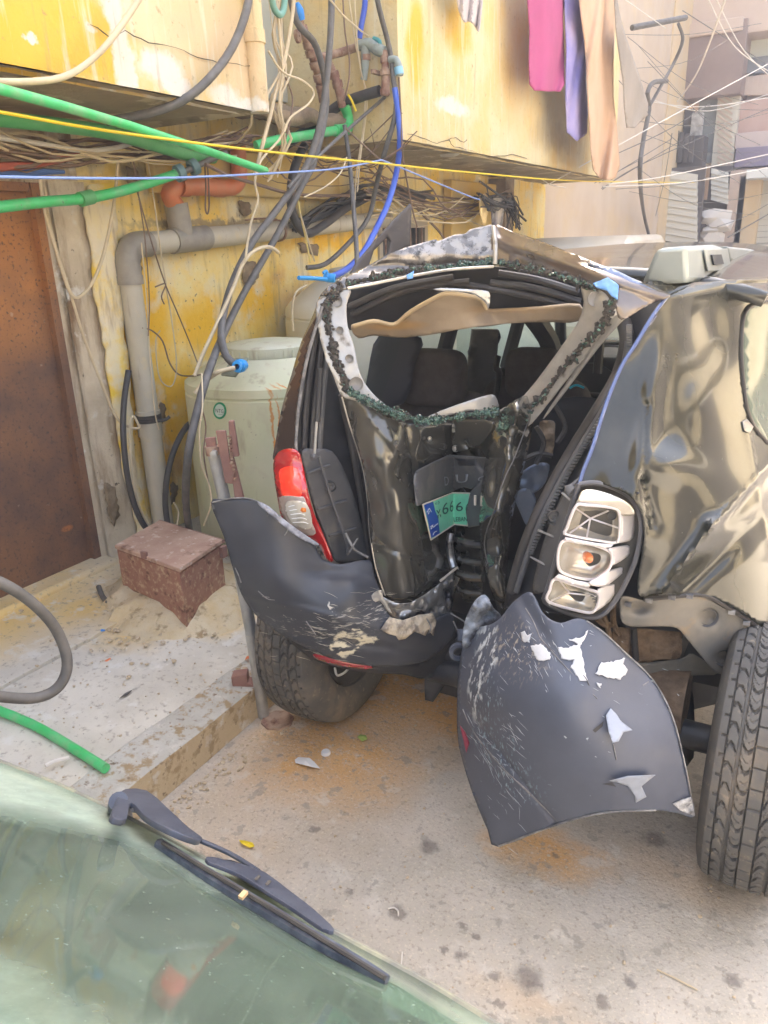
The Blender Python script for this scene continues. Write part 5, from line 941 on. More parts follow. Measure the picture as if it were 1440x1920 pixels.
# glue bead and glass crumbs along the broken screen
g = G(); gc = G()
def bead(pl, w, n, gfrac, off=.02):
    pl2 = smooth_outline(pl, 6, closed=False); P = []; R_ = []
    for x, y in resample(pl2, 5, False):
        P.append(at(x+random.uniform(-1, 1)*w*.3, y+random.uniform(-1, 1)*w*.3, dW(x, y)-off*.6)); R_.append(.0048*w/7*random.uniform(.45, 1.35))
    k = 0
    while k < len(P)-5:
        m_ = random.randint(5, 14); g.tube(P[k:k+m_], R_[k:k+m_], 7, 2); k += m_-1
    for _ in range(n*2):
        i = random.randrange(len(pl2)-1); t = random.random(); x = pl2[i][0]*(1-t)+pl2[i+1][0]*t; y = pl2[i][1]*(1-t)+pl2[i+1][1]*t
        q = mnoise.noise(Vector((x/16, y/16, 3.3)))
        if q < -.08 and random.random() < .8: continue
        dx, dy = pl2[i+1][0]-pl2[i][0], pl2[i+1][1]-pl2[i][1]; l = math.hypot(dx, dy)+1e-6; o = max(-1.5, min(1.5, random.gauss(0, .5)))*w*(.8+q); x -= dy/l*o; y += dx/l*o
        if random.random() < gfrac: gc.ico(at(x, y, dW(x, y)-off-.010*random.random()), (random.uniform(.0022, .0045), random.uniform(.0015, .003), random.uniform(.0022, .0045)), .5)
        elif random.random() < .5: g.ico(at(x, y, dW(x, y)-off+.004*random.random()), (random.uniform(.003, .008), .003, random.uniform(.003, .008)), .5)
bead([(640, 535), (618, 560), (612, 590), (622, 640), (632, 680), (645, 710), (652, 735)], 6, 420, .03)
bead([(652, 733), (690, 752), (735, 772), (790, 788), (840, 785), (890, 777), (935, 772)], 6.5, 900, .75, .03)
bead([(650, 532), (700, 520), (760, 507), (800, 503)], 6, 260, .15)
bead([(800, 503), (860, 497), (928, 492), (945, 493)], 7, 420, .75)
bead([(945, 494), (1000, 504), (1060, 520), (1120, 540)], 8, 460, .15)
bead([(1150, 556), (1130, 610), (1080, 662), (1030, 725), (985, 775), (955, 795), (940, 815)], 7, 520, .12)
bead([(985, 772), (950, 790), (935, 808)], 9, 260, .7, .05)
stuff(P_('glue_bead', g, glue, gate, smooth=0)); stuff(P_('glass_crumbs', gc, crumb, gate, smooth=0))
S('blue_tape', [(1112, 532), (1140, 520), (1160, 535), (1158, 562), (1146, 555), (1138, 545), (1120, 540)], lambda x, y: dW(x, y)-.04, bluep, gate, step=4, sm=0, rough=.008, rs=60)
S('blue_tape', [(762, 516), (776, 508), (774, 522), (764, 524)], lambda x, y: dW(x, y)-.04, bluep, gate, step=4, sm=0)
S('roof_shoulder', [(1100, 492), (1150, 505), (1215, 538), (1252, 556), (1225, 556), (1180, 536), (1130, 512)], lambda x, y: dW(x, y)-.02, mat('sky_reflection_blue', (.12, .16, .26, 1), (.2, .24, .34, 1), 6, rough=.15, metal=.4, coat=1), gate, step=5)  # sky's reflection on the dark roof put into the colour
# torn trim blade sticking up over the roof
S('torn_trim_blade', [(655, 515), (668, 492), (700, 455), (735, 415), (768, 382), (771, 390), (768, 462), (752, 468), (738, 480), (715, 502), (690, 512)], lambda x, y: 2.3+.0009*(x-655), mat('grey_black_trim', (.06, .055, .055, 1), (.09, .08, .08, 1), 4, rough=.5), step=6, sm=0, sol=.006, holes=[[(700, 470), (725, 445), (732, 452), (727, 475), (700, 498), (690, 500)]])
# headlining torn down inside
dH = lambda x, y: 2.34-.0005*(x-660)+.0006*(y-520)
S('header_lining', [(650, 545), (700, 533), (780, 515), (850, 505), (925, 500), (1000, 510), (1095, 538), (1092, 590), (1080, 602), (1000, 598), (920, 592), (850, 575), (790, 600), (700, 612), (655, 618), (650, 580)], lambda x, y: dH(x, y)+.05, trim, step=6, rough=.012, rs=6)
for i, (a, b, c) in enumerate((((660, 590), (760, 545), (880, 528)), ((655, 575), (740, 540), (850, 520)), ((935, 512), (1010, 525), (1085, 548)), ((920, 530), (1000, 540), (1088, 566)), ((860, 532), (980, 552), (1088, 580)))):
    T('rubber_seal', [(*a, dH(*a)+.02), (*b, dH(*b)+.01), (*c, dH(*c)+.02)], .010, blk_m, seg=8)
dHL = Dep([(668, 612, 2.30), (700, 603, 2.28), (740, 608, 2.33), (770, 585, 2.28), (825, 556, 2.20), (860, 555, 2.18), (905, 565, 2.22), (915, 585, 2.30), (1000, 580, 2.16), (1085, 574, 2.08), (1080, 600, 2.12), (1000, 602, 2.18), (900, 614, 2.25), (800, 628, 2.34), (700, 630, 2.36)])
S('torn_headliner', [(658, 614), (668, 608), (700, 603), (738, 609), (770, 585), (822, 556), (840, 551), (870, 554), (902, 563), (912, 580), (950, 579), (1010, 576), (1087, 572), (1082, 601), (1030, 602), (980, 604), (920, 610), (860, 617), (800, 627), (745, 631), (700, 627), (672, 632)], dHL, head, step=5, rough=.008, rs=12, sol=.008)
T('headliner_edge', [(664, 612, 2.29), (700, 602, 2.27), (739, 608, 2.31), (770, 584, 2.26), (822, 555, 2.18), (842, 550, 2.16), (872, 553, 2.17), (902, 562, 2.20), (912, 579, 2.22)], .006, mat('liner_edge', (.60, .46, .28, 1), rough=.9))
S('chrome_strip', [(812, 543), (830, 540), (900, 544), (918, 550), (916, 578), (908, 565), (880, 549), (830, 546)], 2.15, crush, step=4, rough=.004)
# left body side: outer strip, channel, seals
dB = Dep([(600, 558, 2.14), (565, 640, 2.17), (530, 760, 2.16), (515, 850, 2.15), (602, 580, 2.08), (580, 670, 2.08), (562, 760, 2.08), (556, 845, 2.07)])
pbr = mat('brownish_flank_paint', (.060, .050, .045, 1), (.085, .07, .06, 1), 4, rough=.22, metal=.3, coat=.7)
S('left_rear_pillar', [(600, 556), (588, 590), (566, 640), (548, 700), (530, 762), (517, 830), (513, 862), (535, 845), (556, 846), (558, 800), (562, 750), (574, 680), (590, 620), (603, 578)], dB, pbr, step=6)
T('pillar_seam', [(604, 575, 2.065), (590, 622, 2.07), (574, 682, 2.07), (562, 752, 2.07), (557, 800, 2.065), (556, 846, 2.06), (570, 910, 2.04)], .0045, edge, seg=6)
dJ = lambda x, y: 2.09+.0012*max(0, (x-(560+.13*max(0, y-800))))
S('left_jamb', [(597, 600), (606, 640), (636, 735), (664, 830), (684, 900), (694, 1000), (704, 1058), (690, 1062), (640, 1060), (615, 1030), (590, 960), (572, 890), (558, 840), (562, 760), (574, 690), (588, 625)], dJ, trim, step=8, rough=.006)
for i, pl in enumerate(([(604, 625), (596, 700), (588, 780), (584, 850)], [(614, 660), (606, 740), (600, 820), (598, 860)], [(598, 600), (584, 680), (574, 760), (570, 840)])):
    T('weather_seal', [(x, y, dJ(x, y)-.012) for x, y in pl], .008, blk_m if i != 1 else trimg, seg=8)
T('weather_seal', [(x, y, dJ(x, y)-.02) for x, y in ((640, 740), (652, 800), (664, 860), (676, 930), (686, 1000), (694, 1050))], .010, blk_m)
T('gas_strut', [(600, 690, 2.05), (598, 740, 2.05), (595, 790, 2.045)], .009, trim, seg=12)
T('strut_rod', [(596, 755, 2.045), (590, 850, 2.04)], .004, steel_m, seg=8)
P_('strut_ball', G().ico(at(588, 856, 2.04), .011, .1), trimg, car)
S('ribbed_inner_trim', [(566, 846), (590, 842), (622, 846), (648, 890), (672, 960), (688, 1030), (690, 1044), (632, 1052), (612, 1010), (590, 950), (574, 890)], lambda x, y: dJ(x, y)-.02-.0, trimg, step=6, sol=.004)
for a, b in (((574, 888), (618, 872)), ((596, 955), (650, 938)), ((617, 1005), (668, 990))): T('trim_rib', [(a[0], a[1], dJ(*a)-.03), (b[0], b[1], dJ(*b)-.035)], .004, trimg, seg=6, sm=1)
T('trim_rib', [(598, 856, 2.08), (620, 930, 2.09), (648, 1010, 2.10), (652, 1040, 2.1)], .004, trimg, seg=6)
T('trim_rib', [(648, 1000, 2.07), (665, 1030, 2.07), (690, 1045, 2.07)], .004, edge, seg=6); T('trim_rib', [(670, 1010, 2.07), (655, 1035, 2.07)], .003, edge, seg=6, sm=1)
P_('push_clip', G().lathe([(.0, -.004), (.005, -.004), (.007, -.001), (.012, -.001), (.015, -.006), (.016, .004)], at(620, 912, dJ(620, 912)-.035), -fh, 18), trimg, car)
# left tail lamp
lampL = S('tail_lamp', [(514, 880), (517, 858), (527, 845), (545, 841), (560, 848), (568, 872), (576, 915), (588, 960), (605, 1000), (624, 1050), (612, 1046), (596, 1018), (570, 1003), (540, 985), (528, 965), (522, 935)], Dep([(514, 880, 2.08), (540, 842, 2.05), (545, 900, 2.0), (568, 880, 2.03), (555, 960, 2.0), (590, 980, 2.02), (624, 1050, 2.03), (525, 960, 2.06)]), mat('lamp_deep_red', (.42, .012, .02, 1), (.55, .02, .02, 1), 20, rough=.06, coat=1, spec=.8), step=5, sol=.006, label='red and clear left tail lamp')
lc = lambda x, y: Dep([(514, 880, 2.08), (540, 842, 2.05), (545, 900, 2.0), (568, 880, 2.03), (555, 960, 2.0), (590, 980, 2.02), (624, 1050, 2.03), (525, 960, 2.06)])(x, y)
S('bright_red_cell', [(526, 880), (558, 878), (566, 925), (556, 931), (532, 932), (525, 905)], lambda x, y: lc(x, y)-.008, mat('lamp_bright_red', (.85, .04, .02, 1), (.75, .015, .015, 1), 40, rough=.08, coat=1, emis=((1, .05, .02, 1), .12)), lampL, step=4, sol=.002)
S('smoked_clear_cell', [(524, 932), (560, 931), (572, 935), (580, 968), (592, 1000), (570, 1002), (542, 986), (530, 965)], lambda x, y: lc(x, y)-.009, mat('lamp_smoke', (.44, .36, .33, 1), (.52, .45, .42, 1), 20, rough=.1, coat=1), lampL, step=4, sol=.002)
S('reverse_lamp', [(535, 943), (556, 939), (575, 945), (584, 970), (583, 990), (562, 990), (541, 974)], lambda x, y: lc(x, y)-.016, mat('lamp_white', (.88, .86, .80, 1), (.80, .76, .68, 1), 50, rough=.12, coat=1, metal=.3), lampL, step=3, sol=.002)
for i in range(5): T('lens_rib', [(541+i*2, 950+i*7.5, 1.985), (556+i*3, 947+i*8, 1.978), (566+i*3, 950+i*8, 1.98)], .0012, wi, lampL, 5)
P_('amber_bulb', G().ico(at(569, 956, 1.975), .009, .1), mat('amber', (.75, .22, .03, 1), rough=.2), lampL)
# left half of the bumper
dBL = Dep([(398, 942, 1.99), (440, 1080, 1.99), (480, 1150, 2.02), (500, 960, 1.96), (570, 1020, 1.98), (520, 1100, 1.93), (600, 1180, 1.90), (660, 1100, 1.93), (620, 1070, 1.98), (690, 1070, 2.0), (690, 1235, 1.94), (760, 1180, 1.95), (750, 1245, 1.98), (850, 1090, 2.12), (850, 1170, 2.10), (800, 1235, 2.04), (720, 1120, 1.98)],
          bumps=[(640, 1075, 60, 10, 3, .012), (600, 1150, 200, 5, 14, -.006), (650, 1203, 200, 6, 8, .010)])
bl = S('bumper_left', [(396, 942), (420, 936), (455, 934), (484, 941), (510, 958), (540, 988), (570, 1006), (588, 1018), (598, 1040), (612, 1052), (640, 1058), (692, 1050), (702, 1082), (716, 1118), (722, 1142), (738, 1160), (775, 1170), (812, 1162), (848, 1148), (852, 1185), (832, 1212), (800, 1238), (745, 1248), (690, 1247), (630, 1236), (575, 1214), (520, 1184), (478, 1150), (452, 1110), (436, 1060), (420, 1005)], dBL, plas, step=6, rough=.004, rs=7, sol=.004)
T('bare_edge', [(x, y, dBL(x, y)-.004) for x, y in ((398, 942), (430, 935), (460, 934), (486, 942), (512, 960))], .002, edge, bl, 6)
S('frayed_edge', [(484, 940), (505, 950), (530, 972), (560, 994), (586, 1012), (598, 1020), (590, 1022), (560, 1008), (535, 990), (508, 966), (488, 950)], lambda x, y: dBL(x, y)-.012, mat('frayed_white', (.42, .44, .50, 1), (.14, .14, .17, 1), 40, rough=.5), bl, step=4, sm=2, rough=.004, rs=50)
for pl in ([(441, 1065), (447, 1078), (452, 1092)], [(500, 955), (503, 964), (501, 968)], [(541, 990), (536, 1000), (533, 1004)], [(484, 1108), (500, 1122), (515, 1125)], [(492, 1118), (505, 1120)], [(574, 1165), (585, 1180), (592, 1190)]): T('scratch_curl', [(x, y, dBL(x, y)-.005) for x, y in pl], .0018, edge, bl, 5)
tornm = mat('torn_cream_filler', (.58, .50, .38, 1), (.26, .22, .18, 1), 26, .45, .6, rough=.6, bump=.5, bscale=40)
S('torn_patch', [(714, 1180), (722, 1168), (730, 1157), (755, 1163), (785, 1153), (811, 1150), (818, 1165), (812, 1192), (803, 1180), (797, 1192), (777, 1184), (760, 1197), (747, 1200), (742, 1192), (729, 1189)], lambda x, y: dBL(x, y)-.012, tornm, bl, step=4, sm=0, rough=.010, rs=40)
S('torn_flap', [(700, 1112), (716, 1106), (718, 1118), (735, 1150), (725, 1144), (712, 1126), (698, 1132), (696, 1122)], 1.95, primer, bl, step=3, sm=2, rough=.006, rs=50)
S('lower_valance', [(520, 1178), (575, 1212), (640, 1235), (700, 1244), (750, 1246), (810, 1232), (855, 1180), (862, 1200), (845, 1245), (800, 1272), (755, 1264), (700, 1262), (640, 1252), (580, 1232)], lambda x, y: dBL(x, y)+.06, trim, step=8)
S('red_reflector', [(590, 1226), (640, 1240), (695, 1249), (690, 1254), (640, 1248), (596, 1236)], lambda x, y: dBL(x, y)+.0, mat('reflector_red', (.30, .01, .02, 1), rough=.15, coat=1), bl, step=4)
S('mud_flap', [(795, 1255), (862, 1190), (868, 1205), (850, 1260), (812, 1316), (797, 1312)], 2.15, trim, step=8, sm=0)
T('towing_hook', [(628, 1252, 2.12), (632, 1266, 2.1), (645, 1262, 2.1), (655, 1252, 2.12)], .004, steel_m)
for pl in ([(850, 1165), (862, 1185), (875, 1170)], [(845, 1150), (870, 1165), (882, 1175)], [(800, 1160), (808, 1175), (804, 1188)]): T('frayed_fibre', [(x, y, 2.0) for x, y in pl], .0022, edge, bl, 5)
# torn off bumper hanging from the right rear corner
dBR = Dep([(860, 1200, 1.82), (857, 1330, 1.76), (870, 1430, 1.72), (935, 1585, 1.60), (990, 1112, 1.66), (930, 1180, 1.70), (920, 1300, 1.62), (960, 1440, 1.56), (1050, 1540, 1.50), (1010, 1250, 1.54), (1100, 1165, 1.58), (1100, 1300, 1.48), (1150, 1450, 1.43), (1215, 1265, 1.56), (1270, 1380, 1.49), (1300, 1530, 1.47), (1200, 1400, 1.45), (1240, 1515, 1.45)],
          bumps=[(962, 1440, 150, 5, 52, .012), (1000, 1160, 60, 12, 60, .01)])
br = S('torn_bumper', [(990, 1110), (1003, 1120), (1015, 1145), (1030, 1160), (1052, 1168), (1078, 1160), (1098, 1163), (1130, 1185), (1170, 1222), (1214, 1264), (1242, 1305), (1262, 1352), (1276, 1405), (1288, 1460), (1302, 1529), (1270, 1524), (1225, 1518), (1150, 1521), (1095, 1531), (1040, 1546), (935, 1587), (915, 1555), (890, 1495), (872, 1440), (860, 1390), (858, 1330), (860, 1270), (868, 1215), (885, 1180), (918, 1172), (940, 1158), (962, 1130)], dBR, plas2, step=6, rough=.004, rs=6, sol=.004, label='peeled bumper corner scraped and patched with white')
T('bare_edge', [(x, y, dBR(x, y)-.004) for x, y in ((1100, 1164), (1132, 1186), (1172, 1223), (1216, 1265), (1244, 1306), (1264, 1352), (1278, 1405), (1290, 1460), (1302, 1529))], .0018, edge, br, 6)
T('bare_edge', [(x, y, dBR(x, y)-.004) for x, y in ((935, 1587), (1000, 1562), (1060, 1541), (1110, 1528), (1160, 1521), (1230, 1519))], .0025, edge, br, 6)
T('crease_line', [(x, y, dBR(x, y)-.002) for x, y in ((868, 1330), (890, 1375), (930, 1425), (980, 1475), (1052, 1545))], .0022, edge, br, 6)
wf = mat('bare_white_patch', (.62, .63, .66, 1), (.50, .52, .56, 1), 30, rough=.45)
for i, pl in enumerate(([(977, 1186), (983, 1183), (990, 1190), (996, 1188), (992, 1205), (981, 1203)], [(994, 1212), (1014, 1207), (1033, 1225), (1031, 1235), (1012, 1240), (1001, 1229)],
    [(1046, 1212), (1061, 1216), (1083, 1207), (1065, 1199), (1091, 1195), (1102, 1182), (1096, 1199), (1087, 1210), (1096, 1251), (1102, 1276), (1087, 1276), (1078, 1263), (1070, 1251), (1078, 1238), (1052, 1235)],
    [(1117, 1263), (1128, 1242), (1150, 1240), (1173, 1233), (1169, 1246), (1177, 1259), (1162, 1274), (1139, 1270)], [(1119, 1281), (1127, 1281), (1125, 1291)])):
    S('bare_patch', jag(pl), lambda x, y: dBR(x, y)-.004, wf, br, step=3, sm=0, sol=.001)
wb = mat('peeled_film', (.34, .38, .46, 1), (.28, .31, .38, 1), 20, rough=.4)
S('peeled_flap', [(1136, 1341), (1145, 1328), (1156, 1339), (1164, 1352), (1186, 1369), (1169, 1373), (1160, 1390), (1149, 1393), (1141, 1371)], lambda x, y: dBR(x, y)-.004-.0004*max(0, y-1335), wb, br, step=4, sm=0, sol=.001)
S('peeled_flap', [(1143, 1464), (1177, 1455), (1229, 1453), (1203, 1474), (1212, 1494), (1192, 1505), (1190, 1492), (1177, 1474), (1160, 1468)], lambda x, y: dBR(x, y)-.006-.0005*max(0, 1480-y), wb, br, step=4, sm=0, sol=.001)
S('tear_shade_patch', [(1111, 1369), (1132, 1352), (1130, 1362), (1116, 1374)], lambda x, y: dBR(x, y)-.003, trim, br, step=4, sm=0, sol=0)  # dark sheet laid on the bumper, standing in for the hole's shade
S('tear_shade_patch', [(1128, 1470), (1150, 1466), (1176, 1475), (1190, 1494), (1192, 1504), (1170, 1482), (1150, 1474)], lambda x, y: dBR(x, y)-.003, trim, br, step=4, sm=0, sol=0)
S('crinkled_corner', [(1261, 1507), (1276, 1500), (1295, 1494), (1303, 1530), (1276, 1520)], lambda x, y: dBR(x, y)-.006, mat('crinkled_white', (.6, .6, .6, 1), (.12, .12, .13, 1), 50, rough=.4), br, step=3, sm=0, rough=.006, rs=60)
S('crushed_edge', [(868, 1215), (872, 1165), (890, 1128), (910, 1115), (925, 1140), (940, 1158), (918, 1180), (895, 1200)], 1.76, mat('crushed_grey_plastic', (.28, .32, .38, 1), (.05, .05, .06, 1), 16, .42, .6, rough=.35, metal=.2, bump=.6, bscale=30), br, step=4, rough=.025, rs=24)
P_('towing_eye', G().lathe([(.016, -.006), (.026, -.006), (.026, .006), (.016, .006)], at(860, 1222, 1.84), fh, 18, True).tube([at(865, 1180, 1.86), at(866, 1200, 1.85)], .012, 8), plas2, br)
S('corner_tear', [(868, 1385), (862, 1360), (872, 1372), (880, 1392), (874, 1412)], 1.70, mat('dull_red_tear', (.22, .03, .06, 1), rough=.3), br, step=4, sm=0)
for pl in ([(985, 1140), (1000, 1165), (1012, 1195)], [(1012, 1195), (1060, 1250), (1120, 1310)], [(1030, 1215), (1090, 1262), (1105, 1285)], [(1150, 1396), (1156, 1425)], [(1205, 1285), (1216, 1278)]): T('scratch', [(x, y, dBR(x, y)-.003) for x, y in pl], .0014, edge, br, 5)

def scratches(name, dep_, n, cx, cy, sx, sy, ang, ln, parent, m_):
    g = G()
    for _ in range(n):
        x, y = random.gauss(cx, sx), random.gauss(cy, sy); a = R(ang+random.gauss(0, 12)); l = ln*random.uniform(.3, 1.3)
        pts = [(x+math.cos(a)*l*t+random.uniform(-.6, .6), y+math.sin(a)*l*t+random.uniform(-.6, .6)) for t in (0, .33, .66, 1)]
        g.tube([at(p, q, dep_(p, q)-.0028) for p, q in pts], [.0001, random.uniform(.0003, .0007), random.uniform(.0003, .0007), .0001], 4, 1)
    stuff(P_(name, g, m_, parent, smooth=0))
scr = mat('pale_scratch', (.46, .50, .52, 1), rough=.7); scr2 = mat('cream_scratch', (.54, .50, .40, 1), rough=.7)
scratches('scratch_marks', dBR, 110, 925, 1400, 28, 70, 50, 26, br, scr); scratches('scratch_marks', dBR, 50, 1000, 1215, 45, 30, 60, 16, br, scr)
scratches('scratch_marks', dBR, 22, 1120, 1330, 90, 90, 20, 12, br, scr)
scratches('scratch_marks', dBL, 70, 630, 1180, 70, 22, 12, 30, bl, scr2); scratches('scratch_marks', dBL, 30, 700, 1128, 40, 14, 4, 26, bl, scr2)
# right jamb with the rubber seal
dK = Dep([(1165, 590, 1.88), (1245, 558, 1.84), (1200, 640, 1.82), (1150, 700, 1.90), (1120, 800, 1.80), (1060, 850, 1.92), (1085, 920, 1.74), (1000, 960, 1.88), (1040, 1050, 1.73), (960, 1100, 1.86), (1015, 1110, 1.75)])
S('right_jamb', [(1163, 596), (1190, 570), (1235, 553), (1252, 558), (1235, 585), (1205, 625), (1180, 670), (1150, 740), (1122, 815), (1100, 880), (1086, 915), (1070, 960), (1050, 1020), (1030, 1075), (1020, 1112), (990, 1115), (950, 1140), (955, 1090), (975, 1020), (1005, 950), (1050, 865), (1100, 780), (1145, 705), (1168, 650)], dK, trim, step=8, rough=.004)
T('rubber_door_seal', [(x, y, dK(x, y)-.02) for x, y in ((1168, 600), (1175, 640), (1160, 700), (1125, 765), (1080, 835), (1040, 905), (1005, 975), (980, 1040), (960, 1110))], .017, blk_m, seg=12, sm=8)
T('rubber_door_seal', [(x, y, dK(x, y)-.032) for x, y in ((1178, 640), (1166, 700), (1133, 765), (1090, 835), (1050, 905), (1015, 975), (990, 1040), (968, 1110))], .008, trimg, seg=8, sm=8)
g = G(); L = smooth_outline([(1180, 610), (1180, 660), (1168, 710), (1136, 770), (1095, 838), (1055, 908), (1020, 978), (995, 1040)], 12, closed=False)
for a, b in zip(L[::1], L[1::1]): g.box(at(a[0], a[1], dK(*a)-.038), (.012, .012, .004))
stuff(P_('seal_teeth', g, trimg, car, smooth=0))
T('jamb_edge', [(x, y, dK(x, y)-.012) for x, y in ((1228, 590), (1195, 640), (1165, 705), (1135, 790), (1108, 870), (1084, 925))], .006, mat('blue_black_edge', (.05, .06, .12, 1), rough=.25), seg=8)
T('gas_strut', [(1150, 790, 1.74), (1128, 850, 1.72), (1118, 875, 1.715)], .010, trim, seg=12)
T('strut_rod', [(1120, 868, 1.715), (1078, 905, 1.69), (1066, 918, 1.685)], .0045, trimg, seg=8); P_('strut_ball', G().ico(at(1068, 918, 1.68), .013, .1), trimg, car)
S('ribbed_inner_trim', [(1085, 900), (1100, 905), (1072, 965), (1052, 1020), (1032, 1075), (1022, 1108), (1000, 1108), (1008, 1060), (1025, 1000), (1045, 950), (1062, 915)], lambda x, y: dK(x, y)-.03, trimg, step=6)
for a, b in (((1062, 928), (1068, 942)), ((1017, 998), (1040, 1010)), ((1002, 1048), (1022, 1062))): T('trim_rib', [(a[0]-8, a[1]-4, dK(*a)-.04), (b[0]+6, b[1], dK(*b)-.035)], .003, edge, seg=5, sm=1)
P_('push_clip', G().lathe([(.0, -.003), (.006, -.004), (.008, 0), (.013, 0), (.016, -.006), (.018, .006)], at(1039, 970, dK(1039, 970)-.045), -fh, 18), trimg, car)
# dented quarter panel
dQ = Dep([(1250, 556, 1.84), (1320, 532, 1.95), (1440, 520, 2.20), (1560, 505, 2.75), (1200, 612, 1.80), (1165, 685, 1.78), (1130, 775, 1.74), (1105, 850, 1.70), (1085, 912, 1.68), (1150, 918, 1.64), (1195, 960, 1.62), (1195, 1060, 1.63), (1200, 1118, 1.64), (1240, 1116, 1.66), (1340, 1122, 1.72), (1440, 1185, 1.80), (1560, 1230, 2.2),
          (1300, 700, 1.84), (1300, 850, 1.75), (1300, 1000, 1.68), (1400, 650, 2.05), (1400, 900, 1.86), (1440, 1050, 1.85), (1570, 800, 2.7), (1580, 1000, 2.5), (1240, 700, 1.78), (1230, 850, 1.68)],
         bumps=[(1335, 625, 36, 66, -8, .045), (1300, 552, 60, 14, -10, -.012),
                (1213, 800, 18, 130, 8, -.030), (1255, 810, 44, 130, 6, .030), (1250, 872, 42, 34, 10, -.030), (1325, 760, 75, 65, 0, -.030),
                (1240, 1110, 1335, 985, 12, -.035, 'c'), (1335, 985, 1445, 865, 12, -.035, 'c'), (1212, 760, 1206, 900, 9, .022, 'c'), (1206, 900, 1225, 985, 9, .022, 'c'), (1400, 800, 1440, 1010, 10, -.016, 'c'), (1300, 1040, 130, 18, -43, -.012), (1330, 1060, 130, 22, -43, .030), (1390, 940, 120, 20, -52, .02), (1270, 960, 40, 60, 0, .02)])
wh = [(1394, 590), (1412, 572), (1450, 565), (1580, 560), (1580, 850), (1480, 850), (1432, 822), (1405, 780), (1394, 720), (1390, 650)]
qp = S('quarter_panel', [(1250, 556), (1275, 543), (1300, 534), (1370, 524), (1440, 519), (1575, 504), (1585, 800), (1580, 1100), (1560, 1235), (1500, 1215), (1440, 1185), (1400, 1155), (1345, 1125), (1300, 1118), (1240, 1116), (1200, 1118), (1196, 1085), (1204, 1040), (1208, 990), (1200, 955), (1180, 930), (1150, 915), (1115, 905), (1085, 912), (1095, 880), (1110, 840), (1130, 775), (1148, 725), (1168, 680), (1190, 645), (1225, 590)], dQ, paint, step=6, holes=[smooth_outline(wh, 1)], rough=.0012, rs=2.2, sol=.002)
T('pillar_edge', [(x, y, dQ(x, y)-.004) for x, y in ((1250, 556), (1224, 592), (1192, 645), (1168, 682), (1148, 727), (1130, 777), (1110, 842), (1094, 882), (1086, 910))], .005, mat('blue_edge', (.10, .14, .30, 1), rough=.15, metal=.3, coat=1), qp, 8)
T('window_rubber', [(x, y, dQ(x, y)-.004) for x, y in [(1580, 562), (1450, 565), (1412, 573), (1395, 592), (1390, 650), (1394, 720), (1405, 780), (1432, 822), (1480, 850), (1580, 852)]], .0055, blk_m, qp, 10)
S('quarter_window', wh, lambda x, y: dQ(x, y)+.004, mat('pale_side_glass', (.07, .10, .085, 1), (.12, .16, .13, 1), 3, rough=.06, spec=.5), qp, step=10, sol=.004)
S('fuel_crease', [(1392, 790), (1400, 786), (1412, 800), (1406, 812), (1396, 808)], lambda x, y: dQ(x, y)-.008, primer, qp, step=4, sm=0)
g = G(); 
for x, y in ((1165, 915), (1196, 925)): g.ico(at(x, y, dQ(x, y)-.004), .004)
P_('rivets', g, trim, qp)
# right tail lamp, lens gone: housing with three reflector cups
D2 = lambda x, y: 1.655-.0002*(x-1100)
hs = S('tail_lamp_housing', [(1086, 906), (1115, 903), (1150, 912), (1182, 930), (1200, 958), (1205, 995), (1196, 1045), (1180, 1085), (1160, 1122), (1135, 1152), (1110, 1162), (1066, 1152), (1018, 1130), (1024, 1105), (1046, 1025), (1066, 960)], lambda x, y: D2(x, y)+.035, mat('lamp_housing_grey', (.07, .068, .062, 1), (.11, .10, .09, 1), 8, rough=.45), step=6, label='right tail lamp with its lens gone and three reflector cups')
chrome = mat('lamp_reflector', (.80, .77, .70, 1), (.66, .60, .50, 1), 18, rough=.20, metal=.55, bump=.15, bscale=60, coat=.3, bdist=.004)
satin = mat('lamp_satin_silver', (.74, .71, .70, 1), (.66, .62, .66, 1), 12, rough=.30, metal=.35)
T('housing_rim', [(x, y, D2(x, y)+.012) for x, y in ((1086, 908), (1115, 905), (1150, 914), (1181, 932), (1198, 960), (1202, 995), (1193, 1045), (1177, 1085), (1157, 1122), (1133, 1150), (1108, 1158), (1066, 1150), (1022, 1128), (1028, 1100), (1050, 1022), (1070, 955), (1086, 908))], .006, mat('rim_grey', (.12, .12, .13, 1), rough=.4), hs, 8)
def bowl(outline, d0, deep, ctr, m_=chrome, name='reflector_cup'):
    L = resample(smooth_outline(outline, 4), 4); g = G(); n = len(L); cx, cy = ctr; vs = []
    for k, (s_, dd) in enumerate(((1.0, 0), (.96, .25), (.86, .55), (.66, .82), (.40, .96), (.16, 1.0), (.02, 1.0))):
        for x, y in L: vs.append(at(cx+(x-cx)*s_, cy+(y-cy)*s_, d0+deep*dd))
    g.add(vs, [(k*n+i, k*n+(i+1) % n, (k+1)*n+(i+1) % n, (k+1)*n+i) for k in range(6) for i in range(n)])
    ob = P_(name, g, m_, hs, smooth=60); q = [at(x, y, d0) for x, y in L]; g = G(); g.tube(q+[q[0]], .0038, 6, 1, caps=False); P_('cup_rim', g, satin, ob); return ob
c1 = bowl([(1080, 949), (1100, 947), (1147, 952), (1161, 962), (1162, 997), (1155, 1017), (1117, 1013), (1062, 1002), (1063, 990)], 1.640, .055, (1107, 972))
c2 = bowl([(1057, 1014), (1085, 1017), (1117, 1023), (1143, 1034), (1148, 1048), (1142, 1066), (1127, 1079), (1108, 1087), (1067, 1079), (1048, 1066), (1047, 1034)], 1.635, .055, (1100, 1045))
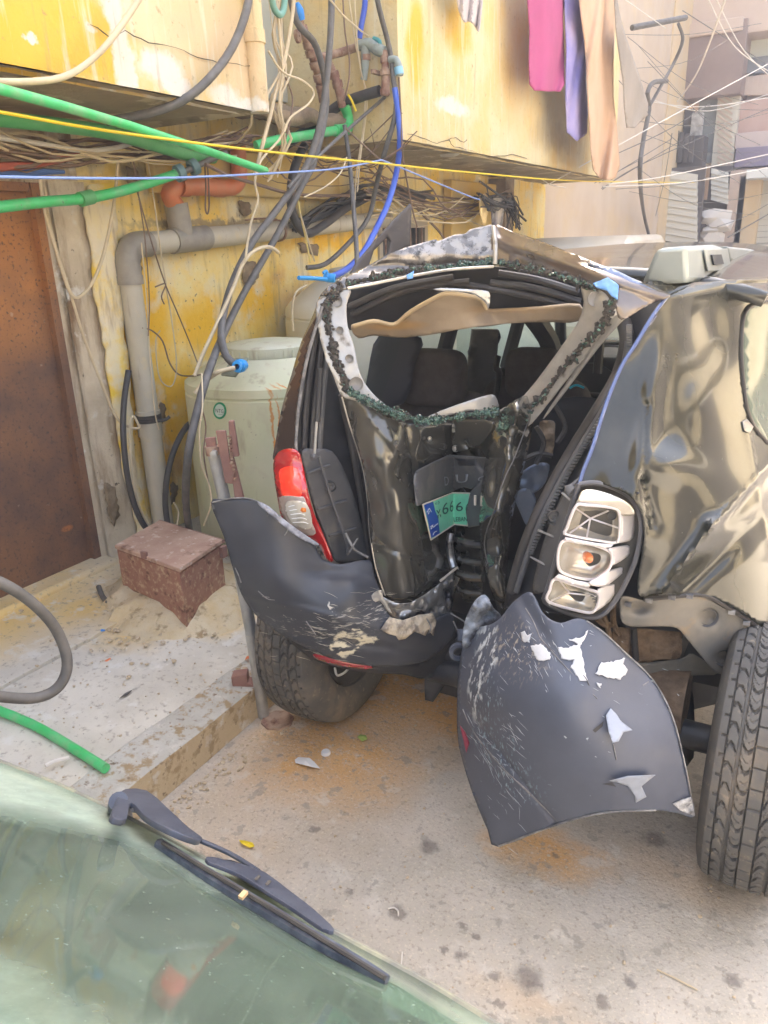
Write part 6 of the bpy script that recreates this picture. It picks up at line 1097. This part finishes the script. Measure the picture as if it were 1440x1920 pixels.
c3 = bowl([(1040, 1086), (1070, 1095), (1100, 1104), (1122, 1112), (1122, 1130), (1111, 1148), (1083, 1145), (1028, 1128), (1031, 1106)], 1.640, .055, (1068, 1112))
for cx, cy, L in ((1107, 972, ((1068, 1000), (1100, 1008), (1078, 952), (1140, 958), (1160, 990))), (1068, 1112, ((1034, 1126), (1050, 1090), (1118, 1118)))):
    for x, y in L: T('reflector_facet', [(cx, cy, 1.685), ((cx+x)/2, (cy+y)/2, 1.675), (x, y, 1.645)], .0022, satin, c1 if cy < 1000 else c3, 5)
S('upper_reflector', [(1091, 921), (1108, 918), (1125, 921), (1158, 932), (1182, 947), (1190, 962), (1180, 966), (1163, 964), (1150, 953), (1117, 947), (1080, 948), (1084, 936)], lambda x, y: D2(x, y)-.012+.0005*abs(y-938), chrome, hs, step=4, sm=2)
S('cup_side', [(1163, 965), (1190, 963), (1191, 975), (1186, 1008), (1179, 1014), (1156, 1019), (1163, 998)], lambda x, y: 1.638+.0012*(x-1160), satin, hs, step=4, sm=0)
S('cup_side', [(1143, 1028), (1176, 1022), (1180, 1030), (1177, 1042), (1148, 1060), (1149, 1046), (1143, 1034)], lambda x, y: 1.632+.0012*(x-1145), satin, hs, step=4, sm=2)
S('cup_side', [(1128, 1079), (1142, 1070), (1170, 1063), (1171, 1070), (1140, 1096), (1118, 1100), (1104, 1092)], lambda x, y: 1.640+.0010*(x-1130), satin, hs, step=4, sm=2)
S('cup_side', [(1121, 1104), (1150, 1095), (1154, 1104), (1143, 1127), (1117, 1146), (1112, 1148), (1122, 1130)], lambda x, y: 1.642+.0012*(x-1120), satin, hs, step=4, sm=2)
S('divider_shelf', [(1060, 1007), (1117, 1018), (1150, 1021), (1143, 1028), (1117, 1024), (1058, 1013)], 1.632, satin, hs, step=3, sm=0)
S('divider_shelf', [(1048, 1076), (1080, 1088), (1110, 1093), (1104, 1102), (1070, 1094), (1040, 1083)], 1.634, satin, hs, step=3, sm=0)
P_('amber_bulb', G().lathe([(.0, -.014), (.008, -.012), (.012, -.004), (.012, .006), (.009, .02)], at(1103, 1046, 1.65), fh, 16), mat('amber_bulb', (.80, .20, .06, 1), rough=.15, coat=1), c2)
P_('bulb_hole', G().lathe([(.0, 0), (.011, 0), (.011, .004)], at(1147, 966, 1.655), -fh, 16), trim, c1)
g = G()
for i in range(6): g.tube([at(1104+i*3, 1111+i*6, 1.652), at(1114+i*1.5, 1114+i*5, 1.648), at(1119, 1120+i*4, 1.646)], .0016, 5, 2)
P_('lens_ribs', g, trimg, c3)
# liner bracket under the quarter panel and the crash beam behind it
dG = Dep([(1164, 1121, 1.70), (1207, 1126, 1.70), (1315, 1117, 1.72), (1436, 1190, 1.80), (1466, 1216, 1.84), (1350, 1263, 1.76), (1289, 1199, 1.72), (1195, 1175, 1.71)], bumps=[(1328, 1158, 16, 15, 0, .03), (1356, 1233, 16, 14, 0, .03), (1418, 1216, 10, 10, 0, .02), (1200, 1140, 18, 10, 0, .03)])
brk = S('bumper_bracket', [(1164, 1121), (1185, 1120), (1207, 1126), (1250, 1121), (1315, 1117), (1358, 1139), (1400, 1163), (1436, 1190), (1466, 1216), (1436, 1242), (1395, 1254), (1350, 1263), (1335, 1255), (1328, 1246), (1308, 1222), (1289, 1199), (1268, 1177), (1230, 1174), (1195, 1175), (1175, 1172), (1164, 1160)], dG, mat('dusty_grey_bracket', (.16, .155, .145, 1), (.24, .22, .19, 1), 9, rough=.5, layers=[dict(c=(.34, .24, .14, 1), tex=(14, .56, .7), k=.7)]), step=4, rough=.003)
T('bracket_lip', [(x, y, dG(x, y)-.008) for x, y in ((1207, 1124), (1260, 1119), (1318, 1116), (1360, 1137), (1402, 1162), (1438, 1188), (1470, 1216))], .006, blk_m, brk, 6)
for x, y in ((1178, 1133), (1217, 1126), (1260, 1120), (1293, 1118), (1372, 1148), (1400, 1168), (1425, 1186)): P_('clip', G().box(at(x, y, dG(x, y)-.014), (.016, .01, .010)), edge, brk)
for x, y, r in ((1328, 1158, .020), (1356, 1233, .018), (1418, 1216, .012)): P_('cup_ring', G().lathe([(r, -.002), (r+.003, -.004), (r+.006, .002)], at(x, y, dG(x, y)-.028), -fh, 24), trimg, brk)
rusd = mat('rusty_beam', (.13, .085, .055, 1), (.24, .17, .11, 1), 26, rough=.85, bump=.8, bscale=70)
S('crash_beam', [(1150, 1180), (1190, 1178), (1262, 1184), (1277, 1190), (1275, 1232), (1240, 1236), (1190, 1242), (1165, 1234), (1152, 1215)], 1.82, rusd, step=5, rough=.02, rs=18)
T('beam_strap', [(1188, 1178, 1.80), (1190, 1205, 1.80), (1192, 1238, 1.80)], .009, trim)
S('wheel_liner', [(1150, 1235), (1200, 1243), (1275, 1236), (1300, 1226), (1345, 1262), (1300, 1266), (1230, 1275), (1200, 1268), (1165, 1250)], 1.84, mat('muddy_liner', (.14, .13, .11, 1), (.22, .20, .16, 1), 9, rough=.7), step=6, rough=.01)
S('inner_skin', [(1030, 1120), (1110, 1162), (1165, 1120), (1175, 1170), (1150, 1240), (1215, 1270), (1290, 1262), (1300, 1420), (1255, 1420), (1230, 1300), (1100, 1170)], 1.92, trim, step=14)
for pl in ([(1130, 1150), (1140, 1180), (1145, 1215)], [(1150, 1125), (1150, 1165), (1160, 1190)], [(1120, 1160), (1135, 1172), (1150, 1170)]): T('dirty_wiring', [(x, y, 1.80) for x, y in pl], .008, rusd)
# inside the load space
S('load_space_backing', [(640, 765), (700, 790), (940, 790), (1010, 755), (1110, 745), (1130, 790), (1050, 950), (980, 1110), (940, 1170), (860, 1180), (820, 1120), (700, 1080)], lambda x, y: 2.62, trim, step=20, rough=.03, rs=3)  # dark sheet added behind the gaps, standing in for unlit depth
met = mat('blue_grey_metal', (.16, .20, .28, 1), (.22, .26, .34, 1), 10, rough=.35, metal=.4)
S('jack_tray', [(985, 880), (1010, 868), (1030, 872), (1022, 905), (1000, 925), (975, 915), (972, 895)], 2.2, met, step=5, rough=.012, rs=20)
S('inner_bracket', [(965, 930), (985, 915), (1005, 935), (990, 985), (975, 960)], 2.15, met, step=5, rough=.006)
S('torn_foam', [(1012, 792), (1038, 790), (1040, 812), (1036, 850), (1020, 850), (1018, 825)], 2.2, mat('dusty_foam', (.36, .28, .20, 1), (.2, .15, .11, 1), 30, rough=.9), step=4, rough=.02, rs=30)
for pl in ([(1005, 800), (1020, 830), (1005, 870)], [(985, 860), (1010, 850), (1035, 855)], [(1040, 760), (1060, 800), (1045, 830)], [(950, 1160), (965, 1140), (985, 1120)]): T('loose_wiring', [(x, y, 2.1) for x, y in pl], .007, blk_m)
T('hazard_cord', [(1068, 728, 2.6), (1080, 722, 2.6), (1095, 727, 2.6)], .004, mat('cyan_cord', (.03, .45, .60, 1), rough=.4))
S('parcel_bracket', [(890, 748), (910, 742), (928, 742), (932, 768), (880, 770), (845, 778), (800, 783), (840, 765)], 2.2, primer, step=4, rough=.004)
# seats, pillars and cabin
def cushion(name, c, w, h, d, m_, rot=0, r=.05):
    bm_ = G(); n = 20; vs = []; ex_ = .45
    for j in range(n+1):
        v = -math.pi/2+math.pi*j/n
        for i in range(2*n):
            u = 2*math.pi*i/(2*n); se = lambda q: math.copysign(abs(q)**ex_, q)
            p = Vector((se(math.cos(v))*se(math.cos(u))*w/2, se(math.cos(v))*se(math.sin(u))*d/2, se(math.sin(v))*h/2)); vs.append(Matrix.Rotation(rot, 3, 'X') @ p+Vector(c))
    bm_.add(vs, [(j*2*n+i, j*2*n+(i+1) % (2*n), (j+1)*2*n+(i+1) % (2*n), (j+1)*2*n+i) for j in range(n) for i in range(2*n)]); return P_(name, bm_, m_, car, smooth=80)
h1 = at(812, 708, 3.0); h2 = at(1000, 700, 3.35)
cushion('headrest', h1, .27, .22, .12, seatm); cushion('headrest', h2, .24, .22, .12, seatm)
cushion('seat_back', (h1.x-.02, h1.y+.05, .80), .52, .56, .16, seatm, -.12); cushion('seat_back', (h2.x, h2.y+.03, .80), .50, .52, .16, seatm, -.12)
cushion('rear_bench_back', (-.85, 2.98, .66), 1.35, .44, .16, seatm, -.1)
S('pillar_trim', [(712, 628), (790, 634), (778, 680), (757, 755), (690, 752), (690, 700)], lambda x, y: 2.95, mat('pillar_trim_dark', (.04, .042, .055, 1), rough=.6), step=12, sol=.03)
for (a, b, c, d) in (((885, 618), (934, 618), (925, 752), (868, 752)),): S('centre_pillar', [a, b, c, d], 3.5, trimg, step=14, sm=0, sol=.05)
T('seat_belt', [(934, 668, 3.4), (930, 690, 3.38), (936, 700, 3.38), (930, 740, 3.4)], .014, blk_m)
T('front_pillar', [(996, 590, 3.7), (1018, 620, 3.75), (1032, 650, 3.8), (1038, 700, 3.8)], .05, trim); T('front_pillar', [(1128, 600, 3.3), (1120, 700, 3.3)], .02, trim)
st_c = at(1098, 740, 3.7)
P_('steering_wheel', G().lathe([(.16, -.012), (.185, -.012), (.185, .012), (.16, .012)], st_c, (0, -1, .5), 28, True).tube([st_c+Vector((-.16, 0, 0)), st_c+Vector((.16, 0, 0))], .015, 8), trim, car)
P_('dashboard', G().bb((-1.5, 4.15, .6), (-.1, 4.55, 1.03)), trim, car, bev=.05)
# hull ahead of the crumpled tail
hullp = paint
def poly(name, pts, m_=hullp, parent=None, sol=.02, **k):
    g = G(); g.add([Vector(p) for p in pts], [tuple(range(len(pts)))]); return P_(name, g, m_, parent or car, sol=sol, smooth=0, **k)
for sx, nm in ((-1.50, 'left'), (.04, 'right')):
    s = 1 if sx > -1 else -1; xi = lambda z: sx-s*(.20*max(0, z-.96)/.6)
    t0 = 2.30 if s < 0 else 2.72
    arc = [(2.52, .30), (2.48, .50), (2.40, .64)]+[(t0, .72)] if s < 0 else [(2.72, .30)]
    front = [(5.15, .3), (5.12, .55), (4.95, .72), (4.75, .76), (4.55, .72), (4.38, .55), (4.34, .30)]
    side = arc+[(t0, .98), (5.2, .98), (5.7, .90), (5.8, .6), (5.75, .3)]+front if s < 0 else [(2.72, .30), (2.72, .98), (5.2, .98), (5.7, .90), (5.8, .6), (5.75, .3)]+front
    sd = poly('body_side', [(sx, y, z) for y, z in side], label=nm+' body side')
    for a, b in (((2.0, .98), (2.25, 1.52)), ((3.05, .98), (3.0, 1.54)), ((3.96, .98), (3.85, 1.54)), ((4.95, .98), (4.2, 1.54))):
        if a[0] < 2.5: continue
        P_('window_pillar', G().tube([(xi(.98), a[0], .98), (xi(1.54), b[0], 1.54)], .035, 8, 1), trim, sd)
    for a, b in (((2.72 if s > 0 else 2.1), 3.0), (3.08, 3.9), (4.0, 4.85)):
        P_('window_pane', G().add([(xi(1.0)+.0, a, .99), (xi(1.0), b, .99), (xi(1.5), min(b, 4.3), 1.5), (xi(1.5), a+.08, 1.5)], [(0, 1, 2, 3)]), PANE, sd) if False else None
pane = glassmat('tinted_window', (.86, .93, .88, 1))
for s, sx in ((-1, -1.50), (1, .04)):
    xi = lambda z: sx-s*(.20*max(0, z-.96)/.6)
    for a, b, c, d in ((2.34, 3.0, 2.42, 2.97), (3.09, 3.93, 3.04, 3.82), (4.0, 4.88, 3.89, 4.22)):
        if s > 0 and a < 2.5: continue
        poly('window_pane', [(xi(.99), a, .99), (xi(.99), b, .99), (xi(1.52), d, 1.52), (xi(1.52), c, 1.52)], pane, sol=0)
poly('windscreen', [(-1.50, 4.98, 1.0), (-.08, 4.98, 1.0), (-.20, 4.25, 1.55), (-1.38, 4.25, 1.55)], pane, sol=0)
g = G(); nx, ny = 20, 20
g.add([Vector((-1.43+1.28*i/nx, 2.18+2.1*j/ny, 1.575-.07*abs(i/nx*2-1)**3-.03*(1-j/ny)**3)) for j in range(ny+1) for i in range(nx+1)], [(j*(nx+1)+i, j*(nx+1)+i+1, (j+1)*(nx+1)+i+1, (j+1)*(nx+1)+i) for j in range(ny) for i in range(nx)])
P_('roof', g, paint, car, sol=.03)
g = G(); g.add([Vector((-1.58+1.58*i/10, 4.98+.85*j/8, .99-.10*(j/8)**2-.03*abs(i/5-1)**3)) for j in range(9) for i in range(11)], [(j*11+i, j*11+i+1, (j+1)*11+i+1, (j+1)*11+i) for j in range(8) for i in range(10)]); P_('bonnet', g, paint, car, sol=.02)
P_('front_bumper', G().bb((-1.6, 5.72, .28), (.02, 5.9, .86)), trim, car, bev=.06)
P_('floor_pan', G().bb((-1.5, 2.3, .30), (-.1, 5.6, .38)), trim, car); P_('load_floor', G().bb((-1.3, 2.15, .42), (-.25, 2.9, .52)), trim, car)
P_('rear_axle', G().cyl((-1.4, 1.95, .34), (-.1, 1.95, .34), .04, seg=12).bb((-1.0, 2.0, .22), (-.5, 2.25, .45)), trim, car)
P_('silencer', G().tube([(-.55, 1.98, .42), (-.2, 1.98, .42)], .09, 14, 1), rusd, car)
S('inner_arch', [(1240, 1255), (1440, 1240), (1500, 1300), (1300, 1330), (1320, 1440), (1250, 1420)], 2.15, trim, step=20)
# roof rail on its moulded foot
rf = [(1290, 461), (1345, 458), (1360, 464), (1368, 485), (1381, 521), (1374, 527), (1290, 530)]
railm = mat('grey_rail', (.34, .39, .40, 1), (.42, .46, .46, 1), 5, rough=.35, metal=.3)
ra = [onx(x, y, -.30) for x, y in rf]; zr = max(p.z for p in ra); rb = [p+Vector((-.125+.06*min(1, (p.z-zr+.13)/.13), -.02, -.004)) for p in ra]; nr_ = len(ra)
rail = P_('roof_rail_foot', G().add(ra+rb, [tuple(reversed(range(nr_))), tuple(range(nr_, 2*nr_))]+[(i, (i+1) % nr_, (i+1) % nr_+nr_, i+nr_) for i in range(nr_)]), railm, car, bev=.012)
P_('rail_recess', G().prism([onx(x, y, -.296) for x, y in ((1318, 468), (1362, 466), (1370, 506), (1325, 509))], (.004, 0, 0)), railm, rail, bev=.002)
P_('rail_slot', G().prism([onx(x, y, -.290) for x, y in ((1332, 478), (1350, 477), (1355, 495), (1337, 497))], (.004, 0, 0)), mat('slot_shade', (.03, .04, .06, 1), rough=.5), rail)  # dark block whose colour stands in for the slot's shaded depth
P_('roof_rail', G().prism([onx(x, y, -.305) for x, y in ((1366, 462), (1405, 466), (1450, 476), (1500, 486), (1500, 502), (1440, 500), (1415, 492), (1380, 492), (1370, 488))], (-.05, 0, 0)), railm, rail, bev=.008)
S('roof_side', [(1215, 528), (1275, 530), (1380, 526), (1440, 519), (1440, 532), (1370, 536), (1300, 545), (1255, 560), (1230, 552)], lambda x, y: dQ(x, y)+.03, paint, step=8)
# tyres with cut tread
def tyre(x, y):
    r0_, w = .345, .215; NT_, NW = 720, 72; vs = []; fs = []
    def hgt(u, th):  # u -1..1 across the tread
        if abs(u) > .93: return 0
        au = abs(u)
        for c, hw in ((0.16, .020), (.50, .028), (.80, .016)):
            if abs(au-c) < hw: return -.0085
        k = th*46/(2*math.pi)
        if au < .16: q = (k*1.0+.35*math.copysign(1, u)*0) % 1; return -.005 if abs(q-.5) < .05 else 0
        if au < .50:
            q = (k+.55*math.sin((au-.16)/.34*math.pi*1.0)*math.copysign(1, u)+1.2*(au-.16)) % 1; return -.0075 if abs(q-.5) < .085 else (-.003 if abs(q-.02) < .03 else 0)
        if au < .80:
            q = (k+.9*math.sin((au-.5)/.3*2.4)) % 1; return -.0075 if abs(q-.5) < .075 else (-.004 if abs(((k*1+2*au) % 1)-.1) < .035 else 0)
        q = (k*1.0+.2) % 1; return -.007 if abs(q-.5) < .07 else 0
    prof = []
    for j in range(NW+1):
        u = -1+2*j/NW; prof.append((u*w*.44, r0_-.012*abs(u)**3-.0, u))
    sideR = [(.49*w, r0_-.025), (.53*w, r0_-.055), (.545*w, r0_-.085), (.53*w, r0_-.115), (.485*w, .205), (.44*w, .203)]
    full = [(-a, b, None) for a, b in reversed(sideR)]+prof+[(a, b, None) for a, b in sideR]; n = len(full)
    for i in range(NT_):
        th = 2*math.pi*i/NT_; c, s = math.cos(th), math.sin(th)
        for (a, b, u) in full:
            rr = b+(hgt(u, th) if u is not None else 0)
            if u is None and abs(abs(a)-.49*w) < .001: rr = b; 
            vs.append(Vector((x+a, y+c*rr, r0_-.006+s*rr)))
    for i in range(NT_):
        for j in range(n-1): fs.append((i*n+j, i*n+j+1, ((i+1) % NT_)*n+j+1, ((i+1) % NT_)*n+j))
    return G().add(vs, fs)
tyrem = mat('dusty_tyre_rubber', (.085, .083, .080, 1), (.125, .12, .11, 1), 9, rough=.8, layers=[dict(c=(.30, .24, .17, 1), tex=(7, .52, .75), k=.6), dict(c=(.34, .28, .20, 1), tex=(40, .60, .72), k=.6)])
for i, (x, y) in enumerate(((-1.425, 2.07), (.0, 1.955))):
    wo_ = P_('wheel', G().lathe([(.05, .05), (.14, .06), (.19, .095), (.20, .10), (.205, .09), (.19, .04), (.185, -.07), (.205, -.095), (.20, -.10), (.18, -.09), (.17, -.02), (.16, .03), (.05, .03)], (x, y, .339), (1, 0, 0), 40, True), mat('dark_rim', (.03, .03, .03, 1), rough=.5) if i == 0 else bpy.data.materials['dark_rim'], car)
    if i == 0:
        ty = P_('tyre', tyre(x, y), tyrem, wo_, smooth=30); ty0 = ty
    else:
        ty = ty0.copy(); col.objects.link(ty); ty.parent = wo_; ty.location = (1.425, -.115, 0)
    P_('brake_drum', G().lathe([(.0, -.02), (.13, -.02), (.14, 0), (.14, .06), (.0, .07)], (x+(.03 if i == 0 else -.03), y, .339), (1, 0, 0), 28), rusd, wo_)
for x in (-1.5, -.06): P_('wheel', G().lathe([(.02, -.09), (.2, -.10), (.33, -.09), (.345, -.05), (.345, .05), (.33, .09), (.2, .10), (.02, .09)], (x, 4.74, .345), (1, 0, 0), 32), tyrem, car)
# ------------------------------------------------------------------ the car whose rear glass fills the lower left corner
fc = thing('parked_hatchback', (-.9, -.6, 0), 'parked car with dusty greenish rear glass and wiper, cut by the lower left corner', 'car')
EP = Vector((0, .56, .90)); TL = R(35); NN = Vector((0, math.sin(TL), math.cos(TL)))
gp_ = lambda px, py, off=0: onplane(px, py, EP+NN*off, NN)
dustg = NT('dusty_green_glass'); s = dustg
tr = s.n('BsdfTransparent'); tr.inputs[0].default_value = (.36, .50, .42, 1)
gs = s.n('BsdfGlossy'); gs.inputs['Roughness'].default_value = .05
lwt = s.n('LayerWeight'); lwt.inputs[0].default_value = .5; frn = s.math('ADD', s.math('MULTIPLY', s.math('POWER', lwt.outputs['Facing'], 3.5), .9), .10)
m1 = s.n('MixShader'); s.l(frn, m1.inputs[0]); s.l(tr.outputs[0], m1.inputs[1]); s.l(gs.outputs[0], m1.inputs[2])
df = s.n('BsdfDiffuse'); s.setv(df.inputs[0], s.mix(s.ramp(s.noise(3, 4), .4, .6), (.38, .52, .42, 1), (.50, .60, .50, 1)))
swept = s.spots([(gp_(260, 1700), (.42, .5, .13)), (gp_(0, 1600), (.25, .4, .10)), (gp_(560, 1800), (.25, .3, .08))], amp=.06, sc=6, soft=.4)
f = s.math('ADD', s.math('MULTIPLY', s.ramp(s.noise(7, 6, .7), .35, .7), .30), .42)
f = s.math('MULTIPLY', f, s.math('SUBTRACT', 1.15, s.math('MULTIPLY', swept, .85))); f = s.math('ADD', f, s.math('MULTIPLY', s.ramp(s.noise(160, 3), .68, .71), .2), clamp=True)
m2 = s.n('MixShader'); s.l(f, m2.inputs[0]); s.l(m1.outputs[0], m2.inputs[1]); s.l(df.outputs[0], m2.inputs[2]); s.l(m2.outputs[0], s.out.inputs[0])
ol = [(-60, 1405), (0, 1431), (110, 1475), (220, 1527), (390, 1618), (625, 1752), (780, 1836), (900, 1909), (960, 1948)]
E3 = [gp_(*p) for p in ol]
g = G(); n = len(E3); vs = []
for k in range(9):
    for p in E3: vs.append(p+Vector((0, -math.cos(TL), math.sin(TL)))*(.44*k/8)-NN*(.03*(k/8)**2))
g.add(vs, [(k*n+i, k*n+i+1, (k+1)*n+i+1, (k+1)*n+i) for k in range(8) for i in range(n-1)])
fg = P_('rear_glass', g, dustg.m, fc, sol=.005, label='dusty green rear glass')
g = G(); g.tube([p+NN*.001 for p in E3], .0048, 8, 3); P_('glass_edge', g, mat('glass_edge_dust', (.34, .34, .24, 1), (.20, .20, .18, 1), 30, rough=.5), fg)
T2 = lambda nm, pts, r, m_, par, seg=8, sm=4: P_(nm, G().tube([gp_(x, y, o) for x, y, o in pts], r, seg, sm), m_, par)
g = G(); sheet(g, [(206, 1534), (215, 1508), (222, 1494), (234, 1484), (275, 1487), (312, 1519), (350, 1556), (376, 1575), (368, 1580), (337, 1569), (294, 1550), (269, 1534), (250, 1513), (241, 1513), (236, 1540), (220, 1542)], None, 6, sm=2, proj=lambda x, y: gp_(x, y, .034-.0001*max(0, x-240)-.006*math.sin(x/30)))
wip = P_('wiper_arm', g, mat('blue_grey_wiper', (.05, .058, .085, 1), (.08, .09, .12, 1), 20, rough=.45), fc, sol=.008, bev=.0015)
T2('arm_rod', [(365, 1572, .022), (430, 1600, .02), (485, 1634, .018)], .0032, bpy.data.materials['blue_grey_wiper'], wip)
wm = bpy.data.materials['blue_grey_wiper']
T2('wiper_pivot', [(228, 1535, -.015), (224, 1512, .015), (222, 1502, .028)], [.016, .016, .013], wm, wip, 14)
g = G(); sheet(g, [(387, 1609), (405, 1611), (425, 1616), (481, 1631), (510, 1648), (537, 1669), (580, 1702), (619, 1737), (625, 1750), (600, 1741), (550, 1707), (500, 1675), (470, 1655), (437, 1637), (390, 1619)], None, 6, sm=2, proj=lambda x, y: gp_(x, y, .018))
P_('blade_holder', g, wm, wip, sol=.004, bev=.001)
T2('wiper_blade', [(298, 1582, .006), (400, 1648, .007), (500, 1708, .007), (600, 1768, .007), (680, 1812, .006), (726, 1838, .005)], [.007, .0085, .0085, .0085, .007, .005], mat('blade_rubber', (.035, .045, .075, 1), (.10, .12, .16, 1), 60, rough=.4), wip, 8)
T2('blade_spring', [(305, 1580, .014), (420, 1650, .015), (540, 1722, .015), (722, 1834, .012)], .0028, blk_m, wip, 6)
P_('arm_nut', G().lathe([(.0, .004), (.005, .004), (.007, 0)], gp_(252, 1522, .022), NN, 6), trimg, wip); P_('arm_clip', G().box(gp_(456, 1678, .018), (.006, .010, .004)), mat('clip_tan', (.60, .42, .22, 1), rough=.6), wip)
for x, y in ((483, 1646), (503, 1655)): P_('holder_slot', G().box(gp_(x, y, .0245), (.004, .007, .001)), blk_m, wip)
# body under the glass
bm2 = mat('grey_green_car_paint', (.16, .19, .16, 1), rough=.25, coat=1, metal=.3)
x0, x1 = -1.62, -.12
P_('tail_panel', G().hexa([(x0, .50, .35), (x1, .50, .35), (x1, .545, .35), (x0, .545, .35), (x0, .50, .885), (x1, .50, .885), (x1, .548, .885), (x0, .548, .885)]), bm2, fc, bev=.01)
P_('rear_bumper', G().bb((x0, .48, .28), (x1, .57, .52)), trim, fc, bev=.03)
for x in (x0, x1-.03): P_('side_panel', G().add([(x, .5, .35), (x, .5, .88), (x, .24, 1.12), (x, .19, 1.17), (x, -1.2, 1.22), (x, -2.0, .98), (x, -2.9, .80), (x, -3.0, .35)], [tuple(range(8))]), bm2, fc, sol=.03, smooth=0)
P_('parcel_shelf', G().bb((x0+.04, -.35, .80), (x1-.04, .48, .82)), mat('shelf_green_grey', (.07, .12, .08, 1), (.05, .07, .05, 1), 4, rough=.8), fc)
P_('shelf_box', G().ico(gp_(250, 1640, -.14), (.10, .06, .03)), trim, fc); P_('speaker', G().lathe([(.0, 0), (.07, 0), (.075, .02), (.0, .03)], gp_(400, 1690, -.16), (0, 0, 1), 24), trim, fc)
P_('roof', G().bb((x0+.05, -1.4, 1.20), (x1-.05, .12, 1.23)), bm2, fc, bev=.01)
P_('bonnet', G().bb((x0+.03, -2.95, .80), (x1-.03, -2.0, .84)), bm2, fc, bev=.02)
P_('underbody', G().bb((x0+.03, -2.9, .2), (x1-.03, .48, .36)), trim, fc)
for x in (x0+.1, x1-.1):
    for y in (-.1, -2.4): P_('wheel', G().lathe([(.02, -.09), (.2, -.10), (.3, -.08), (.31, 0), (.3, .08), (.2, .10), (.02, .09)], (x, y, .31), (1, 0, 0), 28), tyrem, fc)
hz = mat('haze_volume', (1, 1, 1, 1)); ht = hz.node_tree; ht.nodes.clear(); ho = ht.nodes.new('ShaderNodeOutputMaterial'); hv = ht.nodes.new('ShaderNodeVolumePrincipled')  # haze volume added to imitate the veil of lens glare
hv.inputs['Color'].default_value = (1, .97, .93, 1); hv.inputs['Density'].default_value = .018; hv.inputs['Anisotropy'].default_value = .3; ht.links.new(hv.outputs[0], ho.inputs['Volume'])
stuff(tag(meshobj('haze', G().bb((-41, -41, -1), (41, 41, 11.6)), hz, smooth=0), 'faint added haze standing in for lens glare over the street', 'haze'))
for o in bpy.data.objects:
    if o.type == 'MESH' and o.parent is None and 'label' not in o and 'kind' not in o: print('UNTAGGED', o.name)
tri = sum(sum(len(p.vertices)-2 for p in o.data.polygons) for o in bpy.data.objects if o.type == 'MESH'); print('TRIS', tri, 'OBJ', len(bpy.data.objects))
